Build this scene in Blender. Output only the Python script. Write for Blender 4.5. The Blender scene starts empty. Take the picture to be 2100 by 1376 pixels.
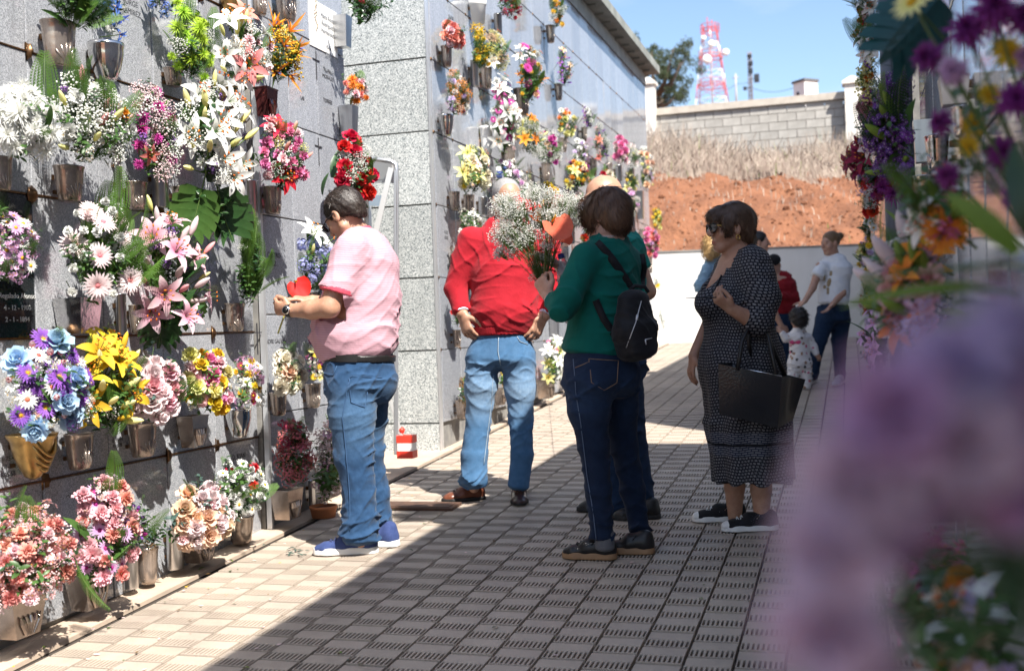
import bpy, bmesh, math, random
import numpy as np
from mathutils import Vector, Matrix, Euler

# ------------------------------------------------------------------ camera, sky, sun, exposure
scene = bpy.context.scene
FPX = 2300.0; XC, YC = 1050.0, 688.0
YAW = math.atan(694/2300.0); ROLL = .036; PITCH = -17/2300.0
HC = 1.33            # eye height over the paving
SL = .0516           # the alley climbs by this much per metre
_f = np.array([-math.sin(YAW)*math.cos(PITCH), math.cos(YAW)*math.cos(PITCH), math.sin(PITCH)])
_r = np.array([math.cos(YAW), math.sin(YAW), 0.0]); _u = np.cross(_r, _f)
CR = _r*math.cos(ROLL) - _u*math.sin(ROLL)
CU = _u*math.cos(ROLL) + _r*math.sin(ROLL)
CF = _f
CAM = np.array([0, 0, HC])
cam = bpy.data.cameras.new('camera'); camo = bpy.data.objects.new('camera', cam)
scene.collection.objects.link(camo)
camo.matrix_world = Matrix(((CR[0], CU[0], -CF[0], 0), (CR[1], CU[1], -CF[1], 0), (CR[2], CU[2], -CF[2], HC), (0, 0, 0, 1)))
cam.sensor_width = 36; cam.sensor_fit = 'HORIZONTAL'; cam.lens = 36*FPX/2100
cam.clip_start = .02; cam.clip_end = 3000
cam.dof.use_dof = True; cam.dof.focus_distance = 5.35; cam.dof.aperture_fstop = 2.7; cam.dof.aperture_blades = 0
scene.camera = camo

SUN_DIR = Vector((-1, .93, -1.65)).normalized()          # the way the light travels
sun = bpy.data.lights.new('sun', 'SUN'); suno = bpy.data.objects.new('sun', sun)
scene.collection.objects.link(suno)
sun.energy = 5.0; sun.angle = math.radians(.5); sun.color = (1, .955, .88)
suno.rotation_euler = SUN_DIR.to_track_quat('-Z', 'Y').to_euler()
world = bpy.data.worlds.new('World'); scene.world = world; world.use_nodes = True
def build_world():
    nt = world.node_tree; N = nt.nodes; L = nt.links; N.clear()
    sky = N.new('ShaderNodeTexSky'); sky.sky_type = 'NISHITA'; sky.sun_disc = False
    sky.sun_elevation = math.asin(-SUN_DIR.z); sky.sun_rotation = math.atan2(-SUN_DIR.x, -SUN_DIR.y)
    sky.air_density = 1.0; sky.dust_density = .8; sky.ozone_density = 2.0
    tc = N.new('ShaderNodeTexCoord'); mp = N.new('ShaderNodeMapping'); mp.inputs['Scale'].default_value = (1.6, 1.6, 4.5)
    mp.inputs['Location'].default_value = (.55, .1, .35)
    L.new(tc.outputs['Generated'], mp.inputs[0])
    no = N.new('ShaderNodeTexNoise'); no.inputs['Scale'].default_value = 2.1; no.inputs['Detail'].default_value = 7; no.inputs['Roughness'].default_value = .55
    L.new(mp.outputs[0], no.inputs['Vector'])
    rp = N.new('ShaderNodeValToRGB'); rp.color_ramp.elements[0].position = .44; rp.color_ramp.elements[1].position = .78
    rp.color_ramp.elements[1].color = (.5, .5, .5, 1)
    L.new(no.outputs['Fac'], rp.inputs[0])
    mx = N.new('ShaderNodeMixRGB'); mx.inputs[2].default_value = (5.6, 5.7, 6.1, 1)
    L.new(rp.outputs[0], mx.inputs[0]); L.new(sky.outputs[0], mx.inputs[1])
    bg = N.new('ShaderNodeBackground'); bg.inputs[1].default_value = .10; L.new(mx.outputs[0], bg.inputs[0])
    out = N.new('ShaderNodeOutputWorld'); L.new(bg.outputs[0], out.inputs[0])
build_world()
vs = scene.view_settings; vs.view_transform = 'Standard'; vs.look = 'None'; vs.exposure = 1.18; vs.gamma = 1; vs.use_curve_mapping = False
scene.cycles.max_bounces = 7; scene.cycles.transparent_max_bounces = 12
scene.cycles.caustics_reflective = True; scene.cycles.blur_glossy = .3; scene.cycles.sample_clamp_indirect = 6; scene.cycles.caustics_refractive = False

# ------------------------------------------------------------------ where a line of sight meets a plane of the place
def ray(x, y): return CR*(x-XC)/FPX - CU*(y-YC)/FPX + CF
def on_x(x, y, X): d = ray(x, y); return CAM + d*(X/d[0])
def on_y(x, y, Y): d = ray(x, y); return CAM + d*(Y/d[1])
def on_floor(x, y):
    d = ray(x, y); return CAM + d*(-HC/(d[2]-SL*d[1]))
def at_depth(x, y, D): return CAM + ray(x, y)*D
def depth(p): return float((np.array(p, float)-CAM) @ CF)

# ------------------------------------------------------------------ helpers
COL = scene.collection
rnd = random.Random(7)
def link(o, parent=None):
    COL.objects.link(o)
    if parent is not None: o.parent = parent
    return o
def tag(o, label=None, cat=None, group=None, kind=None):
    if label: o['label'] = label
    if cat: o['category'] = cat
    if group: o['group'] = group
    if kind: o['kind'] = kind
    return o
def empty(name, loc, label=None, cat=None, group=None):
    o = bpy.data.objects.new(name, None); o.empty_display_size = .1; o.location = loc; COL.objects.link(o)
    return tag(o, label, cat, group)
def add(name, me, parent=None, loc=None, rot=None, scale=None):
    o = bpy.data.objects.new(name, me); link(o, parent)
    if loc is not None: o.location = loc
    if rot is not None: o.rotation_euler = rot
    if scale is not None: o.scale = (scale,)*3 if isinstance(scale, (int, float)) else scale
    return o

class MB:
    """collects vertices and faces, with a material slot and a 0..1 value g for each vertex"""
    def __init__(s): s.v = []; s.f = []; s.m = []; s.g = []
    def vert(s, p, g=0.0): s.v.append((float(p[0]), float(p[1]), float(p[2]))); s.g.append(g); return len(s.v)-1
    def face(s, ids, m=0): s.f.append(tuple(ids)); s.m.append(m)
    def grid(s, rows, m=0, gs=None, closed=False):
        n = len(rows[0]); base = len(s.v)
        for i, r in enumerate(rows):
            for p in r: s.vert(p, gs[i] if gs else 0.0)
        for i in range(len(rows)-1):
            for j in range(n if closed else n-1):
                k = (j+1) % n
                s.face((base+i*n+j, base+i*n+k, base+(i+1)*n+k, base+(i+1)*n+j), m)
    def box(s, c, d, m=0, g=0.0, rot=None):
        b = len(s.v)
        for x in (-1, 1):
            for y in (-1, 1):
                for z in (-1, 1):
                    p = Vector((x*d[0]/2, y*d[1]/2, z*d[2]/2))
                    if rot is not None: p = rot @ p
                    s.vert((c[0]+p[0], c[1]+p[1], c[2]+p[2]), g)
        for q in ((0, 1, 3, 2), (4, 6, 7, 5), (0, 4, 5, 1), (2, 3, 7, 6), (0, 2, 6, 4), (1, 5, 7, 3)): s.face([b+i for i in q], m)
    def tube(s, pts, rad, n=6, m=0, cap=True, g=None):
        pts = [Vector(p) for p in pts]
        if isinstance(rad, (int, float)): rad = [rad]*len(pts)
        rows = []; ref = None
        for i, p in enumerate(pts):
            t = (pts[min(i+1, len(pts)-1)]-pts[max(i-1, 0)])
            t = t.normalized() if t.length > 1e-9 else Vector((0, 0, 1))
            if ref is None: ref = t.orthogonal().normalized()
            ref = (ref - t*ref.dot(t)); ref = ref.normalized() if ref.length > 1e-6 else t.orthogonal().normalized()
            b = t.cross(ref)
            rows.append([p + (ref*math.cos(2*math.pi*k/n)+b*math.sin(2*math.pi*k/n))*rad[i] for k in range(n)])
        base = len(s.v)
        s.grid(rows, m, g, True)
        if cap:
            s.face([base+k for k in range(n)][::-1], m)
            e = base+(len(pts)-1)*n; s.face([e+k for k in range(n)], m)
    def lathe(s, prof, n=16, m=0, c=(0, 0, 0), sx=1, sy=1, fn=None, cap=True):
        rows = []
        for (r, z) in prof:
            row = []
            for k in range(n):
                a = 2*math.pi*k/n; rr = r*(fn(a, z) if fn else 1)
                row.append((c[0]+rr*math.cos(a)*sx, c[1]+rr*math.sin(a)*sy, c[2]+z))
            rows.append(row)
        base = len(s.v); s.grid(rows, m, None, True)
        if cap:
            s.face([base+k for k in range(n)][::-1], m)
            e = base+(len(prof)-1)*n; s.face([e+k for k in range(n)], m)
    def ball(s, c, r, m=0, g=0.0, n=6, k=4, sc=(1, 1, 1)):
        base = len(s.v)
        s.vert((c[0], c[1], c[2]-r*sc[2]), g)
        for i in range(1, k):
            th = math.pi*i/k
            for j in range(n):
                a = 2*math.pi*(j+.5*(i % 2))/n
                s.vert((c[0]+r*sc[0]*math.sin(th)*math.cos(a), c[1]+r*sc[1]*math.sin(th)*math.sin(a), c[2]-r*sc[2]*math.cos(th)), g)
        top = s.vert((c[0], c[1], c[2]+r*sc[2]), g)
        for j in range(n):
            s.face((base, base+1+(j+1) % n, base+1+j), m)
            s.face((top, base+1+(k-2)*n+j, base+1+(k-2)*n+(j+1) % n), m)
            for i in range(k-2):
                a = base+1+i*n
                s.face((a+j, a+(j+1) % n, a+n+(j+1) % n, a+n+j), m)
    def merge(s, o, M, moff=0):
        base = len(s.v)
        for p, g in zip(o.v, o.g):
            q = M @ Vector(p); s.v.append((q.x, q.y, q.z)); s.g.append(g)
        for f, m in zip(o.f, o.m): s.f.append(tuple(base+i for i in f)); s.m.append(m+moff)
    def mesh(s, name, mats, smooth=True):
        me = bpy.data.meshes.new(name); me.from_pydata(s.v, [], s.f)
        for m in (mats if isinstance(mats, (list, tuple)) else [mats]): me.materials.append(m)
        if s.m: me.polygons.foreach_set('material_index', s.m)
        if any(s.g):
            a = me.attributes.new('g', 'FLOAT', 'POINT'); a.data.foreach_set('value', s.g)
        if smooth: me.polygons.foreach_set('use_smooth', [True]*len(me.polygons))
        me.update(); return me
    def obj(s, name, mats, parent=None, loc=None, smooth=True, **k):
        return add(name, s.mesh(name, mats, smooth), parent, loc, **k)

# ------------------------------------------------------------------ materials
MC = {}
class NT:
    def __init__(s, name):
        s.mat = bpy.data.materials.new(name); s.mat.use_nodes = True; s.t = s.mat.node_tree; s.t.nodes.clear()
        s.out = s.t.nodes.new('ShaderNodeOutputMaterial')
    def n(s, typ, **kw):
        o = s.t.nodes.new('ShaderNode'+typ)
        for k, v in kw.items():
            if k.startswith('i_'):
                key = k[2:]; key = int(key) if key.isdigit() else key.replace('_', ' ')
                sock = o.inputs[key]
                if isinstance(v, bpy.types.NodeSocket): s.t.links.new(v, sock)
                else: sock.default_value = v
            else: setattr(o, k, v)
        return o
    def l(s, a, b): s.t.links.new(a, b)
def c4(c): return (c[0], c[1], c[2], 1)
def mix(T, fac, a, b, mode='MIX'):
    m = T.n('MixRGB', blend_type=mode)
    for i, v in ((0, fac), (1, a), (2, b)):
        if isinstance(v, bpy.types.NodeSocket): T.l(v, m.inputs[i])
        else: m.inputs[i].default_value = v if i == 0 else (c4(v) if len(v) == 3 else v)
    return m.outputs[0]
def ramp(T, src, p0, p1, c0=(0, 0, 0), c1=(1, 1, 1)):
    r = T.n('ValToRGB'); e = r.color_ramp.elements
    e[0].position = p0; e[1].position = p1; e[0].color = c4(c0); e[1].color = c4(c1)
    T.l(src, r.inputs[0]); return r.outputs[0]
def coords(T, kind='Object', scale=(1, 1, 1), rot=(0, 0, 0)):
    tc = T.n('TexCoord'); mp = T.n('Mapping'); mp.inputs['Scale'].default_value = scale; mp.inputs['Rotation'].default_value = rot
    T.l(tc.outputs[kind], mp.inputs[0]); return mp.outputs[0]
def noise(T, vec, scale, detail=4, rough=.55):
    n = T.n('TexNoise', i_Scale=scale, i_Detail=detail, i_Roughness=rough); T.l(vec, n.inputs['Vector']); return n.outputs['Fac']
def bump(T, h, strength, dist=.01, normal=None):
    b = T.n('Bump', i_Strength=strength, i_Distance=dist); T.l(h, b.inputs['Height'])
    if normal is not None: T.l(normal, b.inputs['Normal'])
    return b.outputs[0]
def mat(name, c, r=.6, metal=0, c2=None, ns=12, lo=.35, hi=.7, bs=0, bst=.3, bd=.004, spec=.5, stretch=(1, 1, 1), sss=0, coat=0, sheen=0, detail=4, objvar=0, trans=0, ior=1.45):
    """plain surface: two colours mixed by noise, fine relief"""
    if name in MC: return MC[name]
    T = NT(name); p = T.n('BsdfPrincipled'); T.l(p.outputs[0], T.out.inputs[0])
    v = coords(T, 'Object', stretch)
    col = None
    if c2 is not None:
        f = ramp(T, noise(T, v, ns, detail), lo, hi); col = mix(T, f, c, c2)
    if objvar:
        oi = T.n('ObjectInfo'); f = T.n('MapRange', i_To_Min=1-objvar, i_To_Max=1+objvar*.5); T.l(oi.outputs['Random'], f.inputs['Value'])
        col = mix(T, 1.0, col if col is not None else c4(c), f.outputs[0], 'MULTIPLY')
    if col is not None: T.l(col, p.inputs['Base Color'])
    else: p.inputs['Base Color'].default_value = c4(c)
    p.inputs['Roughness'].default_value = r; p.inputs['Metallic'].default_value = metal
    p.inputs['Specular IOR Level'].default_value = spec; p.inputs['IOR'].default_value = ior
    if sss: p.inputs['Subsurface Weight'].default_value = sss; p.inputs['Subsurface Radius'].default_value = (.012, .005, .003); p.inputs['Subsurface Scale'].default_value = 1
    if coat: p.inputs['Coat Weight'].default_value = coat; p.inputs['Coat Roughness'].default_value = .08
    if sheen: p.inputs['Sheen Weight'].default_value = sheen
    if trans: p.inputs['Transmission Weight'].default_value = trans
    if bs: T.l(bump(T, noise(T, v, bs, 5), bst, bd), p.inputs['Normal'])
    MC[name] = T.mat; return T.mat
# ------------------------------------------------------------------ the setting
WX1, WX2, WXB = -3.10, -3.06, -3.00      # faces of the two near niche walls and of the far block
RX = .36                                 # face of the niche blocks on the right

def granite(name, base, dark, light, scale, rough, refl=.5, tint=0):
    T = NT(name); p = T.n('BsdfPrincipled'); T.l(p.outputs[0], T.out.inputs[0])
    tc = T.n('TexCoord'); geo = T.n('NewGeometry')
    v = geo.outputs['Position']
    vo = T.n('TexVoronoi', i_Scale=scale, i_Randomness=1.0); T.l(v, vo.inputs['Vector'])
    g = T.n('SeparateColor'); T.l(vo.outputs['Color'], g.inputs[0])
    d = ramp(T, g.outputs[0], .62, .66); l = ramp(T, g.outputs[1], .66, .7)
    n1 = noise(T, v, scale*.35, 5); col = mix(T, ramp(T, n1, .3, .7), base, [x*.8 for x in base])
    col = mix(T, d, col, dark); col = mix(T, l, col, light)
    mp = T.n('Mapping'); mp.inputs['Scale'].default_value = (9, 9, .7); T.l(v, mp.inputs[0]); col = mix(T, ramp(T, noise(T, mp.outputs[0], 1.6, 5, .65), .52, .78, (0, 0, 0), (.5, .5, .5)), col, [x*.55 for x in base])
    n2 = noise(T, v, 3.0, 3); col = mix(T, ramp(T, n2, .3, .75, (0, 0, 0), (.25, .25, .25)), col, [x*.72 for x in base])
    oi = T.n('ObjectInfo'); mr = T.n('MapRange', i_To_Min=.86, i_To_Max=1.06); T.l(oi.outputs['Random'], mr.inputs['Value'])
    col = mix(T, 1.0, col, mr.outputs[0], 'MULTIPLY')
    T.l(col, p.inputs['Base Color']); p.inputs['Roughness'].default_value = rough; p.inputs['Specular IOR Level'].default_value = refl
    rr = T.n('MapRange', i_To_Min=rough*.7, i_To_Max=rough*1.8); T.l(noise(T, v, 6, 4), rr.inputs['Value']); T.l(rr.outputs[0], p.inputs['Roughness'])
    MC[name] = T.mat; return T.mat
M_slab = granite('polished_grey_granite', (.34, .35, .375), (.20, .205, .22), (.44, .45, .47), 300, .07, .75)
M_slab2 = granite('polished_blue_grey_granite', (.32, .335, .37), (.21, .22, .24), (.42, .43, .46), 260, .06, .85)
M_pillar = granite('speckled_granite_cladding', (.43, .455, .45), (.12, .14, .145), (.64, .65, .63), 170, .45, .4)
M_black = mat('black_polished_granite', (.012, .014, .016), .04, c2=(.03, .032, .035), ns=180, spec=.8)
M_brown = mat('brown_polished_granite', (.11, .05, .05), .08, c2=(.18, .085, .08), ns=260, spec=.7)
M_mortar = mat('grey_mortar', (.16, .155, .15), .9, c2=(.25, .24, .22), ns=14, bs=90)
M_conc = mat('weathered_concrete', (.30, .30, .285), .85, c2=(.17, .17, .165), ns=4, bs=60, lo=.3, hi=.75)
M_white = mat('white_render', (.80, .79, .77), .85, c2=(.62, .60, .56), ns=1.1, bs=45, bst=.3, lo=.42, hi=.85, detail=8, stretch=(1, 1, .5))
M_bronze = mat('old_bronze', (.23, .125, .06), .38, .9, c2=(.10, .06, .035), ns=60)
M_alu = mat('aluminium_trim', (.72, .73, .74), .35, .7, bs=30, bst=.05)
M_ink = mat('engraved_dark_lettering', (.035, .035, .04), .6)
M_inkw = mat('pale_lettering', (.55, .55, .53), .5)

def tile_material():
    T = NT('ribbed_concrete_paving'); p = T.n('BsdfPrincipled'); T.l(p.outputs[0], T.out.inputs[0])
    geo = T.n('NewGeometry'); v = geo.outputs['Position']
    at = T.n('Attribute', attribute_name='g'); oi = T.n('ObjectInfo')
    s = T.n('Math', operation='ADD'); T.l(at.outputs['Fac'], s.inputs[0]); T.l(oi.outputs['Random'], s.inputs[1])
    fr = T.n('Math', operation='FRACT'); T.l(s.outputs[0], fr.inputs[0])
    c = mix(T, ramp(T, noise(T, v, 5, 5), .3, .72), (.50, .42, .335), (.39, .325, .26))
    c = mix(T, ramp(T, fr.outputs[0], 0, 1, (0, 0, 0), (.55, .55, .55)), c, (.46, .375, .31))
    c = mix(T, ramp(T, noise(T, v, 240, 3, .7), .44, .66, (0, 0, 0), (.5, .5, .5)), c, (.27, .235, .205))
    c = mix(T, ramp(T, noise(T, v, 1.3, 6, .7), .48, .70, (0, 0, 0), (.8, .8, .8)), c, (.25, .205, .17))
    c = mix(T, ramp(T, noise(T, v, .55, 5, .7), .5, .68, (0, 0, 0), (.5, .5, .5)), c, (.34, .285, .235))
    T.l(c, p.inputs['Base Color'])
    rr = T.n('MapRange', i_To_Min=.42, i_To_Max=.8); T.l(noise(T, v, 9, 4), rr.inputs['Value']); T.l(rr.outputs[0], p.inputs['Roughness'])
    T.l(bump(T, noise(T, v, 170, 4), .35, .002), p.inputs['Normal'])
    return T.mat
M_tile = tile_material()
M_grout = mat('dirty_joint', (.040, .033, .028), .95, c2=(.07, .056, .046), ns=30, bs=100)
M_border = mat('terracotta_border_cement', (.50, .39, .30), .85, c2=(.40, .32, .25), ns=7, bs=120)

# pavement: its own mesh is the bed; every tile lies on it
TS = .165; JW = .011
slope = math.atan(SL); cs = math.cos(slope)
bed = MB(); bed.grid([[(-6, -2, 0), (-6, 22, 0)], [(.6, -2, 0), (.6, 22, 0)]][::-1], 0)
pave = bed.obj('pavement', M_grout, smooth=False); pave.rotation_euler = (slope, 0, 0); pave.location = (0, 0, -.024); tag(pave, kind='structure')
def tile_mb():
    b = MB(); a = TS-JW; h = .024; w = a/2; gd = .0225
    half = a*.49; n = 9; pitch = a/n; sl = pitch*.52
    y0, y1 = -w, -w+half                              # ribbed half
    # plain half with slightly eased rim
    e = .003
    b.grid([[(-w, y1+.004, h), (w, y1+.004, h)], [(-w, w-e, h), (w, w-e, h)]][::-1], 0)
    b.grid([[(-w, w-e, h), (w, w-e, h)], [(-w, w, h-e), (w, w, h-e)], [(-w, w, 0), (w, w, 0)]][::-1], 0)
    b.grid([[(-w, y1+.004, h), (w, y1+.004, h)], [(-w, y1+.002, h-.004), (w, y1+.002, h-.004)], [(-w, y1, h), (w, y1, h)]], 0)
    for s_ in (-1, 1):
        r = [[(s_*w, y0, h), (s_*w, w-e, h)], [(s_*w, y0, 0), (s_*w, w, 0)]]
        b.grid(r if s_ < 0 else r[::-1], 0)
    b.grid([[(-w, y0, h), (w, y0, h)], [(-w, y0, 0), (w, y0, 0)]][::-1], 0)
    # ribs and slots
    ya, yb = y0+.006, y1-.004
    b.grid([[(-w, y0, h), (w, y0, h)], [(-w, ya, h), (w, ya, h)]][::-1], 0)
    b.grid([[(-w, yb, h), (w, yb, h)], [(-w, y1, h), (w, y1, h)]][::-1], 0)
    for i in range(n):
        c = -w+pitch*(i+.5); l, r = c-sl/2, c+sl/2; L_, R_ = -w+pitch*i, -w+pitch*(i+1)
        b.grid([[(L_, ya, h), (L_, yb, h)], [(l, ya, h), (l, yb, h)], [(l, ya, h-gd), (l, yb, h-gd)], [(r, ya, h-gd), (r, yb, h-gd)], [(r, ya, h), (r, yb, h)], [(R_, ya, h), (R_, yb, h)]], 0)
        b.m[-3] = 1
        b.face([b.vert(q) for q in ((l, yb, h), (l, yb, h-gd), (r, yb, h-gd), (r, yb, h))], 0)
    return b
def build_paving():
    tm = tile_mb(); me = tm.mesh('paving_tile', [M_tile, M_grout], False)
    x_first = on_floor(885, 1373)[0]
    spots = []
    for i in range(-14, 18):
        x = x_first + TS*(i+.5)
        if x < WX1+.16 or x > RX+.1: continue
        for j in range(6, 115):
            y = (j + (.5 if i % 2 else 0))*TS
            if y*cs > 18.85: continue
            p = np.array([x, y*cs, y*cs*SL]); q = p-CAM; d = q @ CF
            u = XC+FPX*(q @ CR)/d; w = YC-FPX*(q @ CU)/d
            vis = -60 < u < 2160 and w < 1440 and d > .5
            spots.append((0 if vis else 1, d, x, y))
    spots.sort()
    rest = MB()
    for k, (hid, d, x, y) in enumerate(spots):
        z = rnd.uniform(-.0022, .0018); rz = rnd.uniform(-.009, .009)
        if k < 300:
            o = add('paving_tile', me, pave, (x, y, z), (rnd.uniform(-.008, .008), rnd.uniform(-.008, .008), rz))
        else:
            g = rnd.random(); b0 = len(rest.v)
            rest.merge(tm, Matrix.Translation((x, y, z)) @ Matrix.Rotation(rz, 4, 'Z'))
            for q in range(b0, len(rest.v)): rest.g[q] = g+.001
    o = rest.obj('paving_tiles', [M_tile, M_grout], pave, smooth=False); tag(o, kind='stuff')
build_paving()
# plain cement strip along the left wall foot
b = MB(); b.box((WX1-.1, 9, .014), (.52, 26, .018)); o = b.obj('border_strip', M_border, pave, smooth=False)
# brown iron cover let into the paving
p0 = on_floor(850, 1040)
T_cover = mat('rusty_iron_plate', (.14, .075, .05), .7, .3, c2=(.08, .05, .04), ns=30, bs=60)
b = MB(); b.box((0, 0, .009), (.52, .17, .022)); b.box((0, 0, .021), (.47, .13, .004))
o = b.obj('inspection_cover', T_cover, loc=(p0[0], p0[1], p0[2]-.004), smooth=False); o.rotation_euler = (slope, 0, 0)
tag(o, 'brown iron inspection cover set in the paving behind the pink polo man', 'cover')

# wide ground sheet far below, and the hillside behind the white wall
M_dirt = mat('red_earth', (.265, .112, .055), .95, c2=(.15, .06, .03), ns=1.6, bs=7, bst=1.0, bd=.12, detail=8, lo=.3, hi=.72)
b = MB(); b.grid([[(-900, -900, -.6), (-900, 1500, -.6)], [(900, -900, -.6), (900, 1500, -.6)]][::-1]); o = b.obj('ground', M_dirt, smooth=False); tag(o, kind='structure')
WY = 19.0
zl = on_y(1345, 522, WY)[2]
def hill_z(x, y):
    t = (y-WY)
    prof = [(0, 2.25), (.6, 2.4), (1.5, 2.75), (3.2, 3.62), (4.6, 4.18), (6, 4.42), (9, 4.72), (12, 4.95), (40, 5.2), (700, 7)]
    z = 0
    for (a, za), (c, zc) in zip(prof, prof[1:]):
        if a <= t <= c: z = za+(zc-za)*(t-a)/(c-a)
    z -= max(0, min(1, t/4))*(x+1.5)*.10 if -7 < x < 6 else max(0, min(1, t/4))*(-.55 if x < 0 else .75)
    n = math.sin(x*1.7+y*.9)*.06+math.sin(x*3.9-y*2.7+1)*.035+math.sin(x*9.1+y*7.7)*.016+math.sin(x*13+1.3*y*8.1+2)*.012
    n = n*1.0+.05*abs(math.sin(x*2.3+1.5*math.sin(y*1.1)))*math.sin(y*3.1+x)+.05*math.sin(x*5.3+y*4.1)
    return z + n*max(.0, min(1, t/1.0))*(1 if t < 12 else .3)
def build_hill():
    ys = [WY+.12+i*.14 for i in range(64)] + [WY+9.2+i*.8 for i in range(12)] + [45, 70, 120, 250, 700]
    xs = [-400, -120, -40, -16] + [-9+i*.17 for i in range(88)] + [8, 20, 60, 160, 400]
    b = MB(); b.grid([[(x, y, hill_z(x, y)) for y in ys] for x in xs][::-1])
    o = b.obj('hillside', M_dirt); tag(o, kind='structure')
    # clods lying on the bank
    cl = MB()
    for i in range(1500):
        x = rnd.uniform(-5, 3); y = WY+rnd.uniform(.3, 5.6); r = rnd.uniform(.008, .035)*(1 if rnd.random() < .93 else 2.6)
        cl.ball((x, y, hill_z(x, y)+r*.2), r, 0, n=5, k=3, sc=(1, rnd.uniform(.7, 1.2), rnd.uniform(.5, .9)))
    tag(cl.obj('earth_clods', M_dirt, o, smooth=False), kind='stuff')
build_hill()

# dry grass and twigs between the earth and the block wall
def dry_material():
    T = NT('dry_grass'); p = T.n('BsdfPrincipled'); T.l(p.outputs[0], T.out.inputs[0])
    a = T.n('Attribute', attribute_name='g'); r = T.n('ValToRGB'); e = r.color_ramp.elements
    e[0].color = (.22, .16, .13, 1); e[1].color = (.46, .39, .33, 1); x = e.new(.5); x.color = (.36, .29, .235, 1); x = e.new(.97); x.color = (.42, .35, .28, 1); e[-1].color = (.16, .22, .05, 1)
    T.l(a.outputs['Fac'], r.inputs[0]); T.l(r.outputs[0], p.inputs['Base Color']); p.inputs['Roughness'].default_value = .9
    return T.mat
def build_grass():
    b = MB(); R = random.Random(3)
    for i in range(17000):
        x = R.uniform(-5.6, 3.4); t = R.random()
        y = WY+4.5+t**1.0*4.3+.35*math.sin(x*2.1)
        if R.random() < .04: y = WY+R.uniform(.4, 5)
        z = hill_z(x, y); h = R.uniform(.35, 1.25)*(.6 if y < WY+5.3 else 1)*(.35 if y < WY+4.4 else 1)*(.75+.35*math.sin(x*1.3+y))
        ax = R.uniform(-1, 1); ay = R.uniform(-.8, .6); w = R.uniform(.003, .010)
        g = R.random()*.95+.01
        if R.random() < .012: g = 1.0
        px, py = h*.45*ax, h*.45*ay
        pts = [(x, y, z), (x+px*.35, y+py*.35, z+h*.55), (x+px*1.1, y+py*1.1, z+h*(.95-.25*abs(ax)))]
        ids = []
        for k, q in enumerate(pts):
            ww = w*(1, .8, .25)[k]; ids.append((b.vert((q[0]-ww, q[1], q[2]), g), b.vert((q[0]+ww, q[1]+ww*.5, q[2]), g)))
        for k in range(2): b.face((ids[k][0], ids[k][1], ids[k+1][1], ids[k+1][0]))
    o = b.obj('dry_grass', dry_material(), smooth=False); tag(o, 'dry pale grass and twigs below the grey block wall', 'grass', kind='stuff')
build_grass()

# low white wall at the head of the alley
def build_white_wall():
    r = empty('white_wall', (-1.4, WY, .8), 'low white rendered wall across the head of the alley', 'wall')
    b = MB()
    zt0, zt1 = 2.49, 2.43
    xs = [-6.5, -3.1, .35, 4]; zz = [zt0+.05, zt0, zt1, zt1-.06]
    rows = []
    for x, z in zip(xs, zz):
        rows.append([(x+1.4, -.1, -.6), (x+1.4, -.1, z-.8), (x+1.4, .1, z-.8), (x+1.4, .1, -.6)])
    b.grid(rows[::-1], 0)
    b.obj('wall', M_white, r, smooth=False)
    c = MB()
    for (x0, z0), (x1, z1) in zip(list(zip(xs, zz)), list(zip(xs, zz))[1:]):
        rows = [[(x+1.4, -.112, z-.797), (x+1.4, -.112, z-.767), (x+1.4, .112, z-.767), (x+1.4, .112, z-.797)] for x, z in ((x0, z0), (x1, z1))]
        c.grid(rows[::-1], 0)
    c.obj('coping', M_conc, r, smooth=False)
build_white_wall()

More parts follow.
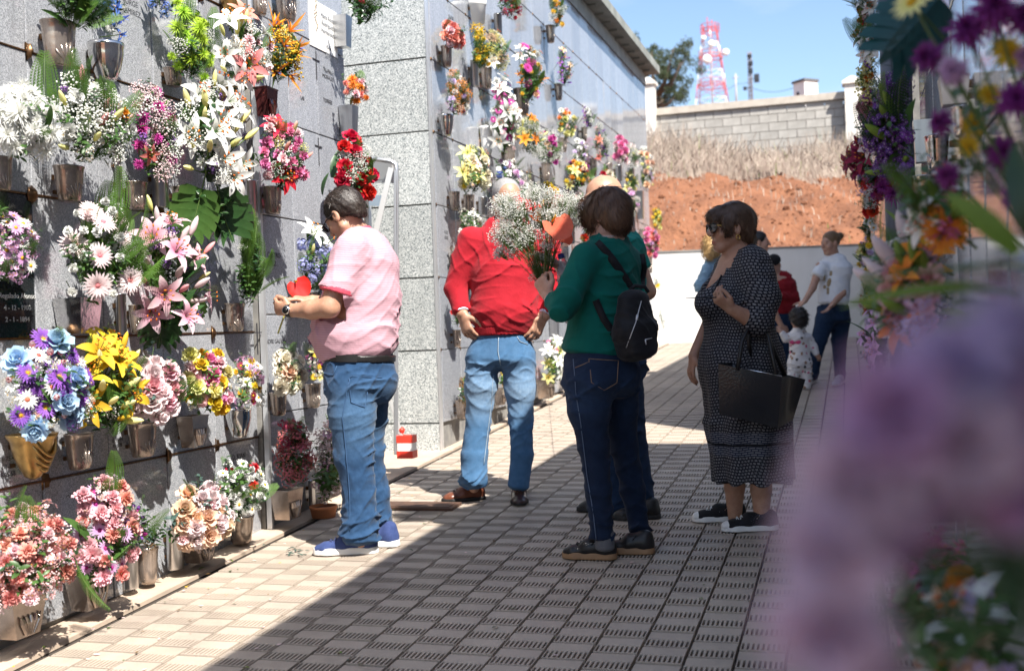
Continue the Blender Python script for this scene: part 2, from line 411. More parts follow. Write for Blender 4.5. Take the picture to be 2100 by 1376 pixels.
# grey concrete block wall on the hill, with posts
BY = 28.0
M_block = mat('concrete_block', (.40, .38, .35), .92, c2=(.31, .295, .27), ns=5, bs=40, objvar=.12)
M_bj = mat('block_joint', (.34, .285, .235), .95)
M_cope = mat('pale_coping', (.48, .43, .37), .9, c2=(.38, .34, .29), ns=5, bs=30)
M_post = mat('whitewashed_post', (.68, .65, .60), .9, c2=(.45, .40, .35), ns=3.5, bs=30, lo=.45, hi=.75)
def build_block_wall():
    pl = on_y(1330, 217, BY); pr = on_y(1750, 195, BY)
    zt = (pl[2]+pr[2])/2
    root = empty('block_wall', ((pl[0]+pr[0])/2, BY, zt-2), 'grey concrete block wall with pale coping on the hillside', 'wall')
    ox, oz = root.location.x, root.location.z
    x0, x1 = pl[0]-5, pr[0]+6
    b = MB(); b.box(((x0+x1)/2-ox, .11, -.15+1-.13), (x1-x0, .15, 2.0)); b.obj('mortar_bed', M_bj, root, smooth=False)
    me = None
    bw, bh = .44, .205
    m = MB(); m.box((0, 0, 0), (bw-.014, .2, bh-.014)); me = m.mesh('block', M_block, False)
    rows = 7; n = int((x1-x0)/bw)
    for r in range(rows):
        for k in range(n):
            x = x0+(k+.5+.5*(r % 2))*bw
            add('block', me, root, (x-ox, .1+rnd.uniform(-.004, .004), 1.82-bh*(r+.5)))
    c = MB(); c.box(((x0+x1)/2-ox, .1, 1.91), (x1-x0, .34, .17)); o = c.obj('coping', M_cope, root, smooth=False)
    for px, pw, name in ((1331, 27, 'l'), (1749, 32, 'r')):
        q = on_y(px, 190, BY)
        w = pw/FPX*depth(q)
        top = on_y(px, 178 if name == 'l' else 176, BY)[2]
        m = MB(); m.box((0, 0, -1.7+.0), (w, w, 3.4)); m.box((0, 0, .03), (w*1.3, w*1.3, .07)); 
        b0 = len(m.v)
        m.grid([[(-w*.62, -w*.62, .065), (w*.62, -w*.62, .065), (w*.62, w*.62, .065), (-w*.62, w*.62, .065)], [(-w*.1, -w*.1, .20), (w*.1, -w*.1, .20), (w*.1, w*.1, .20), (-w*.1, w*.1, .20)]], 0, None, True)
        m.face([b0+4, b0+5, b0+6, b0+7])
        o = m.obj('gate_post', M_post, loc=(q[0], BY-.12, top), smooth=False)
        tag(o, 'tall whitewashed post with pyramid cap %s' % ('beside the far end of the left niche block' if name == 'l' else 'at the right end of the block wall'), 'post')
build_block_wall()

# ------------------------------------------------------------------ niche blocks
M_roof = mat('roof_edge_concrete', (.27, .28, .255), .9, c2=(.15, .155, .14), ns=3, bs=40)
def rosette_mesh():
    b = MB(); b.lathe([(.034, 0), (.034, .005), (.026, .011), (.022, .018), (.010, .024), (.001, .027)], 16, 0, fn=lambda a, z: 1+.10*math.cos(8*a)*(1 if z < .02 else 0))
    return b.mesh('rosette', M_bronze)
ROS = rosette_mesh()
BAR = {}
def niche_wall(name, label, X, sgn, Y0, Y1, zs, ys, top, mslab, back=2.6, knobs=True, rails=True, special=None, roof=None, group=None, plinth=.055):
    """a block of wall niches: core, plinth, a granite slab for each niche, bronze rosettes where slabs meet"""
    root = empty(name, (X, (Y0+Y1)/2, SL*(Y0+Y1)/2), label, 'niche wall', group)
    ox, oy, oz = root.location
    def loc(x, y, z): return (x-ox, y-oy, z-oz)
    t = .022
    cx = X-sgn*(t+back/2)
    zb = SL*Y0-.3
    b = MB(); b.box(loc(cx, (Y0+Y1)/2, (zb+top)/2), (back, Y1-Y0, top-zb)); b.obj('core', M_mortar, root, smooth=False)
    z0 = zs[0]
    b = MB(); b.box(loc(X-sgn*(t+plinth+.2)+sgn*.0+sgn*t*.5, (Y0+Y1)/2, (zb+z0)/2-.002), (.4, Y1-Y0-.004, z0-zb)); b.obj('plinth', M_conc, root, smooth=False)
    cache = {}
    slabs = {}
    for i, (ya, yb) in enumerate(zip(ys, ys[1:])):
        for j, (za, zc) in enumerate(zip(zs, zs[1:])):
            m = (special or {}).get((i, j), mslab)
            w, h = round(yb-ya-.007, 4), round(zc-za-.007, 4); key = (w, h, m.name)
            if key not in cache:
                mb = MB(); e = .0025
                f = [[(sgn*t, -w/2+e, -h/2+e), (sgn*t, w/2-e, -h/2+e), (sgn*t, w/2-e, h/2-e), (sgn*t, -w/2+e, h/2-e)], [(sgn*(t-e), -w/2, -h/2), (sgn*(t-e), w/2, -h/2), (sgn*(t-e), w/2, h/2), (sgn*(t-e), -w/2, h/2)], [(0, -w/2, -h/2), (0, w/2, -h/2), (0, w/2, h/2), (0, -w/2, h/2)]]
                mb.grid(f if sgn < 0 else f[::-1], 0, None, True)
                mb.face([0, 1, 2, 3] if sgn < 0 else [8, 9, 10, 11]) 
                if sgn > 0: pass
                cache[key] = mb.mesh('slab', m, False)
            o = add('slab', cache[key], root, loc(X-sgn*t, (ya+yb)/2, (za+zc)/2)); o.rotation_euler = (0, rnd.uniform(-.009, .009), rnd.uniform(-.009, .009))
            slabs[(i, j)] = o
    if knobs:
        for y in ys[:-1]:
            for z in zs[1:]:
                add('rosette', ROS, root, loc(X-.002*sgn, y, z), (0, sgn*math.pi/2, rnd.uniform(0, 3)), 1.0 if rails else .38)
        key = round(ys[-1]-ys[0], 3)
        for z in (zs[1:-1] if rails else []):
            b = MB(); b.box(loc(X+sgn*.001, (ys[0]+ys[-1])/2, z), (.008, ys[-1]-ys[0], .006)); b.obj('bronze_rail', M_bronze, root, smooth=False)
    if roof:
        z, over = roof
        b = MB(); b.box(loc(X+sgn*(over-1.6), (Y0+Y1)/2, z-.06), (3.2, Y1-Y0+.3, .12)); b.obj('roof', M_roof, root, smooth=False)
    return root, slabs, loc

W1Y = [5.43-.425*k for k in range(12, -1, -1)]
z1 = [.215, .785, 1.355, 1.925, 2.495, 3.065, 3.635]
i_dark = len(W1Y)-1-5
wall1, slabs1, loc1 = niche_wall('niche_wall', 'near grey granite niche wall on the left with bronze rosettes', WX1, 1, W1Y[0], 5.44, z1, W1Y, 4.1, M_slab,
    special={(i_dark, 2): M_black}, plinth=.05)
z2 = [.35, .90, 1.447, 1.995, 2.545, 3.10, 3.65]
W2Y = [5.475, 5.85, 6.225, 6.62]
wall2, slabs2, loc2 = niche_wall('niche_wall', 'short stepped granite niche wall behind the pink polo man', WX2, 1, 5.445, 6.63, z2, W2Y, 4.1, M_slab2, knobs=False, plinth=.03)
b = MB(); b.box((.004, 5.452-wall2.location.y, 2.0-wall2.location.z), (.03, .022, 3.6)); b.obj('edge_trim', M_alu, wall2, smooth=False)
zB = [.62+.556*k for k in range(9)]
YB0, YB1 = 8.03, 17.75
WBY = [8.06+.43*k for k in range(23)]; WBY = [y for y in WBY if y < YB1] + [YB1]
wallB, slabsB, locB = niche_wall('niche_wall', 'long tall granite niche block on the left running to the hill, with concrete roof edge', WXB, 1, YB0, YB1, zB, WBY, 5.26, M_slab2, roof=(5.40, .22), plinth=.02, back=2.4, rails=False)
# its speckled end face towards the camera: cladding slabs
def clad_end():
    oy = wallB.location.y
    zz = [.3, .62+.0] + [z for z in zB[1:]] + [5.2]
    cache = {}
    for za, zc in zip(zz, zz[1:]):
        for (xa, xb) in ((WXB-.79, WXB-.012), (WXB-1.6, WXB-.79)):
            w, h = xb-xa-.012, zc-za-.012
            key = round(h, 3), round(w, 3)
            if key not in cache:
                m = MB(); m.box((0, 0, 0), (w, .03, h)); cache[key] = m.mesh('cladding_slab', M_pillar, False)
            add('cladding_slab', cache[key], wallB, locB((xa+xb)/2, YB0-.013+rnd.uniform(-.0015, .0015), (za+zc)/2))
    b = MB(); b.box(locB(WXB-.006, YB0-.014, 2.9), (.018, .036, 5.0)); b.obj('corner_trim', M_alu, wallB, smooth=False)
    # frieze below the roof edge with short brackets
    b = MB(); b.box(locB(WXB-.002, (YB0+YB1)/2, 5.175), (.03, YB1-YB0, .2)); b.obj('frieze', M_conc, wallB, smooth=False)
    m = MB(); m.box((0, 0, 0), (.11, .06, .07)); me = m.mesh('bracket', M_roof, False)
    for y in WBY[:-1]: add('bracket', me, wallB, locB(WXB+.07, y, 5.30-.005))
clad_end()
# blocks on the right, in their own shade
RY0, RY1 = -1.9, 5.95
zR = [.16+.55*k for k in range(8)]
RYS = [RY0+.02+.43*k for k in range(19)]
wallR, slabsR, locR = niche_wall('niche_wall', 'near niche block on the right in shade, hung with vases', RX, -1, RY0, RY1, zR, RYS, 4.24, M_slab2, roof=(4.31, .06), knobs=False, plinth=.02)
zF = [.55+.553*k for k in range(9)]
FYS = [7.52+.43*k for k in range(25)]; FYS = [y for y in FYS if y < 18.2]
wallF, slabsF, locF = niche_wall('niche_wall', 'far niche block on the right beyond the drain pipes', RX, -1, 7.49, 18.2, zF, FYS, 4.99, M_slab2, roof=(5.06, .06), knobs=False, plinth=.02)

def text(s, parent, loc, size, rot, m, align='CENTER', depth_=.0006):
    cu = bpy.data.curves.new('lettering', 'FONT'); cu.body = s; cu.size = size; cu.align_x = align; cu.extrude = depth_; cu.space_line = 1.15
    cu.resolution_u = 3
    o = bpy.data.objects.new('lettering', cu); COL.objects.link(o)
    dg = bpy.context.evaluated_depsgraph_get(); dg.update()
    me = bpy.data.meshes.new_from_object(o.evaluated_get(dg)); bpy.data.objects.remove(o); bpy.data.curves.remove(cu)
    me.materials.clear(); me.materials.append(m)
    return add('lettering', me, parent, loc, rot)
LROT = (math.pi/2, 0, math.pi/2)       # reads along +Y on a wall that faces +X
def wtext(s, px, py, size, wall=1, m=None, **k):
    X = WX1 if wall == 1 else WX2 if wall == 2 else WXB
    root, lo = {1: (wall1, loc1), 2: (wall2, loc2), 3: (wallB, locB)}[wall]
    p = on_x(px, py, X); return text(s, root, lo(X+.0012, p[1], p[2]), size, LROT, m or M_ink, **k)
wtext('FAMILIA', 152, 1018, .042); wtext('D. JUAN', 490, 940, .036); wtext('DE CASTRO\nPEREZ', 556, 528, .040, 2); wtext('PADRE GALVÁN', 565, 704, .034, 2)
wtext('JORGE\nRAMIREZ', 268, 12, .036); wtext('15-75-54\n15-5-78', 240, 905, .022); wtext('-11-75-44\n1-5-54\nF-05-58', 15, 945, .026)
wtext('Regalado Alonso', 36, 612, .030, 1, M_inkw); wtext('4 - 12 - 1900', 36, 636, .028, 1, M_inkw); wtext('2 - 1 - 1894', 36, 660, .028, 1, M_inkw)
wtext('TOMAS\nMORALES', 672, 150, .036, 2); wtext('TORRES', 672, 212, .034, 2); wtext('D. JOSÉ', 925, 40, .036, 3); wtext('RUIZ\nDIAZ', 915, 480, .036, 3); wtext('FAMILIA', 935, 330-140, .03, 3)
wtext('LAS', 620, 205, .03, 2)
# small iron crosses on the slabs
def cross(px, py, wall, s=.06):
    X = WX1 if wall == 1 else WX2 if wall == 2 else WXB
    root, lo = {1: (wall1, loc1), 2: (wall2, loc2), 3: (wallB, locB)}[wall]
    p = on_x(px, py, X); m = MB(); m.box((0, 0, 0), (.005, .006, s)); m.box((0.0005, 0, s*.2), (.005, s*.55, .006)); m.obj('cross', M_ink, root, loc=lo(X+.002, p[1], p[2]), smooth=False)
for px, py in ((648, 135), (653, 312), (525, 500), (527, 695)): cross(px, py, 2, .17)
# ------------------------------------------------------------------ far things: tower, masts, hut, tree
M_tred = mat('tower_red_paint', (.55, .06, .05), .5); M_twhite = mat('tower_white_paint', (.75, .75, .75), .5)
M_grey = mat('grey_galvanised', (.30, .31, .33), .5, .4); M_dark = mat('dark_equipment', (.03, .035, .045), .5); M_cable = mat('cable_black', (.02, .02, .02), .6)
def build_tower():
    D = 165.0; s = D/FPX
    base = at_depth(1462, 235, D); root = empty('telecom_tower', base, 'red and white lattice telecom tower on the skyline', 'tower')
    def W(px): return (1462-px)*0 + px*s
    top = (235-62)*s; nsec = 6
    def half(t): return (33*(1-t)+13*t)*s
    zs = [top*k/nsec for k in range(nsec+1)]
    for k in range(nsec):
        m = MB(); z0, z1_ = zs[k], zs[k+1]; a, b = half(k/nsec), half((k+1)/nsec); r = .06
        cs4 = [(-1, -1), (1, -1), (1, 1), (-1, 1)]
        for i in range(4):
            x, y = cs4[i]; u, v = cs4[(i+1) % 4]
            m.tube([(x*a, y*a, z0), (x*b, y*b, z1_)], r, 5)
            m.tube([(x*a, y*a, z0), (u*b, v*b, z1_)], r*.6, 4); m.tube([(u*a, v*a, z0), (x*b, y*b, z1_)], r*.6, 4)
            m.tube([(x*b, y*b, z1_), (u*b, v*b, z1_)], r*.7, 4)
        m.obj('lattice_section', (M_tred if k % 2 else M_twhite) if k < 5 else M_tred, root)
    m = MB(); m.tube([(0, 0, 0), (0, 0, top*1.0)], .12, 6); m.obj('ladder_pole', M_twhite, root)
    for zz, rr in ((top*.32, 27*s), (top*.66, 24*s), (top*.97, 19*s)):
        m = MB(); [m.tube([(rr*math.cos(q*math.pi/4), rr*math.sin(q*math.pi/4), zz+dz_), (rr*math.cos((q+1)*math.pi/4), rr*math.sin((q+1)*math.pi/4), zz+dz_)], .05, 4) for q in range(8) for dz_ in (0, .55, 1.1)]
        for i in range(8):
            a = i*math.pi/4; m.tube([(rr*math.cos(a), rr*math.sin(a), zz), (rr*math.cos(a), rr*math.sin(a), zz+1.1)], .05, 4)
        m.obj('platform', M_tred, root, smooth=False)
    for (px, pz, r) in ((-6, .62, 9), (32, .68, 7), (4, .80, 7), (-12, .88, 5)):
        m = MB(); m.lathe([(.01, -.25), (r*s*.7, -.2), (r*s, .1), (r*s, .25), (.01, .28)], 14); o = m.obj('dish', M_twhite, root, loc=(px*s, -half(pz)-.3, top*pz), rot=(math.pi/2, 0, .3))
    for x, h in ((-5, 26), (4, 20), (9, 12), (-14, 10)):
        m = MB(); m.tube([(x*s, 0, top), (x*s, 0, top+h*s)], .06, 5); m.obj('whip_antenna', M_tred, root)
    # second mast
    D = 120.0; s = D/FPX; base = at_depth(1541, 225, D); root = empty('slim_mast', base, 'slim grey lattice mast with dark boxes right of the telecom tower', 'mast')
    top = (225-108)*s; m = MB()
    for x, y in ((-1, -1), (1, -1), (0, 1)): m.tube([(x*4*s, y*4*s, 0), (x*3*s, y*3*s, top)], .05, 5)
    n = 14
    for k in range(n):
        z0, z1_ = top*k/n, top*(k+1)/n
        m.tube([(-4*s, -4*s, z0), (4*s, -4*s, z1_)], .035, 4); m.tube([(4*s, -4*s, z0), (0, 4*s, z1_)], .035, 4); m.tube([(0, 4*s, z0), (-4*s, -4*s, z1_)], .035, 4)
    m.obj('lattice', mat('rusty_grey_steel', (.22, .17, .155), .7), root)
    for dx, z, w, h in ((13, .53, 10, 16), (-11, .37, 7, 6), (0, .93, 9, 5), (2, .80, 8, 8), (1, .67, 9, 9)):
        m = MB(); m.box((dx*s, -.2, top*z), (w*s, .4, h*s)); m.box((dx*s, -.42, top*z), (w*s*.7, .06, h*s*.7)); m.tube([(0, 0, top*z), (dx*s, -.15, top*z)], .05, 4); m.obj('equipment_box', M_dark, root, smooth=False)
    # utility pole and wires
    base = at_depth(1511, 230, 130.0); s = 130/FPX; m = MB(); m.tube([(0, 0, 0), (0, 0, 78*s)], [.14, .09], 6); m.box((0, 0, 70*s), (12*s, .12, .12)); m.obj('utility_pole', mat('pale_pole', (.42, .40, .40), .8), loc=base); o = bpy.context.scene.objects['utility_pole']; tag(o, 'thin pale utility pole between tower and mast', 'pole')
    def wire(a, b, sag, label):
        a, b = Vector(a), Vector(b); pts = [a.lerp(b, t/12)-Vector((0, 0, sag*4*(t/12)*(1-t/12)))-a for t in range(13)]
        m = MB(); m.tube(pts, .025, 4); o = m.obj('overhead_wire', M_cable, loc=a); tag(o, label, 'wire')
    wire(at_depth(1511, 172, 130), at_depth(1541, 165, 120), .2, 'overhead wire from the pale pole to the slim mast')
    wire(at_depth(1541, 180, 120), at_depth(1640, 176, 90), .5, 'overhead wire from the slim mast towards the hut')
    wire(at_depth(1470, 190, 165), at_depth(1511, 172, 130), .2, 'overhead wire from the telecom tower to the pale pole')
build_tower()
def build_hut():
    Y = 46.0
    a = on_y(1628, 200, Y); b_ = on_y(1677, 200, Y); t = on_y(1650, 170, Y)
    w = b_[0]-a[0]; root = empty('roof_hut', ((a[0]+b_[0])/2, Y, t[2]-3), 'small white box hut with flat grey roof above the block wall', 'hut')
    root.rotation_euler = (0, 0, .75)
    m = MB(); m.box((0, 0, 1.4), (w*.72, w*.72, 3.2)); m.obj('wall', M_white, root, smooth=False)
    m = MB(); m.box((0, 0, 3.03), (w*.82, w*.82, .09)); m.obj('roof', mat('flat_roof_grey', (.12, .12, .125), .9), root, smooth=False)
    m = MB(); m.lathe([(.07, 0), (.07, .03)], 10); m.obj('vent', M_dark, root, loc=(-w*.37, .05, 2.55), rot=(0, -math.pi/2, 0))
build_hut()

def leafmat(name, c, c2, rough=.5, tl=.3, spec=.4, vary=.25):
    if name in MC: return MC[name]
    T = NT(name); p = T.n('BsdfPrincipled'); tr = T.n('BsdfTranslucent'); mx = T.n('MixShader', i_0=tl)
    a = T.n('Attribute', attribute_name='g'); oi = T.n('ObjectInfo')
    col = mix(T, a.outputs['Fac'], c, c2)
    mr = T.n('MapRange', i_To_Min=1-vary, i_To_Max=1+vary*.4); T.l(oi.outputs['Random'], mr.inputs['Value'])
    col = mix(T, 1.0, col, mr.outputs[0], 'MULTIPLY')
    v = coords(T); nn = noise(T, v, 60, 3); col = mix(T, ramp(T, nn, .3, .75, (0, 0, 0), (.3, .3, .3)), col, [x*.6 for x in c])
    T.l(col, p.inputs['Base Color']); T.l(col, tr.inputs[0]); p.inputs['Roughness'].default_value = rough; p.inputs['Specular IOR Level'].default_value = spec
    T.l(p.outputs[0], mx.inputs[1]); T.l(tr.outputs[0], mx.inputs[2]); T.l(mx.outputs[0], T.out.inputs[0])
    MC[name] = T.mat; return T.mat
def build_tree():
    D = 62.0; s = D/FPX; R = random.Random(11)
    base = at_depth(1345, 330, D); root = empty('eucalyptus_tree', base, 'dark spreading tree behind the end of the left niche block', 'tree')
    bark = mat('grey_bark', (.14, .11, .085), .9, c2=(.08, .065, .05), ns=3)
    def L(px, py, dy=0.0): return Vector(((px-1345)*s, dy, (330-py)*s))
    m = MB(); m.tube([L(1345, 330), L(1343, 260), L(1338, 205), L(1335, 160)], [.34, .28, .2, .1], 8)
    tips = [(1300, 105), (1325, 98), (1352, 118), (1375, 135), (1398, 120), (1412, 150), (1390, 180), (1360, 165), (1330, 130), (1310, 150), (1400, 195), (1345, 190), (1365, 200), (1310, 190), (1285, 120), (1280, 160), (1260, 130), (1420, 135), (1385, 155), (1340, 150)]
    for (x, y) in tips:
        q = L(x, y, R.uniform(-2, 2)); a = L(1342, 250-R.random()*50); mid = a.lerp(q, .5)+Vector((R.uniform(-.3, .3), 0, -.3)); m.tube([a, mid, q], [.13, .08, .03], 5)
    m.obj('trunk', bark, root)
    lf = leafmat('eucalyptus_leaf', (.022, .036, .014), (.06, .08, .03), .5, .2)
    c = MB()
    for (x, y) in tips:
        q = L(x, y, R.uniform(-2, 2))
        for sub in range(5):
            r0 = R.uniform(.22, .5); qq = q+Vector((R.gauss(0, .38), R.gauss(0, .6), R.gauss(0, .3)))
            for i in range(170):
                d = Vector((R.gauss(0, 1), R.gauss(0, 1), R.gauss(0, .75))); d = d.normalized()*r0*R.random()**.4; p = qq+d
                u = Vector((R.uniform(-1, 1), R.uniform(-1, 1), R.uniform(-1.2, .4))).normalized(); v = u.orthogonal().normalized(); l = R.uniform(.07, .15); w = l*.3; g = R.random()
                b = len(c.v)
                for t in (p-u*l*.5, p+v*w, p+u*l*.5, p-v*w): c.vert(t, g)
                c.face((b, b+1, b+2, b+3))
    c.obj('crown', lf, root, smooth=False)
build_tree()

# ------------------------------------------------------------------ step ladder standing in the gap between the two left blocks
M_lad = mat('ladder_aluminium', (.62, .63, .64), .32, .85, bs=50, bst=.05); M_ladw = mat('ladder_pale_stile', (.62, .62, .61), .4, .5)
M_redp = mat('red_plastic', (.70, .05, .03), .4); M_whitep = mat('white_plastic', (.78, .77, .74), .4)
def build_ladder():
    D = 7.62; base = at_depth(800, 945, D); base = np.array([base[0], base[1], SL*base[1]])
    root = empty('step_ladder', base, 'aluminium step ladder with red and white feet between the left blocks', 'ladder')
    def P(px, py, dd=0.0): q = at_depth(px, py, D+dd)-base; return Vector(q)
    m = MB(); m.tube([P(752, 560), P(751, 345), P(753, 331), P(762, 326), P(800, 331), P(811, 337), P(813, 350), P(812, 560)], .017, 10); m.obj('guard_rail', M_lad, root)
    def bar(a, b, w, t, mt, name):
        a, b = Vector(a), Vector(b); d = (b-a); L_ = d.length; q = d.to_track_quat('Z', 'X').to_matrix()
        mm = MB(); mm.box((0, 0, L_/2), (w, t, L_)); mm.box((0, 0, L_/2), (w*.72, t+.003, L_*.998)); o = mm.obj(name, mt, root, loc=a, smooth=False); o.rotation_euler = q.to_euler(); return o
    bar(P(812, 350), P(812, 932), .028, .03, M_lad, 'stile'); bar(P(802, 345, -.02), P(664, 930, -.02), .036, .026, M_ladw, 'stile')
    bar(P(754, 350, .36), P(768, 915, .36), .028, .03, M_lad, 'stile'); bar(P(748, 345, .3), P(640, 905, .3), .036, .026, M_ladw, 'stile')
    bar(P(782, 765), P(830, 912), .024, .02, M_ladw, 'brace')
    for k in range(5):
        t = (k+.6)/5.2; a = P(802+(664-802)*t, 345+585*t, -.02); b = P(748+(640-748)*t, 345+560*t, .3); bar(a, b, .075, .022, M_lad, 'step')
    a, b = P(760, 352, .2), P(806, 352, .05); bar(a, b, .16, .02, M_ladw, 'top_platform')
    m = MB(); q = P(835, 925); m.box((q.x, q.y, q.z-.02), (.115, .09, .05)); m.box((q.x, q.y, q.z+.032), (.107, .082, .055), 1); m.box((q.x, q.y, q.z+.085), (.115, .085, .05)); m.obj('foot', [M_redp, M_whitep], root, smooth=False)
    m = MB(); q = P(824, 882); m.ball(q, .022, 0, n=10, k=6); m.tube([q, q+Vector((0, 0, -.05))], .012, 8); m.obj('lock_knob', M_redp, root)
build_ladder()
# grey drain pipes at the end of the near right block
M_pipe = mat('grey_plastic_pipe', (.135, .15, .175), .45, c2=(.10, .11, .13), ns=5)
def pipe(px, Y, X, r, label):
    q = np.array([X, Y, SL*Y]); m = MB(); m.tube([(0, 0, -.1), (0, 0, 3.45)], r, 18)
    o = empty('drain_pipe', q, label, 'pipe', 'grey drain pipes'); m.obj('tube', M_pipe, o)
    for z in (.55, 1.62, 2.7):
        m = MB(); m.lathe([(r+.0015, 0), (r+.007, .003), (r+.007, .055), (r+.0015, .06)], 18, cap=False); m.obj('coupling', M_pipe, o, loc=(0, 0, z))
pipe(1832, 6.06, .232, .043, 'left of the two grey drain pipes on the right block'); pipe(1868, 5.90, .287, .045, 'right of the two grey drain pipes, nearer the vases')
# ------------------------------------------------------------------ flowers, leaves and vases
FR = random.Random(21)
def petal_mat(c, c2):
    key = 'petal_%s_%s' % ('_'.join('%02d' % round(x*99) for x in c), '_'.join('%02d' % round(x*99) for x in c2))
    if key in MC: return MC[key]
    T = NT(key); p = T.n('BsdfPrincipled'); tr = T.n('BsdfTranslucent'); mx = T.n('MixShader', i_0=.28)
    a = T.n('Attribute', attribute_name='g'); oi = T.n('ObjectInfo')
    col = mix(T, a.outputs['Fac'], c, c2)
    hs = T.n('HueSaturation'); T.l(col, hs.inputs['Color'])
    mr = T.n('MapRange', i_To_Min=.80, i_To_Max=1.08); T.l(oi.outputs['Random'], mr.inputs['Value']); T.l(mr.outputs[0], hs.inputs['Value'])
    m2 = T.n('MapRange', i_To_Min=.485, i_To_Max=.515); f = T.n('Math', operation='FRACT'); mu = T.n('Math', operation='MULTIPLY'); mu.inputs[1].default_value = 7.31
    T.l(oi.outputs['Random'], mu.inputs[0]); T.l(mu.outputs[0], f.inputs[0]); T.l(f.outputs[0], m2.inputs['Value']); T.l(m2.outputs[0], hs.inputs['Hue'])
    v = coords(T); col = mix(T, ramp(T, noise(T, v, 90, 3), .35, .8, (0, 0, 0), (.22, .22, .22)), hs.outputs[0], [x*.75 for x in c])
    T.l(col, p.inputs['Base Color']); T.l(col, tr.inputs[0]); p.inputs['Roughness'].default_value = .6; p.inputs['Specular IOR Level'].default_value = .25
    T.l(p.outputs[0], mx.inputs[1]); T.l(tr.outputs[0], mx.inputs[2]); T.l(mx.outputs[0], T.out.inputs[0])
    MC[key] = T.mat; return T.mat
G_stem = leafmat('stem_green', (.10, .17, .04), (.14, .22, .06), .5, .1)
G_fern = leafmat('fern_green', (.06, .14, .02), (.13, .26, .04), .5, .35)
G_dark = leafmat('dark_leaf', (.02, .06, .018), (.045, .11, .03), .32, .2, .5)
G_mid = leafmat('mid_leaf', (.05, .12, .025), (.11, .21, .05), .4, .3)
G_blue = leafmat('bluish_leaf', (.05, .10, .085), (.10, .17, .14), .5, .2)
G_lime = leafmat('lime_leaf', (.16, .27, .03), (.28, .38, .06), .5, .35)

def ring(b, n, L, W, tilt, r0=.004, curl=.5, cup=.3, z0=0.0, m=0, seg=3, phase=0.0, jit=.12, g0=0.0, g1=1.0, point=1.0, wave=0.0, nw=3, twist=0.0):
    for k in range(n):
        a = 2*math.pi*(k+phase)/n + FR.uniform(-1, 1)*jit/max(1, n)*6
        l = L*(1+FR.uniform(-1, 1)*jit); ti = tilt+FR.uniform(-1, 1)*jit; cu = curl*(1+FR.uniform(-1, 1)*jit)
        ca, sa = math.cos(a), math.sin(a); r, z = r0, z0; rows = []; gs = []
        for s in range(seg+1):
            t = s/seg; th = ti+cu*t
            if s: r += math.sin(th)*l/seg; z += math.cos(th)*l/seg
            w = W*.5*(math.sin(math.pi*(.12+.86*t**.85))**(.75) if point > .5 else (.35+.65*math.sin(math.pi*.5*min(1, t*1.15)))*(1 if t < .95 else .72))
            if point > .5 and s == seg: w = W*.05
            row = []
            for j in range(nw):
                q = (j/(nw-1)-.5)*2
                up = cup*w*q*q + wave*w*math.sin(q*5+s*2.1+k)*t
                x_ = r-up*math.cos(th)*1.0; zz = z+up*math.sin(th)
                y_ = q*w
                if twist: zz += q*w*twist
                row.append((x_*ca-y_*sa, x_*sa+y_*ca, zz))
            rows.append(row); gs.append(g0+(g1-g0)*t)
        b.grid(rows, m, gs)
def stem(b, L=.12, r=.0022, m=2, bend=.0):
    b.tube([(0, 0, 0), (bend*.4, 0, -L*.5), (bend, 0, -L)], [r, r, r*1.1], 4, m, cap=False)

def f_lily():
    b = MB(); ring(b, 3, .085, .036, .55, .003, 1.25, .25, 0, 0, 5, 0, .08); ring(b, 3, .088, .030, .6, .003, 1.3, .25, 0, 0, 5, .5, .08)
    for k in range(6):
        a = k*math.pi/3+.3; p = Vector((.020*math.cos(a), .020*math.sin(a), .052)); b.tube([(0, 0, 0), p*.6, p], .0008, 3, 2, cap=False); b.ball(p, .0035, 1, n=4, k=3, sc=(1, 2.0, .8))
    b.tube([(0, 0, 0), (0, 0, .06)], .0013, 4, 2); stem(b, .1, .003); return b
def f_lilybud():
    b = MB(); prof = [(.003, -.005), (.010, .010), (.0145, .035), (.013, .060), (.008, .080), (.0015, .092)]
    b.lathe(prof, 8, 0, fn=lambda a, z: 1+.1*math.cos(3*a)); n = len(b.v)
    for i in range(n): b.g[i] = min(1, max(0, b.v[i][2]/.085))
    stem(b, .11, .003); return b
def f_rose():
    b = MB()
    for r, n, L, W, ti, cu, z in ((.002, 3, .034, .030, -.1, .05, .008), (.006, 4, .036, .034, .05, .15, .005), (.010, 5, .037, .038, .22, .35, .002), (.013, 5, .036, .042, .42, .75, 0), (.014, 6, .036, .044, .7, 1.1, -.004)):
        ring(b, n, L, W, ti, r, cu, .55, z, 0, 3, FR.random(), .1, point=0, wave=.04, nw=4)
    ring(b, 5, .025, .008, 1.5, .008, .5, .1, -.004, 2, 2); stem(b, .1, .003); return b
def f_carnation():
    b = MB()
    for n, L, ti, r, z in ((5, .022, .05, .001, .012), (7, .025, .3, .002, .010), (9, .028, .62, .003, .006), (10, .030, .98, .004, .002), (10, .029, 1.32, .004, -.002)):
        ring(b, n, L, .017, ti, r, .25, .1, z, 0, 2, FR.random(), .25, point=0, wave=.55, nw=4)
    b.lathe([(.004, -.022), (.006, -.008), (.006, .004)], 6, 2); stem(b, .1, .002); return b
def f_mum(n=15, rings=6, L=.034, W=.0075, dome=1.0):
    b = MB()
    for k in range(rings):
        t = k/(rings-1); nn = int(n*(.45+.65*t))
        ring(b, nn, L*(.5+.5*t), W, .05+1.5*t*dome, .002, .25+.35*t, .4, .010*(1-t), 0, 2, FR.random(), .2, g0=.25*(1-t), g1=1-.25*(1-t), nw=2)
    stem(b, .1, .0022); return b
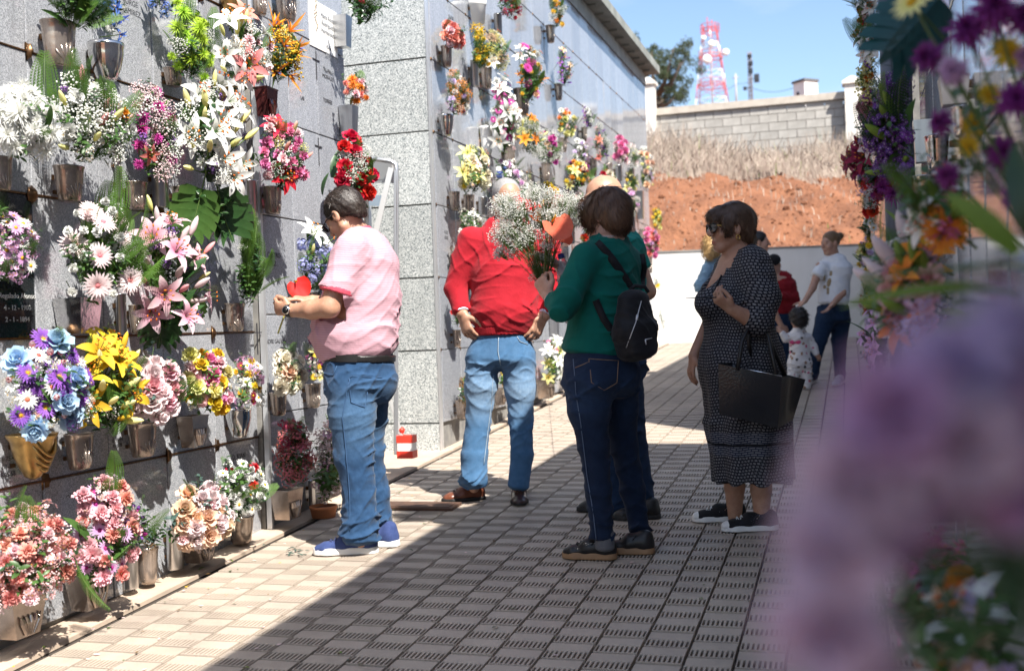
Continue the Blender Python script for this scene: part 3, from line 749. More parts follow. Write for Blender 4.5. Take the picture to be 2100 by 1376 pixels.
def f_daisy(n=16, L=.026, W=.008, cr=.008, two=False):
    b = MB(); ring(b, n, L, W, 1.25, cr*.8, .35, .3, 0, 0, 2, 0, .1, nw=2)
    if two: ring(b, n, L*.8, W, 1.05, cr*.7, .3, .3, .002, 0, 2, .5, .1, nw=2)
    b.ball((0, 0, .001), cr, 1, n=8, k=4, sc=(1, 1, .55)); stem(b, .1, .0018); return b
def f_gerbera():
    b = MB(); ring(b, 22, .045, .011, 1.3, .009, .3, .25, 0, 0, 3, 0, .1, nw=2); ring(b, 20, .038, .010, 1.12, .008, .3, .25, .003, 0, 3, .5, .1, nw=2); ring(b, 16, .014, .004, .7, .006, .5, .2, .004, 1, 1, 0, .2, nw=2)
    b.ball((0, 0, .003), .009, 1, n=8, k=4, sc=(1, 1, .5)); stem(b, .14, .003); return b
def f_pompon():
    b = MB()
    for k in range(5):
        t = k/4; ring(b, int(7+7*math.sin(math.pi*min(.8, t+.1))), .016, .009, .1+2.0*t, .001, -.35, .5, .006*(1-t), 0, 2, FR.random(), .15, point=0, nw=2)
    stem(b, .09, .0018); return b
def f_tulip():
    b = MB(); ring(b, 3, .045, .036, .75, .003, -1.05, .55, 0, 0, 4, 0, .05, nw=4); ring(b, 3, .044, .034, .7, .003, -1.0, .55, 0, 0, 4, .5, .05, nw=4); stem(b, .1, .003); return b
def f_iris():
    b = MB(); ring(b, 3, .045, .022, 1.0, .003, 1.3, .2, 0, 0, 4, 0, .1); ring(b, 3, .042, .016, .15, .002, .3, .3, 0, 0, 3, .5, .1); ring(b, 3, .02, .006, 1.0, .004, .6, .1, .003, 1, 2, 0, .1); stem(b, .15, .0028); return b
def f_anthurium():
    b = MB(); n = 18; c = b.vert((0, -.006, .001), .4); ids = []
    for k in range(n):
        a = 2*math.pi*k/n; r = .052*(1-.35*math.sin(a)+.12*abs(math.cos(a))**1)
        if abs(a-math.pi/2) < .2: r *= .55
        x, y = r*math.cos(a), r*math.sin(a)-.02; ids.append(b.vert((x, y, .024*(x/.05)**2+.008*math.sin(3*a)+.006*math.sin(7*a)-.30*max(0, -y-.03)), 1))
    for k in range(n): b.face((c, ids[k], ids[(k+1) % n]), 0)
    b.tube([(0, .006, .004), (0, -.008, .028), (0, -.014, .052)], [.0045, .005, .002], 6, 1); stem(b, .2, .003, bend=.01); return b
def f_strelitzia():
    b = MB(); ring(b, 7, .085, .014, .45, .003, .12, .5, 0, 0, 3, 0, .45); ring(b, 2, .06, .008, .3, .003, .05, .4, .002, 1, 2, .3, .3)
    b.tube([(0, 0, 0), (-.03, 0, .004), (-.09, 0, .018)], [.008, .007, .001], 6, 2); stem(b, .14, .004); return b
def cluster(n, spread, size, shape='ball', tall=1.0, stems=True, seed=0):
    """a spray: small blooms at the ends of fine branching stalks"""
    b = MB(); R = random.Random(seed)
    for i in range(n):
        d = Vector((R.gauss(0, 1), R.gauss(0, 1), R.gauss(.3, .7))); d = d.normalized()*spread*(.35+.65*R.random()**.5); d.z = d.z*tall*.8
        p = d
        if shape == 'ball': b.ball(p, size*R.uniform(.6, 1.15), 0, R.random(), n=5, k=3, sc=(1, 1, .8))
        else:
            ax = d.normalized(); u = ax.orthogonal().normalized(); v = ax.cross(u)
            for k in range(5):
                a = k*2*math.pi/5+R.random(); q = u*math.cos(a)+v*math.sin(a); w = ax.cross(q)
                i0 = b.vert(p, .1); i1 = b.vert(p+(q*.7+w*.45+ax*.15)*size, .8); i2 = b.vert(p+(q*1.15+ax*.3)*size, 1); i3 = b.vert(p+(q*.7-w*.45+ax*.15)*size, .8); b.face((i0, i1, i2, i3), 0)
            b.ball(p+ax*size*.15, size*.22, 1, n=4, k=3)
        if stems and i % 4 == 0: b.tube([(0, 0, -spread*1.3), (d.x*.35, d.y*.35, -spread*.25), p], .0006, 3, 2, cap=False)
    return b
def f_gyp(): return cluster(110, .062, .0050, 'ball', 1, True, 5)
def f_gypfine(): return cluster(120, .085, .0046, 'ball', 1.1, True, 9)
def f_kal(): return cluster(34, .040, .0075, 'star', .7, True, 6)
def f_mini(): return cluster(22, .045, .010, 'star', .8, True, 8)
def f_berry(): return cluster(34, .045, .0062, 'ball', 1.3, True, 4)
def f_statice(): return cluster(60, .030, .0050, 'star', 1.5, True, 3)
def f_hydr(): return cluster(70, .036, .0085, 'star', .9, False, 2)
def f_fern(n=20, L=.24, W=.05):
    b = MB(); prev = None
    def P(t): return Vector((.0, L*.28*t*t, L*t*(1-.12*t)))
    b.tube([P(i/6) for i in range(7)], [.0016]*6+[.0005], 4, 2, cap=False)
    for i in range(n):
        t = .12+.88*i/n; p = P(t); w = W*math.sin(math.pi*(.12+.80*t))**.8*(1.15-t*.5)
        for s in (-1, 1):
            d = Vector((s*.92, .05, .38)).normalized(); e = Vector((0, .12, 1)).normalized()
            for q in range(4):       # the pinnules of each pinna
                u = (q+.3)/4; c = p+d*w*u+Vector((0, -.10*w*u*u, 0)); l = w*.34*(1-.55*u)+.003
                for s2 in (-1, 1):
                    f = (e*s2+d*.7).normalized(); i0 = b.vert(c, t); i1 = b.vert(c+f*l*.5+d*l*.26, t); i2 = b.vert(c+f*l, min(1, t+.2)); i3 = b.vert(c+f*l*.5-d*l*.2, t); b.face((i0, i1, i2, i3), 0)
    return b
def blade(b, base, d, L, W, bend=.5, m=0, seg=4, fold=.25, up=Vector((0, 0, 1)), g0=0.0):
    d = Vector(d).normalized(); side = d.cross(up); side = side.normalized() if side.length > 1e-4 else Vector((1, 0, 0)); nrm = side.cross(d)
    p = Vector(base); rows = []; gs = []
    for s in range(seg+1):
        t = s/seg
        if s: dd = (d-nrm*bend*t).normalized(); p = p+dd*(L/seg)
        w = W*.5*max(.03, math.sin(math.pi*(.10+.88*t))**.8) if s < seg else .0004
        rows.append([p-side*w+nrm*w*fold, p, p+side*w+nrm*w*fold]); gs.append(min(1, g0+t*.7))
    b.grid(rows, m, gs)
def f_sprig(n=9, L=.16, lw=.018, ll=.05):
    b = MB(); b.tube([(0, 0, 0), (.01, 0, L*.5), (.0, .01, L)], [.002, .0016, .0008], 4, 2, cap=False)
    for i in range(n):
        t = .1+.9*i/n; a = i*2.4; blade(b, (0, 0, L*t), (math.cos(a)*.9, math.sin(a)*.9, .55), ll*(1.1-.4*t), lw, .55, 0, 3)
    return b
def f_leaf(L=.2, W=.055): b = MB(); blade(b, (0, 0, 0), (.1, .1, 1), L, W, .8, 0, 7, .3); return b
def f_strap(L=.26, W=.022): b = MB(); blade(b, (0, 0, 0), (.15, .1, 1), L, W, .9, 0, 7, .35); return b
def f_grass():
    b = MB()
    for i in range(16): a = FR.uniform(0, 6.28); blade(b, (0, 0, 0), (math.cos(a)*.5, math.sin(a)*.5, 1), FR.uniform(.12, .24), .0035, .35, 0, 4, .1)
    return b
def f_monstera(s=.2):
    b = MB(); pts = []
    def mid(t): return Vector((0, s*(t-.12), -s*.35*t*t))
    for sd in (-1, 1):
        nf = 6
        for k in range(nf):
            t0 = k/nf; a0 = .12+.88*t0; a1 = .12+.88*(k+.86)/nf
            w = s*.56*math.sin(math.pi*(.22+.70*t0))**.7
            q0, q1 = mid(a0-.12), mid(a1-.12); dirn = Vector((sd, .25+.55*t0-.25, -.18)).normalized()
            rows = []
            for u in (0, .35, .7, 1.0):
                c0 = q0+dirn*w*u+Vector((0, -.02*u, -s*.22*u*u)); c1 = q1+dirn*w*u*.96+Vector((0, .03*s*u, -s*.22*u*u))
                if u > .9: c0 = c0.lerp(c1, .28); c1 = c1.lerp(c0, .2)
                if .2 < u < .9: c0 = c0.lerp(c1, -.02)
                rows.append([c0, c0.lerp(c1, .5)+Vector((0, 0, s*.012)), c1])
            b.grid(rows, 0, [0, .3, .6, .9])
        # web beside the midrib that joins the fingers
        rows = [[mid(k/8), mid(k/8)+Vector((sd*s*.13*math.sin(math.pi*(.15+.8*k/8)), .01, -.006))] for k in range(9)]
        b.grid(rows, 0, [.1]*9)
    b.tube([mid(0)+Vector((0, -s*.9, -s*.25)), mid(0)+Vector((0, -s*.3, .01)), mid(0), mid(.5), mid(1)], [.003, .003, .0028, .002, .001], 5, 2, cap=False)
    return b
FB = dict(lily=f_lily, bud=f_lilybud, rose=f_rose, carn=f_carnation, mum=f_mum, spider=lambda: f_mum(18, 6, .05, .006), daisy=f_daisy, gerb=f_gerbera, pom=f_pompon, tulip=f_tulip, iris=f_iris,
          anth=f_anthurium, strel=f_strelitzia, gyp=f_gyp, gypf=f_gypfine, kal=f_kal, mini=f_mini, berry=f_berry, stat=f_statice, hydr=f_hydr, fern=f_fern, sprig=f_sprig, leaf=f_leaf, strap=f_strap, grass=f_grass, monst=f_monstera)
FNAME = dict(lily='lily', bud='lily_bud', rose='rose', carn='carnation', mum='chrysanthemum', spider='spider_chrysanthemum', daisy='daisy', gerb='gerbera', pom='pompon_flower', tulip='tulip', iris='iris', anth='anthurium', strel='strelitzia',
             gyp='gypsophila_spray', gypf='gypsophila_spray', kal='kalanchoe_cluster', mini='small_flower_spray', berry='berry_spray', stat='statice_spray', hydr='hydrangea_head', fern='fern_frond', sprig='leaf_sprig', leaf='long_leaf', strap='strap_leaf', grass='grass_tuft', monst='monstera_leaf')
PAL = dict(white=((.78, .78, .70), (.86, .86, .84)), cream=((.80, .72, .50), (.84, .80, .68)), pink=((.80, .38, .42), (.82, .50, .55)), pale=((.82, .60, .60), (.84, .72, .72)), hot=((.72, .10, .30), (.80, .28, .48)), magenta=((.42, .03, .22), (.55, .07, .33)),
           red=((.45, .012, .015), (.62, .02, .02)), wine=((.20, .01, .04), (.36, .03, .09)), coral=((.78, .16, .12), (.82, .34, .28)), orange=((.75, .20, .02), (.85, .34, .04)), yellow=((.72, .42, .02), (.80, .58, .05)), lemon=((.82, .76, .22), (.86, .82, .42)),
           lime=((.28, .46, .02), (.48, .68, .08)), purple=((.20, .05, .38), (.36, .14, .56)), violet=((.11, .03, .22), (.20, .08, .34)), lilac=((.60, .44, .74), (.76, .62, .85)), blue=((.06, .12, .50), (.16, .28, .66)), sky=((.30, .50, .76), (.52, .70, .84)), peach=((.78, .46, .30), (.84, .62, .46)),
           pinkw=((.82, .20, .28), (.85, .74, .74)), stargazer=((.70, .20, .34), (.86, .72, .74)), lavender=((.30, .30, .62), (.42, .46, .78)), plum=((.16, .012, .14), (.30, .05, .28)), rosey=((.68, .22, .24), (.80, .42, .42)), kalred=((.50, .06, .14), (.70, .26, .30)), salmon=((.74, .18, .15), (.84, .42, .36)),
           redor=((.55, .08, .035), (.70, .17, .09)), vermil=((.55, .03, .01), (.68, .07, .02)), brown=((.20, .11, .05), (.32, .20, .10)), orchid=((.64, .30, .60), (.80, .54, .76)), blush=((.80, .54, .70), (.88, .72, .83)), mauve=((.48, .26, .48), (.62, .42, .62)),
           fern=G_fern, dark=G_dark, mid=G_mid, blueg=G_blue, limeg=G_lime, teal=G_blue, teald=leafmat('teal_dark_leaf', (.010, .07, .075), (.02, .11, .11), .35, .15))
FC = {}
def flower_mesh(ft, col, center='yellow'):
    key = (ft, col, center)
    if key not in FC:
        pc = PAL[col]; pm = pc if isinstance(pc, bpy.types.Material) else petal_mat(*pc)
        cc = PAL[center]; cm = cc if isinstance(cc, bpy.types.Material) else petal_mat(*cc)
        vars_ = []
        for v in range(3 if ft in ('lily', 'rose', 'carn', 'mum', 'gerb', 'daisy', 'bud', 'fern', 'sprig') else 1):
            vars_.append(FB[ft]().mesh(FNAME[ft], [pm, cm, G_stem]))
        FC[key] = vars_
    return FR.choice(FC[key])
CENTER = dict(lily='orange', gerb='wine', iris='yellow', anth='yellow', strel='blue', daisy='yellow', mini='yellow', stat='white', hydr='white', kal='yellow')
UPV = Vector((0, 0, 1))
def put(root, ft, col, pos, axis, size=1.0, spin=None, center=None):
    """one flower or leaf of a bouquet, its axis pointing along axis"""
    me = flower_mesh(ft, col, center or CENTER.get(ft, 'yellow'))
    o = bpy.data.objects.new(FNAME[ft], me); COL.objects.link(o); o.parent = root
    q = Vector(axis).to_track_quat('Z', 'Y'); sp = FR.uniform(0, 6.28) if spin is None else spin
    o.rotation_mode = 'QUATERNION'; o.rotation_quaternion = q @ Euler((0, 0, sp)).to_quaternion(); o.location = pos; o.scale = (size,)*3
    return o
LEAFY = ('fern', 'sprig', 'leaf', 'strap', 'grass', 'monst')
def bouquet(label, center, W, H, out, items, dpt=None, lean=None, group=None, name='bouquet', face=.55):
    """items: (kind, colour, count, size[, centre]); blooms cover the front of an egg W wide, H high, its stalks gather at the foot"""
    center = Vector(center); out = Vector(out).normalized(); side = UPV.cross(out).normalized(); D = dpt or min(W, H)*.85
    root = empty(name, center-UPV*H*.5, label, 'flowers', group)
    foot = Vector((0, 0, 0)); mid = UPV*H*.5
    placed = []; area = W*H
    items = list(items)+[('sprig', 'dark', max(2, int(area*75)), .8), ('sprig', 'mid', max(2, int(area*70)), .8), ('fern', 'fern', max(1, int(area*30)), .8), ('leaf', 'mid', max(1, int(area*16)), .55)]
    tocam = (Vector(CAM)-center).normalized()
    for it in items:
        ft, col, n, sz = it[:4]; n = max(1, round(n*(1.1 if ft in ('lily', 'monst', 'bud') else 1.45))); cen = it[4] if len(it) > 4 else None
        leaf = ft in LEAFY
        for k in range(n):
            best = None
            for tr in range(1 if leaf else 9):
                a = FR.uniform(-1.25, 1.25); e = FR.uniform(-.75, 1.35) if not leaf else FR.uniform(-.35, 1.4)
                d = out*math.cos(a)*math.cos(e)+side*math.sin(a)*math.cos(e)*1.0+UPV*math.sin(e)
                if d.dot(tocam)+.35*d.z < -.15 and tr < 8: continue
                p = mid+Vector((0, 0, d.z*H*.5)); w = d-UPV*d.z; p = p+side*(w.dot(side)*W*.5)+out*(w.dot(out)*D*.5)
                p = mid+(p-mid)*FR.uniform(.66, 1.06)
                dist = min([(p-q).length for q in placed] or [1])
                if best is None or dist > best[0]: best = (dist, p, d)
            if best is None: best = (0, mid+out*D*.4, out)
            dist, p, d = best
            if leaf:
                st = foot.lerp(p, FR.uniform(.15, .6) if FR.random() < .5 else FR.uniform(.45, .88)); ax = (p-foot*1.0-UPV*H*.15); ax = ax.normalized()+Vector((FR.uniform(-.25, .25), FR.uniform(-.25, .25), FR.uniform(-.2, .2)))
                if ft == 'monst': st = foot.lerp(mid, FR.uniform(.3, 1.0))+out*D*.25
                put(root, ft, col, st, ax, sz*FR.uniform(.8, 1.15))
            else:
                placed.append(p)
                ax = d*(1-face)+(out*.5+UPV*.35+tocam*.35)*face+Vector((FR.uniform(-.3, .3),)*1+(FR.uniform(-.3, .3), FR.uniform(-.25, .25)))
                if ft == 'bud' : ax = d+UPV*.7+Vector((FR.uniform(-.2, .2), FR.uniform(-.2, .2), 0))
                put(root, ft, col, p, ax, sz*FR.uniform(.85, 1.15), center=cen)
    return root

# vases
M_steel = mat('polished_steel', (.62, .61, .60), .12, 1.0, bs=24, bst=.08, bd=.01)
M_steelb = mat('brushed_steel', (.58, .58, .58), .28, 1.0, c2=(.45, .45, .46), ns=30, stretch=(1, 1, .05))
M_smoke = mat('smoked_brown_vase', (.48, .405, .35), .24, .75, c2=(.28, .23, .20), ns=10, bs=18, bst=.15, bd=.01)
M_gold = mat('gilt_vase', (.52, .33, .12), .30, .9, c2=(.30, .18, .07), ns=30)
M_terra = mat('terracotta_pot', (.46, .17, .07), .8, c2=(.36, .13, .055), ns=10)
M_water = mat('dark_vase_mouth', (.03, .035, .025), .3)
def v_shell(w, h, m):
    b = MB(); prof = [(.30, 0), (.36, .04), (.40, .25), (.44, .5), (.47, .8), (.49, .94), (.52, .97), (.52, 1.0), (.47, 1.0), (.45, .9)]
    b.lathe([(r*w, z*h) for r, z in prof], 22, 0, sx=.82, sy=1, cap=True)
    # the fan of ribs pressed into the lower front
    for sx in (0,):
        for k in range(-3, 4):
            a = k*.34; x0 = .335*w; pts = []
            for t in (0, .5, 1):
                ang = a*(.35+.65*t); r = (.33+.10*t)*w*1.02; pts.append((r*math.cos(ang)*.82, r*math.sin(ang), (.05+.46*t*math.cos(a*.9))*h))
            b.tube(pts, [.010*w*1.2, .03*w, .022*w], 5)
    return b
def v_plain(w, h, m): b = MB(); b.lathe([(.30*w, 0), (.36*w, .1*h), (.42*w, .5*h), (.47*w, .9*h), (.50*w, .93*h), (.50*w, h), (.46*w, h), (.44*w, .9*h)], 24); return b
def v_bowl(w, h, m): b = MB(); b.lathe([(.24*w, 0), (.28*w, .05*h), (.40*w, .35*h), (.485*w, .7*h), (.48*w, .86*h), (.50*w, .9*h), (.50*w, h), (.45*w, h), (.44*w, .85*h)], 26); return b
def v_square(w, h, m):
    b = MB(); a, c = w*.40, w*.5
    rows = [[(-x, -x, z), (x, -x, z), (x, x, z), (-x, x, z)] for x, z in ((a, 0), (c, h), (c*.93, h), (c*.9, h*.85))]
    b.grid(rows, 0, None, True); b.face([3, 2, 1, 0]); b.face([12, 13, 14, 15], 1); return b
def v_sleeve(w, h, m): b = MB(); b.lathe([(.46*w, 0), (.46*w, h*.02), (.48*w, h*.05), (.48*w, h*.96), (.5*w, h*.97), (.5*w, h), (.46*w, h), (.45*w, h*.85)], 20, sx=.75); return b
def v_urn(w, h, m): b = MB(); b.lathe([(.16*w, -.02*h), (.18*w, 0), (.30*w, .12*h), (.46*w, .42*h), (.50*w, .66*h), (.44*w, .82*h), (.42*w, .86*h), (.50*w, .96*h), (.50*w, h), (.44*w, h), (.40*w, .85*h)], 40, fn=lambda a, z: 1+.035*math.cos(14*a)*(1 if .1*h < z < .75*h else 0)); return b
def v_spout(w, h, m):
    b = MB(); b.lathe([(.06*w, 0), (.16*w, .06*h), (.28*w, .28*h), (.38*w, .55*h), (.44*w, .85*h), (.50*w, .94*h), (.52*w, 1.0*h), (.46*w, h), (.42*w, .86*h)], 26)
    for k in range(4):
        pts = []
        for i in range(8):
            t = i/7; a = -.5+1.9*t; z = h*(.93-.16*k-.42*math.sin(math.pi*t)*(1-.12*k)); r = w*(.46-.055*k)*(1.0-.10*math.sin(math.pi*t)); pts.append((r*math.cos(a), r*math.sin(a), z))
        b.tube(pts, [.006+.02*w*math.sin(math.pi*i/7) for i in range(8)], 6)
    return b
def v_pot(w, h, m): b = MB(); b.lathe([(.36*w, 0), (.46*w, .78*h), (.5*w, .8*h), (.5*w, h), (.46*w, h), (.44*w, .8*h)], 22); return b
def v_taper(w, h, m):
    b = MB(); rows = [[(-x*.62, -y, z), (x*.62, -y, z), (x*.62, y, z), (-x*.62, y, z)] for x, y, z in ((.40*w, .34*w, 0), (.5*w, .5*w, h*.96), (.53*w, .53*w, h*.97), (.53*w, .53*w, h), (.46*w, .46*w, h), (.44*w, .44*w, h*.85))]
    b.grid(rows, 0, None, True); b.face([3, 2, 1, 0]); e = len(b.v)-4; b.face([e, e+1, e+2, e+3], 1)
    for k in range(-2, 3): b.tube([(.28*w, k*.05*w, .06*h), (.31*w, k*.11*w, .40*h), (.325*w, k*.145*w, .58*h)], [.006, .012, .004], 5)
    return b
VB = dict(shell=v_shell, plain=v_plain, bowl=v_bowl, square=v_square, sleeve=v_sleeve, urn=v_urn, spout=v_spout, pot=v_pot, taper=v_taper)
VC = {}
def vase(label, kind, px0, py0, px1, py1, X, m=None, sgn=1, group='vases hung on the niche walls', clamp=True, yaw=0.0):
    cx, cy = (px0+px1)/2, (py0+py1)/2
    p = on_x(cx, cy, X+sgn*.06); s = depth(p)/FPX; w, h = (px1-px0)*s, (py1-py0)*s
    p = on_x(cx, cy, X+sgn*(w*.5+.006)); zb = p[2]-h/2; m = m or M_steel
    b = VB[kind](w, h, m); o = empty('flower_vase', (p[0], p[1], zb), label, 'vase', group)
    sq = kind in ('square', 'taper', 'spout')
    me = b.mesh('vase_body', [m, M_water], not (kind in ('square', 'taper')))
    q = add('vase_body', me, o); q.rotation_euler = (0, 0, (0 if sgn > 0 else math.pi)+yaw-(.35 if kind == 'spout' else 0))
    if clamp:
        c = MB(); c.box((-sgn*(w*.5+.0), 0, h*.72), (.02, .03, .02)); c.box((-sgn*(w*.5+.004), 0, h*.3), (.016, .02, .016)); c.obj('bracket', M_bronze, o, smooth=False)
    return Vector((p[0], p[1], zb+h)), w
def bq(label, px0, py0, px1, py1, X, items, sgn=1, off=None, **k):
    cx, cy = (px0+px1)/2, (py0+py1)/2
    p = on_x(cx, cy, X+sgn*.12); s = depth(p)/FPX; W, H = (px1-px0)*s*1.0, (py1-py0)*s*1.0
    dp = k.pop('dpt', None) or min(W, H, .34)*.85
    p = on_x(cx, cy, X+sgn*((off if off is not None else dp*.5+.035)))
    return bouquet(label, p, W, H, (sgn, -.25*1, .0), items, dpt=dp, **k)
# ------------------------------------------------------------------ near left wall, top row to bottom row
A, B2 = WX1, WX2
vase('clear shell vase under ferns, top row left', 'shell', 82, 48, 160, 138, A, M_smoke); bq('green ferns with pink buds in the top left vase', 70, -45, 215, 75, A, [('fern', 'fern', 9, .8), ('sprig', 'mid', 6, .9), ('bud', 'pink', 4, .8), ('fern', 'dark', 4, .7), ('sprig', 'limeg', 3, .7)])
vase('round steel vase under blue irises', 'bowl', 182, 90, 254, 166, A, M_steel); bq('white and deep blue irises in round steel vase', 192, -35, 256, 92, A, [('iris', 'blue', 7, .8), ('mum', 'white', 3, .6), ('sprig', 'dark', 4, .6), ('strap', 'mid', 3, .6)])
vase('small dark vase beneath lime chrysanthemums', 'shell', 333, 142, 378, 178, A, M_smoke); bq('lime green chrysanthemums with white filler and red heart', 326, 12, 432, 190, A, [('spider', 'lime', 10, .9), ('mum', 'lime', 5, .9), ('gyp', 'white', 5, .7), ('fern', 'fern', 6, .7), ('sprig', 'dark', 5, .8)])
bq('blue statice with dark leaves left of lime chrysanthemums', 296, -40, 345, 48, A, [('stat', 'blue', 5, .9), ('sprig', 'dark', 6, .8)])
vase('fluted gilt urn holding white and red lilies', 'urn', 436, 176, 490, 232, A, M_gold); bq('white lilies, red lily and speckled carnations in gilt urn', 420, 36, 552, 198, A, [('lily', 'white', 5, 1.15), ('lily', 'salmon', 2, 1.25), ('carn', 'pinkw', 4, .9), ('bud', 'lemon', 5, .8), ('gyp', 'white', 5, .8), ('fern', 'fern', 7, .75), ('sprig', 'dark', 6, .8), ('mini', 'white', 4, .9)])
vase('dark ruby square vase under orange strelitzia', 'taper', 523, 182, 570, 240, B2, mat('ruby_glass', (.16, .04, .04), .08, .6, c2=(.07, .03, .03), ns=14)); bq('orange strelitzia with yellow button flowers', 528, 52, 612, 192, B2, [('strel', 'orange', 6, 1.0), ('berry', 'yellow', 9, 1.0), ('mini', 'lemon', 3, .8), ('sprig', 'dark', 7, .7), ('strap', 'mid', 3, .7)], off=.16)
vase('gilt urn cut off by the top of the picture', 'urn', 452, -28, 494, 32, A, M_gold); vase('bronze vase at top edge right of the gilt urn', 'shell', 514, -30, 552, 32, B2, M_smoke); vase('empty dark vase with dry stems at top edge', 'shell', 560, -30, 614, 45, B2, M_smoke)
bq('dry brown stems in the empty dark vase at top edge', 556, -70, 620, -5, B2, [('berry', 'brown', 5, .8), ('grass', 'dark', 3, .6)])
# second row
vase('steel vase under the white chrysanthemums at the left edge', 'shell', -20, 322, 28, 392, A, M_smoke); bq('big white spider chrysanthemums at the left edge', -55, 182, 108, 340, A, [('spider', 'white', 17, 1.15), ('mum', 'white', 8, 1.0), ('sprig', 'mid', 6, .9), ('daisy', 'white', 4, .9)])
vase('smoked shell vase under mixed white bouquet with lily buds', 'shell', 108, 342, 176, 414, A, M_smoke); bq('white filler flowers with pink lily buds and fern', 82, 172, 262, 350, A, [('gyp', 'white', 11, .95), ('carn', 'white', 7, .85), ('bud', 'rosey', 4, .9), ('bud', 'lemon', 4, .8), ('fern', 'fern', 12, .9), ('sprig', 'mid', 10, .9), ('mini', 'white', 6, .9), ('carn', 'orange', 1, .6), ('stat', 'purple', 3, .6)])
vase('tall steel sleeve vase right of the smoked shell vase', 'sleeve', 234, 312, 252, 406, A, M_steelb)
vase('smoked vase under magenta chrysanthemums', 'shell', 255, 374, 306, 430, A, M_smoke); vase('tall steel sleeve vase below magenta chrysanthemums', 'sleeve', 308, 344, 350, 426, A, M_steelb)
bq('magenta chrysanthemums and white gypsophila', 248, 185, 356, 382, A, [('mum', 'magenta', 9, .95), ('gyp', 'pale', 8, .9), ('carn', 'pinkw', 2, .8), ('lily', 'coral', 1, .6), ('fern', 'fern', 3, .6), ('sprig', 'mid', 5, .7), ('stat', 'purple', 3, .7), ('gyp', 'white', 4, .9)])
vase('smoked vase under the large white lilies', 'shell', 350, 384, 398, 446, A, M_smoke); bq('large white lilies with purple statice, buds and monstera leaves', 338, 172, 516, 405, A, [('lily', 'white', 9, 1.25), ('bud', 'lemon', 11, .95), ('stat', 'violet', 6, 1.0), ('gyp', 'white', 6, .9), ('carn', 'white', 3, .8), ('sprig', 'dark', 8, 1.0), ('leaf', 'dark', 5, .8), ('fern', 'dark', 3, .9)])
bq('two monstera leaves hanging below the white lilies', 392, 385, 480, 492, A, [('leaf', 'dark', 2, .5)], off=.14)
vase('smoked vase under pink carnations with red lily', 'shell', 536, 384, 582, 440, B2, M_smoke); vase('short steel sleeve vase left of the pink carnations', 'sleeve', 497, 370, 531, 446, A, M_steelb)
bq('pink carnations with a red lily and white filler', 500, 255, 632, 402, B2, [('lily', 'red', 2, 1.1), ('carn', 'hot', 11, .95), ('carn', 'pinkw', 6, .9), ('bud', 'salmon', 3, .7), ('sprig', 'dark', 8, .8), ('gyp', 'white', 5, .8), ('fern', 'fern', 4, .6), ('gyp', 'lemon', 2, .7)])
# third row
bq('white and pink daisies in front of the black slab', -40, 438, 72, 595, A, [('daisy', 'white', 9, 1.0), ('mini', 'orchid', 7, .9), ('daisy', 'orchid', 5, .9), ('sprig', 'mid', 8, .8), ('fern', 'mid', 3, .8)])
vase('mirror steel square vase under pink gerberas', 'square', 126, 612, 194, 684, A, M_steel); bq('pale pink gerberas with white pompons and fern', 100, 418, 288, 640, A, [('gerb', 'pale', 6, 1.05, 'rosey'), ('pom', 'white', 20, 1.1), ('fern', 'fern', 15, 1.0), ('sprig', 'mid', 8, .9), ('carn', 'pale', 2, .7)])
vase('clear sleeve vase under pink lilies', 'sleeve', 236, 602, 262, 688, A, M_steelb); vase('small smoked vase under pink lilies', 'shell', 262, 625, 300, 685, A, M_smoke)
bq('pink stargazer lilies with purple statice and monstera leaves', 252, 432, 428, 690, A, [('lily', 'stargazer', 7, 1.2), ('bud', 'pale', 6, 1.0), ('bud', 'rosey', 3, .8), ('stat', 'violet', 5, .9), ('bud', 'lemon', 3, .7), ('grass', 'dark', 3, .9), ('leaf', 'dark', 5, .8), ('sprig', 'mid', 6, .8), ('fern', 'fern', 3, .8)])
vase('smoked vase holding green fern only', 'shell', 458, 622, 506, 680, A, M_smoke); bq('upright bright green fern without flowers', 452, 482, 552, 645, A, [('fern', 'fern', 16, .95), ('sprig', 'mid', 5, .8), ('gyp', 'white', 1, .5)])
bq('blue carnations and white lilies in front of the pink polo man', 572, 482, 692, 620, B2, [('hydr', 'lavender', 6, 1.1), ('stat', 'lavender', 4, 1.2), ('lily', 'white', 3, 1.3), ('fern', 'fern', 4, .7), ('bud', 'lemon', 3, .8), ('sprig', 'dark', 6, .7), ('berry', 'yellow', 1, .6)], off=.2)
vase('smoked vase behind the pink polo man', 'shell', 622, 600, 668, 655, B2, M_smoke)
bq('red roses with gypsophila above the pink polo man', 668, 285, 765, 438, B2, [('rose', 'red', 11, 1.0), ('gyp', 'white', 7, .75), ('sprig', 'dark', 9, .8), ('leaf', 'dark', 4, .9)], off=.24)
vase('slender square steel vase at the wall corner', 'square', 700, 218, 731, 282, B2, M_steelb); bq('orange and pink chrysanthemums at the wall corner', 686, 160, 752, 224, B2, [('mum', 'orange', 4, .95), ('mum', 'coral', 2, .8), ('carn', 'pinkw', 2, .8), ('mum', 'magenta', 2, .6), ('sprig', 'mid', 4, .5)], off=.15)
vase('pale square vase at the top of the wall corner', 'square', 688, 34, 718, 98, B2, M_steelb); bq('dark green leaves with dark red buds at the top of the wall corner', 678, -35, 786, 62, B2, [('sprig', 'dark', 10, .9), ('leaf', 'mid', 3, .7), ('fern', 'dark', 5, .7), ('mini', 'wine', 3, .6)], off=.2)
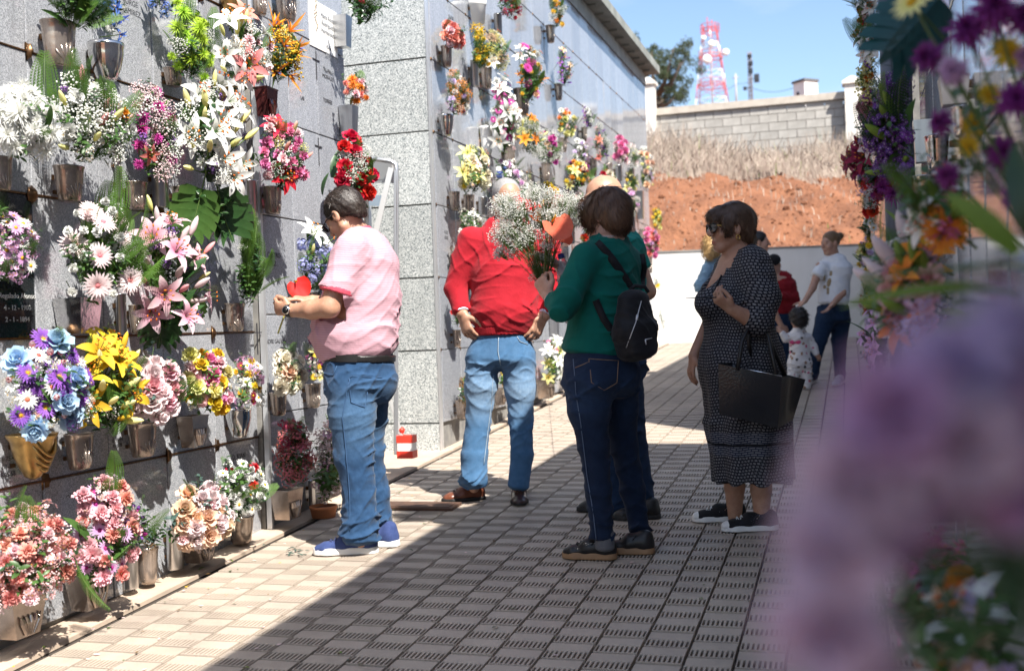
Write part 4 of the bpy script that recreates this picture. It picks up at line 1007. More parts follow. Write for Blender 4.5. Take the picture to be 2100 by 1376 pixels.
# fourth row
vase('large bronze draped vase at the lower left', 'spout', 18, 890, 116, 982, A, M_gold); bq('purple daisies, blue roses and white orchids in bronze vase', -8, 700, 172, 908, A, [('gerb', 'purple', 8, .9, 'yellow'), ('rose', 'sky', 7, 1.15), ('tulip', 'pinkw', 8, .7), ('daisy', 'white', 7, 1.1, 'coral'), ('mini', 'white', 6, .9), ('mini', 'lemon', 3, .7), ('sprig', 'dark', 10, .8), ('stat', 'violet', 4, .9), ('mum', 'violet', 3, .8), ('carn', 'peach', 2, .7)])
vase('brownish shell vase under yellow lilies', 'shell', 130, 888, 196, 962, A, M_smoke); bq('yellow lilies with yellow buds and green leaves', 138, 702, 276, 902, A, [('lily', 'yellow', 6, 1.25, 'orange'), ('bud', 'lemon', 7, .9), ('bud', 'yellow', 5, .9), ('berry', 'yellow', 3, .6), ('sprig', 'mid', 12, .9), ('fern', 'fern', 4, .8), ('gyp', 'white', 3, .7), ('sprig', 'limeg', 4, .8)])
vase('clear shell vase under pink roses', 'shell', 258, 866, 326, 936, A, M_smoke); bq('pink artificial roses with bluish leaves', 244, 748, 366, 872, A, [('rose', 'pale', 8, 1.15), ('rose', 'pink', 6, 1.1), ('sprig', 'blueg', 10, .9), ('gyp', 'pale', 2, .7)])
vase('smoked vase under yellow and pink roses', 'taper', 366, 852, 426, 916, A, M_smoke); bq('yellow roses and pink carnations with white filler', 352, 716, 468, 862, A, [('rose', 'yellow', 5, .85), ('rose', 'lemon', 4, .85), ('carn', 'pinkw', 3, 1.2), ('rose', 'hot', 3, .8), ('lily', 'white', 2, .8), ('mini', 'white', 5, .8), ('sprig', 'mid', 7, .8), ('rose', 'pink', 3, .8)])
vase('steel bowl vase under white and yellow daisies', 'bowl', 463, 836, 516, 896, A, M_steel); bq('yellow and white daisies with wine pink flowers', 460, 736, 542, 846, A, [('mum', 'yellow', 5, .7), ('daisy', 'white', 6, .95), ('mini', 'orchid', 5, .8), ('daisy', 'wine', 3, .7), ('mini', 'white', 4, .8), ('sprig', 'mid', 5, .6)])
vase('brown shell vase under cream roses', 'shell', 550, 804, 592, 852, B2, M_smoke); bq('cream roses with dark leaves on the stepped wall', 542, 728, 622, 812, B2, [('rose', 'cream', 10, .95), ('rose', 'peach', 4, .9), ('sprig', 'dark', 7, .7), ('gyp', 'lemon', 2, .6)])
vase('brown vase beside the cream roses', 'shell', 622, 786, 662, 836, B2, M_smoke); bq('small white and plum flowers beside the cream roses', 618, 692, 672, 792, B2, [('mini', 'white', 6, .8), ('mini', 'plum', 4, .8), ('daisy', 'lemon', 4, .8), ('sprig', 'dark', 5, .6), ('daisy', 'yellow', 2, .7)])
# bottom row
vase('wide smoked vase at the bottom left corner', 'taper', -12, 1226, 86, 1302, A, M_smoke); bq('large mass of pink and salmon carnations at the bottom left', -60, 1045, 142, 1250, A, [('carn', 'salmon', 15, .9), ('mini', 'pinkw', 14, .95), ('kal', 'rosey', 8, .9), ('carn', 'pinkw', 6, .8), ('sprig', 'mid', 10, 1.0), ('leaf', 'dark', 3, .8), ('fern', 'fern', 4, .8), ('gyp', 'pale', 5, .9)])
vase('smoked vase under pink daisies and carnations', 'taper', 140, 1172, 222, 1246, A, M_smoke); bq('lilac pink daisies over pink carnations with fern', 128, 978, 272, 1212, A, [('daisy', 'orchid', 12, 1.15, 'magenta'), ('carn', 'pink', 14, 1.0), ('carn', 'salmon', 6, .9), ('mini', 'pale', 6, .9), ('fern', 'fern', 6, .8), ('sprig', 'mid', 9, .9), ('leaf', 'mid', 3, .8)])
vase('tall steel sleeve vase beside pink carnations', 'sleeve', 250, 1128, 287, 1206, A, M_steelb); bq('purple tulips in the tall steel sleeve vase', 246, 1038, 294, 1134, A, [('tulip', 'magenta', 4, .6), ('tulip', 'purple', 5, .6), ('sprig', 'mid', 5, .6)])
vase('almost empty clear vase in the bottom row', 'plain', 280, 1120, 326, 1196, A, M_smoke); bq('teal bud and dry stalks in the almost empty vase', 278, 1090, 324, 1128, A, [('sprig', 'teal', 4, .5), ('berry', 'brown', 2, .5)])
vase('tall square steel vase under dusky roses', 'sleeve', 338, 1082, 380, 1166, A, M_steelb); vase('smoked vase under dusky roses', 'taper', 374, 1104, 442, 1150, A, M_smoke)
bq('dusky pink roses with bluish leaves in the bottom row', 328, 1005, 472, 1130, A, [('rose', 'peach', 8, 1.15), ('rose', 'pale', 6, 1.0), ('carn', 'pinkw', 4, .9), ('sprig', 'blueg', 12, .9), ('mini', 'pale', 3, .8)])
vase('clear vase under white flowers in the bottom row', 'plain', 466, 1056, 522, 1114, A, M_smoke); bq('white pompons with one red flower and green foliage', 398, 948, 552, 1070, A, [('pom', 'white', 18, 1.2), ('daisy', 'white', 7, .9), ('mum', 'red', 2, .8), ('tulip', 'red', 3, .6), ('tulip', 'white', 4, .7), ('sprig', 'mid', 10, .8), ('fern', 'mid', 4, .7)])
vase('smoked fan vase under dark pink kalanchoe', 'taper', 556, 1002, 622, 1062, B2, M_smoke); bq('dark red and pink kalanchoe clusters on the stepped wall', 544, 868, 640, 1008, B2, [('kal', 'kalred', 18, 1.0), ('kal', 'wine', 6, 1.0), ('leaf', 'dark', 5, .6), ('sprig', 'dark', 8, .8), ('sprig', 'mid', 4, .7)])
vase('steel sleeve vase beside the terracotta pot', 'sleeve', 631, 984, 648, 1042, B2, M_steelb)
def potted():
    p = on_floor(664, 1060); o = empty('terracotta_pot', (p[0], p[1], p[2]), 'rectangular terracotta pot on the paving behind the pink polo man', 'pot'); m = MB(); s = depth(p)/FPX
    m.lathe([(24*s, 0), (27*s, 18*s), (29*s, 18.5*s), (29*s, 24*s), (26*s, 24*s), (25*s, 18*s)], 22); m.obj('pot_body', M_terra, o); m = MB(); m.lathe([(25*s, 19*s), (25*s, 19.5*s)], 16); m.obj('soil', M_dirt, o)
potted(); bq('pink and white flowers with long green leaves in the terracotta pot', 622, 865, 706, 1048, B2, [('mini', 'pale', 9, 1.0), ('mini', 'orchid', 7, .9), ('gyp', 'pale', 3, .8), ('daisy', 'yellow', 3, .7), ('sprig', 'mid', 22, 1.1), ('sprig', 'limeg', 4, .9), ('fern', 'limeg', 2, .7)], off=.14)
# big drooping leaves
def hang(label, px, py, X, kind, col, size, axis, n=1, off=.15):
    p = on_x(px, py, X+off); r = empty('leaf_spray', p, label, 'leaf')
    for k in range(n): put(r, kind, col, (k*.03, k*.02, 0), Vector(axis)+Vector((.2*k, .15*k, 0)), size, spin=.3*k)
    return r
def monst(label, px, py, X, size, yaw, pitch, rollz=0, col='dark', off=.18):
    p = on_x(px, py, X+off); r = empty('monstera_leaf', p, label, 'leaf'); me = flower_mesh('monst', col); o = add('leaf_blade', me, r); o.scale = (size,)*3; o.rotation_euler = (pitch, rollz, yaw)
monst('large green monstera leaf hanging under the white lilies', 412, 400, A, 1.15, .4, -1.25, .3, 'mid'); monst('darker monstera leaf hanging beside it under the white lilies', 448, 402, A, 1.2, 1.0, -1.2, -.3)
monst('monstera leaf standing left of the large white lilies', 372, 235, A, 1.0, -.4, 1.2, 0, 'mid', .1); monst('monstera leaf right of the pink stargazer lilies', 388, 610, A, .95, 1.1, -.35, .1, 'mid'); monst('monstera leaf below the pink stargazer lilies', 335, 640, A, .9, .5, -.9, .2, 'dark')
hang('long dark leaf standing behind the red roses', 682, 365, B2, 'leaf', 'dark', 1.0, (.2, -.15, 1)); hang('dark leaf hanging beside the red roses', 662, 400, B2, 'leaf', 'dark', .7, (.1, -.6, .8)); hang('dark leaf below the red roses', 735, 400, B2, 'leaf', 'dark', .6, (.3, .3, -1), off=.28)
hang('fern frond hanging over the smoked vase at the bottom left', 155, 1150, A, 'fern', 'fern', 1.05, (.25, .1, -1), off=.22); hang('fern frond standing at the top left of the lily bud bouquet', 95, 250, A, 'fern', 'fern', 1.3, (.1, -.15, 1), off=.14)
hang('fern frond standing beside the white lilies in the gilt urn', 440, 90, A, 'fern', 'fern', .9, (.05, -.1, 1), off=.1)
# red paper heart and the printed notice
p = on_x(395, 38, A+.16); r = empty('paper_heart', p, 'small red paper heart stuck in the lime chrysanthemums', 'heart'); m = MB(); ids = [m.vert((.0, .02*math.sin(t)**3*1.0, .016*(13*math.cos(t)-5*math.cos(2*t)-2*math.cos(3*t)-math.cos(4*t))/13)) for t in [2*math.pi*i/28 for i in range(28)]]
m.face(ids); b0 = [m.vert((.004, v[1], v[2])) for v in m.v[:28]]; m.face(b0[::-1]); [m.face((ids[i], ids[(i+1) % 28], b0[(i+1) % 28], b0[i])) for i in range(28)]
o = m.obj('heart', mat('red_foil', (.62, .03, .02), .35), r, smooth=False); o.rotation_euler = (0, 0, -.6); m = MB(); m.tube([(0, 0, -.02), (0, 0, -.14)], .0015, 5); m.obj('stick', G_stem, r)
def notice():
    a = on_x(632, 20, B2); b_ = on_x(688, 30, B2); w = b_[1]-a[1]; top = 3.36; zb = on_x(640, 85, B2)[2]-.03
    r = empty('printed_notice', (B2+.004, (a[1]+b_[1])/2, zb), 'white printed notice with a flower motif on the stepped wall', 'notice'); h = top-zb
    m = MB(); m.box((0, 0, h/2), (.004, w, h)); m.obj('board', mat('white_laminate', (.80, .79, .76), .3, c2=(.74, .73, .71), ns=4), r, smooth=False)
    text('María Rosa\nRodríguez\nHernández\n\n1946\n2015\n\nTus hijos', r, (.0045, .05, h*.72), .040, LROT, mat('grey_print', (.25, .26, .28), .6))
    m = MB(); 
    for k in range(22): m.tube([(0, -.11+.02*math.sin(k), .05+k*.02), (0, -.10+.02*math.sin(k*1.7), .08+k*.02)], .004, 4)
    m.obj('flower_motif', mat('faded_brown_print', (.45, .36, .26), .7), r, loc=(.003, -.0, .05))
notice()

# ------------------------------------------------------------------ far left block
C_ = WXB
def fb(lab, box, items, vz=None, kind='shell', m=None, off=None):
    if vz: vase('vase holding the '+lab, kind, *vz, C_, m or M_smoke)
    x0, y0, x1, y1 = box; dx, dy = (x1-x0)*.07, (y1-y0)*.07
    bq(lab, x0-dx, y0-dy, x1+dx, y1+dy, C_, [tuple(i[:3])+(i[3]*1.08,)+tuple(i[4:]) for i in items], off=off)
g2 = [('sprig', 'mid', 4, .7)]
fb('coral pink roses at the near end of the far block', (897, 54, 945, 102), [('rose', 'coral', 7, .9), ('rose', 'pinkw', 3, .8), ('sprig', 'dark', 4, .6)], (902, 96, 930, 138))
fb('yellow flowers with fern, second column of the far block', (950, 60, 1003, 148), [('mum', 'yellow', 9, .85), ('berry', 'yellow', 4, .9), ('fern', 'fern', 4, .8)]+g2, (962, 125, 985, 178), 'sleeve', M_steelb)
fb('white lily spray beside the yellow flowers', (988, 74, 1038, 150), [('lily', 'white', 3, .8), ('gyp', 'lemon', 6, .8), ('gyp', 'peach', 2, .8)]+g2, (984, 140, 1012, 182))
fb('orange, white and lilac flowers in dark steel vase', (896, 158, 958, 242), [('gyp', 'orange', 5, .8), ('mum', 'lilac', 5, .8), ('gyp', 'peach', 5, .7), ('carn', 'white', 4, .8), ('fern', 'dark', 3, .6)], (899, 236, 931, 280), 'bowl', M_steel)
p_, w_ = vase('white plastic flower pot high on the far block', 'pot', 962, 3, 998, 50, C_, M_whitep)
fb('dark red flowers at the top of the far block', (1003, -25, 1062, 45), [('mini', 'wine', 6, 1.0), ('carn', 'red', 4, .7), ('sprig', 'dark', 6, .8)], (1010, 30, 1033, 74), 'sleeve', M_steelb)
fb('yellow and orange flowers high on the far block', (1111, -10, 1157, 62), [('mum', 'yellow', 6, .9), ('mum', 'orange', 5, .8), ('gyp', 'white', 2, .7)]+g2, (1117, 54, 1141, 88))
fb('magenta daisies with white and orange lilies', (1035, 104, 1118, 216), [('gerb', 'magenta', 5, .9, 'wine'), ('lily', 'white', 4, .9), ('strel', 'orange', 3, .8), ('mum', 'yellow', 4, .7), ('carn', 'peach', 3, .7), ('leaf', 'mid', 3, .7), ('sprig', 'mid', 9, .9), ('fern', 'fern', 4, .8)], (1050, 184, 1090, 238))
fb('purple irises with orange lilies', (1132, 108, 1170, 182), [('iris', 'purple', 6, .9), ('lily', 'peach', 3, .6), ('strel', 'orange', 2, .6), ('sprig', 'dark', 5, .7)], (1135, 174, 1156, 206))
fb('white lilies over magenta orchids and green ribbon', (984, 168, 1062, 322), [('lily', 'white', 6, 1.1), ('carn', 'white', 4, .9), ('daisy', 'magenta', 9, 1.1, 'white'), ('leaf', 'dark', 4, .8), ('sprig', 'mid', 6, .8), ('mum', 'pale', 4, .8)], (984, 260, 1012, 318), 'plain', M_whitep)
fb('orange lilies with white gypsophila mid block', (1042, 248, 1112, 322), [('lily', 'orange', 3, .8), ('gyp', 'white', 6, .9), ('gyp', 'lemon', 3, .8), ('bud', 'lemon', 3, .7)]+g2, (1030, 300, 1060, 350))
fb('round arrangement with orange arc and white centre', (1122, 226, 1178, 292), [('carn', 'lemon', 5, .9), ('mum', 'orange', 4, .7), ('carn', 'pinkw', 3, .8), ('daisy', 'white', 4, .9)]+g2, (1143, 284, 1166, 312))
fb('white filler with dark pink flowers mid block', (1080, 274, 1146, 342), [('gyp', 'white', 7, .9), ('carn', 'magenta', 6, .8), ('mini', 'peach', 4, .8)]+g2, (1108, 335, 1130, 372))
fb('cream and yellow lilies above the red sweater man', (914, 314, 1006, 402), [('lily', 'lemon', 5, .9), ('rose', 'cream', 6, .9), ('daisy', 'pale', 3, .9), ('gyp', 'lemon', 4, .8), ('sprig', 'mid', 8, .8), ('mum', 'yellow', 3, .8)], (918, 394, 946, 432))
fb('blue, white and orchid pink flowers above the red sweater man', (990, 336, 1082, 402), [('hydr', 'blue', 3, .9), ('carn', 'white', 6, .9), ('mum', 'orchid', 6, .9), ('daisy', 'white', 4, .9)]+g2, (948, 400, 976, 450))
fb('yellow, orange and plum flowers above the bald man', (1130, 334, 1222, 392), [('mum', 'yellow', 6, .9), ('mum', 'orange', 4, .9), ('carn', 'plum', 3, .9), ('lily', 'lemon', 3, .8), ('carn', 'peach', 3, .8), ('rose', 'red', 1, .7)]+g2, (1165, 384, 1190, 430), 'sleeve', M_steelb)
fb('violet iris with red and white flowers', (1204, 264, 1246, 334), [('iris', 'violet', 3, .9), ('lily', 'coral', 2, .7), ('gyp', 'white', 4, .8), ('mini', 'pinkw', 3, .8)]+g2, (1208, 326, 1226, 362))
fb('hot pink roses near the end of the far block', (1245, 288, 1286, 342), [('rose', 'hot', 6, 1.0), ('rose', 'pale', 3, .9), ('mum', 'yellow', 2, .6)]+g2, (1240, 336, 1258, 370))
fb('pale pink and white flowers near the end of the far block', (1268, 300, 1308, 346), [('rose', 'pale', 4, .9), ('gyp', 'white', 4, .8), ('mini', 'lemon', 2, .8)]+g2, (1260, 340, 1278, 372), 'sleeve', M_steelb)
fb('white and peach flowers at the far corner of the block', (1296, 312, 1342, 392), [('rose', 'peach', 5, 1.0), ('carn', 'white', 5, .9), ('mum', 'lemon', 4, .8), ('mini', 'lilac', 2, .9)]+g2, (1284, 345, 1304, 385), 'sleeve', M_steelb)
fb('yellow flowers low at the far corner of the block', (1324, 430, 1358, 474), [('mum', 'yellow', 7, .9), ('carn', 'lemon', 4, .9)]+g2, (1310, 470, 1326, 500))
fb('magenta and red flowers low at the far corner of the block', (1306, 474, 1352, 534), [('rose', 'hot', 6, 1.1), ('rose', 'coral', 4, 1.0), ('carn', 'orchid', 3, 1.0), ('sprig', 'limeg', 3, .8)], (1326, 528, 1340, 560))
fb('white flowers with green fern left of the red sweater', (922, 440, 990, 522), [('mini', 'white', 7, .9), ('carn', 'white', 3, .8), ('fern', 'fern', 5, .7), ('carn', 'red', 1, .7), ('sprig', 'mid', 5, .8)], (925, 515, 952, 560))
fb('red and yellow flowers beside the red sweater sleeve', (918, 596, 952, 682), [('carn', 'orange', 2, .8), ('carn', 'red', 2, .8), ('sprig', 'mid', 9, .8), ('fern', 'fern', 4, .7)], (926, 676, 948, 712))
fb('lilac and white flowers beside the gypsophila bunch', (1150, 400, 1205, 470), [('mini', 'pale', 6, 1.0), ('gyp', 'white', 5, .9), ('carn', 'wine', 2, .9)]+g2, (1160, 462, 1182, 500), 'sleeve', M_steelb)
fb('white lilies with a dark red rose behind the bald man', (1172, 445, 1226, 512), [('lily', 'white', 4, .8), ('rose', 'red', 2, .9), ('sprig', 'mid', 6, .8)], (1176, 505, 1198, 540), 'sleeve', M_steelb)
fb('pink and white flowers behind the bald head', (1262, 392, 1312, 450), [('mini', 'pale', 6, 1.0), ('carn', 'orchid', 4, .9), ('gyp', 'white', 3, .8)]+g2, (1290, 440, 1306, 500), 'sleeve', M_steelb)
fb('white lilies with yellow foliage low between the two couples', (1098, 700, 1158, 792), [('lily', 'white', 6, 1.0), ('lily', 'lemon', 3, .9), ('carn', 'white', 4, .9), ('sprig', 'limeg', 8, .8), ('daisy', 'hot', 2, .8)], (1096, 778, 1142, 816), 'taper')
fb('brown dried flowers low on the far block', (932, 786, 962, 832), [('berry', 'brown', 5, .9), ('mini', 'brown', 3, .8)], (933, 820, 962, 858), 'taper')
fb('yellow flowers low behind the red sweater man legs', (1010, 755, 1050, 800), [('mum', 'yellow', 4, .9), ('sprig', 'mid', 6, .8)], (1012, 795, 1040, 830), 'taper')
for k, q in enumerate(((1236, 340, 1250, 372), (1290, 400, 1304, 455), (1306, 392, 1320, 450), (1262, 452, 1278, 505), (1188, 296, 1208, 336), (1214, 470, 1232, 520), (978, 405, 1004, 442), (1098, 430, 1120, 470), (1060, 820, 1090, 862), (985, 820, 1008, 862), (1020, 690, 1042, 735), (1128, 640, 1146, 690), (960, 560, 985, 605))):
    vase('empty steel vase on the far block '+['left of the hot pink roses', 'under the pale pink flowers by the far corner', 'nearest the far corner at mid height', 'right of the bald head', 'left of the violet iris', 'left of the teal shoulder', 'above the grey haired head', 'right of the gypsophila bunch', 'lowest, between the two men', 'lowest, behind the washed jeans', 'beside the red sweater hem', 'behind the green sleeve', 'left of the red sweater sleeve'][k], ('sleeve', 'shell', 'square')[k % 3], *q, C_, (M_steelb, M_smoke, M_steelb)[k % 3], group='empty vases on the far block')

fb('pink and white spray between the yellow and cream lilies', (1046, 372, 1092, 424), [('carn', 'pinkw', 5, .9), ('gyp', 'white', 4, .9), ('mum', 'orchid', 4, .8)]+g2, (1056, 418, 1080, 452))
fb('orange and yellow spray right of the gypsophila bunch', (1100, 386, 1146, 430), [('mum', 'orange', 5, .9), ('rose', 'yellow', 4, .9)]+g2)
fb('white and lilac spray below the round arrangement', (1160, 292, 1204, 342), [('carn', 'white', 5, .9), ('mum', 'lilac', 4, .8)]+g2, (1170, 338, 1190, 372))
fb('red and cream flowers above the bald head', (1216, 352, 1262, 402), [('rose', 'red', 4, .9), ('rose', 'cream', 5, .9), ('gyp', 'white', 3, .8)]+g2)
fb('yellow lilies right of the bald head', (1272, 356, 1304, 396), [('lily', 'lemon', 4, .8), ('mum', 'yellow', 3, .8)]+g2)
fb('plum and pink flowers at the red sweater shoulder', (928, 524, 958, 575), [('carn', 'plum', 4, .9), ('carn', 'pinkw', 4, .9)]+g2)
fb('white daisies low beside the washed jeans', (1028, 800, 1064, 838), [('daisy', 'white', 7, 1.1), ('mini', 'pale', 4, .9)]+g2)
fb('coral carnations low at the foot of the far block', (1148, 742, 1186, 788), [('carn', 'coral', 6, 1.0), ('gyp', 'white', 3, .8)]+g2)
fb('violet and white flowers high near the far corner', (1186, 228, 1214, 268), [('iris', 'violet', 4, .9), ('carn', 'white', 4, .9)]+g2, (1190, 262, 1206, 290))
# ------------------------------------------------------------------ people: smooth implicit bodies and clothes, turned into meshes
def nrm(v): v = np.array(v, float); return v/np.linalg.norm(v)
def smin(a, b, k):
    h = np.clip(.5+.5*(b-a)/k, 0, 1); return b+(a-b)*h-k*h*(1-h)
class Sdf:
    def __init__(s): s.ops = []; s.lo = np.full(3, 1e9); s.hi = np.full(3, -1e9)
    def _bb(s, p, r): s.lo = np.minimum(s.lo, np.array(p)-r); s.hi = np.maximum(s.hi, np.array(p)+r)
    def ecap(s, a, b, ra, rb, L=None, F=None, k=.02, op='+', m=None):
        """tapered limb from a to b; radii are (across L, across F)"""
        a = np.array(a, float); b = np.array(b, float); ra = (ra, ra) if np.isscalar(ra) else ra; rb = (rb, rb) if np.isscalar(rb) else rb
        ab = b-a; ln = np.linalg.norm(ab); ax = ab/max(ln, 1e-9)
        if L is None:
            L = np.cross(ax, [0.3, .5, .8]); L = nrm(L)
        L = np.array(L, float); L = nrm(L-ax*(L @ ax)); F_ = np.cross(ax, L)
        mm = m
        def f(P):
            q = P-a; t = np.clip(q @ ax/max(ln, 1e-9), 0, 1); q = q-t[:, None]*ab
            w = ra[0]+(rb[0]-ra[0])*t; d = ra[1]+(rb[1]-ra[1])*t; e = mm if mm else np.minimum(w, d)
            x, y, z = q @ L, q @ F_, q @ ax
            k0 = np.sqrt((x/w)**2+(y/d)**2+(z/e)**2); k1 = np.sqrt((x/w**2)**2+(y/d**2)**2+(z/e**2)**2)+1e-9
            return np.where(k0 < 1e-6, -np.minimum(w, d), k0*(k0-1)/k1)
        if op == '+': s._bb(a, max(ra)); s._bb(b, max(rb))
        s.ops.append((op, f, k)); return s
    def ell(s, c, r, ax=None, k=.02, op='+'):
        c = np.array(c, float); r = np.array(r if not np.isscalar(r) else (r, r, r), float); A_ = np.eye(3) if ax is None else np.array(ax, float)
        def f(P):
            q = (P-c) @ A_.T; k0 = np.sqrt(((q/r)**2).sum(1)); k1 = np.sqrt(((q/r**2)**2).sum(1))+1e-9
            return np.where(k0 < 1e-6, -r.min(), k0*(k0-1)/k1)
        if op == '+': s._bb(c, r.max())
        s.ops.append((op, f, k)); return s
    def cut(s, c, n):
        c = np.array(c, float); n = nrm(n); s.ops.append(('&', lambda P: (P-c) @ n, 0)); return s
    def chain(s, pts, rs, L=None, k=.03, kk=.012, m=None):
        for i in range(len(pts)-1): s.ecap(pts[i], pts[i+1], rs[i], rs[i+1], L, k=k if i == 0 else kk, m=m)
        return s
    def eval(s, P):
        d = np.full(len(P), 9.0)
        for op, f, k in s.ops:
            v = f(P)
            if op == '+': d = smin(d, v, k)
            elif op == '-': d = -smin(-d, v, k)
            else: d = np.maximum(d, v)
        return d
    def mesh(s, name, mats, h=.006, disp=None, attrs=None, base=None):
        B = 8; lo = s.lo-.03; nb = np.ceil((s.hi+.03-lo)/(B*h)).astype(int)
        bi = np.stack(np.meshgrid(*[np.arange(n) for n in nb], indexing='ij'), -1).reshape(-1, 3)
        bc = lo+(bi+.5)*B*h-.5*h; dc = s.eval(bc); hd = B*h*.87
        act = np.abs(dc) < hd*1.6+.02; ba = bi[act]; ca = bc[act]; da = dc[act]
        off = np.stack(np.meshgrid(*[np.arange(B)]*3, indexing='ij'), -1).reshape(-1, 3)
        na = len(ba); G = ba[:, None, :]*B+off[None]; P = lo+G*h
        d = np.full((na, B**3), 9.0)
        for op, f, k in s.ops:
            if op == '&': rel = np.ones(na, bool)
            else:
                v = f(ca); rel = (v-np.minimum(da, .5*hd) < 3.0*hd+k) if op == '+' else (v < 1.6*hd+k)
            if not rel.any(): continue
            v = f(P[rel].reshape(-1, 3)).reshape(-1, B**3)
            if op == '+': d[rel] = smin(d[rel], v, k)
            elif op == '-': d[rel] = -smin(-d[rel], v, k)
            else: d[rel] = np.maximum(d[rel], v)
        if disp is not None: d -= disp(P.reshape(-1, 3)).reshape(na, -1)
        D = np.empty(nb*B); 
        full = np.sign(dc).reshape(nb); D = np.kron(full, np.ones((B, B, B)))
        D[G[..., 0], G[..., 1], G[..., 2]] = d
        v, q = surface_nets(D, lo, h)
        me = bpy.data.meshes.new(name); me.vertices.add(len(v)); me.vertices.foreach_set('co', v.ravel())
        me.loops.add(q.size); me.loops.foreach_set('vertex_index', q.ravel().astype(np.int32))
        me.polygons.add(len(q)); me.polygons.foreach_set('loop_start', np.arange(0, q.size, 4, dtype=np.int32)); me.polygons.foreach_set('use_smooth', np.ones(len(q), bool))
        for m in (mats if isinstance(mats, (list, tuple)) else [mats]): me.materials.append(m)
        me.update(calc_edges=True)
        for an, fn in (attrs or {}).items():
            a = me.attributes.new(an, 'FLOAT', 'POINT'); a.data.foreach_set('value', fn(v).astype(np.float32))
        return me
def surface_nets(D, lo, h):
    s = D < 0; nx, ny, nz = D.shape
    cnt = np.zeros((nx-1, ny-1, nz-1), np.int8)
    for i in (0, 1):
        for j in (0, 1):
            for k in (0, 1): cnt += s[i:nx-1+i, j:ny-1+j, k:nz-1+k]
    I = np.argwhere((cnt > 0) & (cnt < 8)); idx = np.full(cnt.shape, -1, np.int64); idx[I[:, 0], I[:, 1], I[:, 2]] = np.arange(len(I))
    acc = np.zeros((len(I), 3)); n = np.zeros(len(I))
    cor = [(i, j, k) for i in (0, 1) for j in (0, 1) for k in (0, 1)]
    val = {c: D[I[:, 0]+c[0], I[:, 1]+c[1], I[:, 2]+c[2]] for c in cor}
    for a in cor:
        for ax in range(3):
            if a[ax]: continue
            b = list(a); b[ax] = 1; b = tuple(b); va, vb = val[a], val[b]; m = (va < 0) != (vb < 0)
            t = np.where(m, va/np.where(m, va-vb, 1), 0)
            for x in range(3): acc[:, x] += np.where(m, a[x]+(t if x == ax else 0), 0)
            n += m
    v = lo+(I+acc/n[:, None])*h
    Q = []
    for ax in range(3):
        o = [0, 1, 2]; o.remove(ax); u, w = o
        a = np.moveaxis(s, ax, 0)[:-1]; b = np.moveaxis(s, ax, 0)[1:]
        E_ = np.argwhere(a != b)
        if len(E_) == 0: continue
        p = np.zeros((len(E_), 3), int); p[:, ax] = E_[:, 0]; p[:, u] = E_[:, 1]; p[:, w] = E_[:, 2]
        ok = (p[:, u] > 0) & (p[:, w] > 0) & (p[:, u] < D.shape[u]-1) & (p[:, w] < D.shape[w]-1); p = p[ok]
        du = np.zeros(3, int); du[u] = 1; dw = np.zeros(3, int); dw[w] = 1
        c = [p-du-dw, p-dw, p, p-du]; q = np.stack([idx[x[:, 0], x[:, 1], x[:, 2]] for x in c], 1)
        inside = s[p[:, 0], p[:, 1], p[:, 2]]; flip = inside if ax != 1 else ~inside
        q[~flip] = q[~flip][:, ::-1]
        q = q[(q >= 0).all(1)]; Q.append(q)
    return v, np.concatenate(Q)

def ridges(seed, amp, lam, mainz=1.0, tilt=.35, n=4):
    """soft creases: a few warped waves that come and go, sharper on their crests"""
    R = np.random.RandomState(seed); K = []
    for i in range(n):
        d = np.array([R.uniform(-tilt, tilt), R.uniform(-tilt, tilt), mainz*R.choice([-1, 1])]); d = nrm(d)*2*math.pi/(lam*R.uniform(.7, 1.6)); K.append((d, R.uniform(0, 6), R.normal(0, 9, 3), R.normal(0, 11, 3), R.uniform(.6, 1)))
    def f(P):
        o = 0
        for d, ph, wv, gv, a in K:
            s_ = np.sin(.5*(P @ d)+ph+1.3*np.sin(P @ wv+ph*2)); g = np.clip(1.5*np.sin(P @ gv+ph)-.15, 0, 1); o = o+a*(1-np.abs(s_))**2.6*g
        return amp*(o*1.1-.18)
    return f

# materials for people
def skin_mat(name, c, c2, beard=(.05, .04, .035)):
    T = NT(name); p = T.n('BsdfPrincipled'); T.l(p.outputs[0], T.out.inputs[0]); v = coords(T)
    col = mix(T, ramp(T, noise(T, v, 18, 6, .7), .3, .7), c, [x*.86 for x in c2]); col = mix(T, ramp(T, noise(T, v, 70, 5, .7), .48, .72, (0, 0, 0), (.5, .5, .5)), col, [c[0]*.8, c[1]*.6, c[2]*.55])
    b = T.n('Attribute', attribute_name='beard'); l = T.n('Attribute', attribute_name='lip')
    bn = mix(T, 1.0, b.outputs['Fac'], ramp(T, noise(T, v, 260, 2), .35, .6, (.35, .35, .35), (1, 1, 1)), 'MULTIPLY')
    col = mix(T, bn, col, beard); col = mix(T, l.outputs['Fac'], col, (c[0]*.8, c[1]*.42, c[2]*.42))
    T.l(col, p.inputs['Base Color']); p.inputs['Roughness'].default_value = .48; p.inputs['Subsurface Weight'].default_value = .12; p.inputs['Subsurface Radius'].default_value = (.012, .004, .002); p.inputs['Subsurface Scale'].default_value = .6
    T.l(bump(T, noise(T, v, 240, 4), .18, .002), p.inputs['Normal']); return T.mat
S_tan = skin_mat('tanned_skin', (.50, .285, .19), (.42, .22, .14)); S_fair = skin_mat('fair_skin', (.52, .32, .235), (.46, .245, .17)); S_brown = skin_mat('brown_skin', (.30, .155, .10), (.24, .12, .075)); S_kid = skin_mat('child_skin', (.48, .29, .21), (.42, .23, .16))
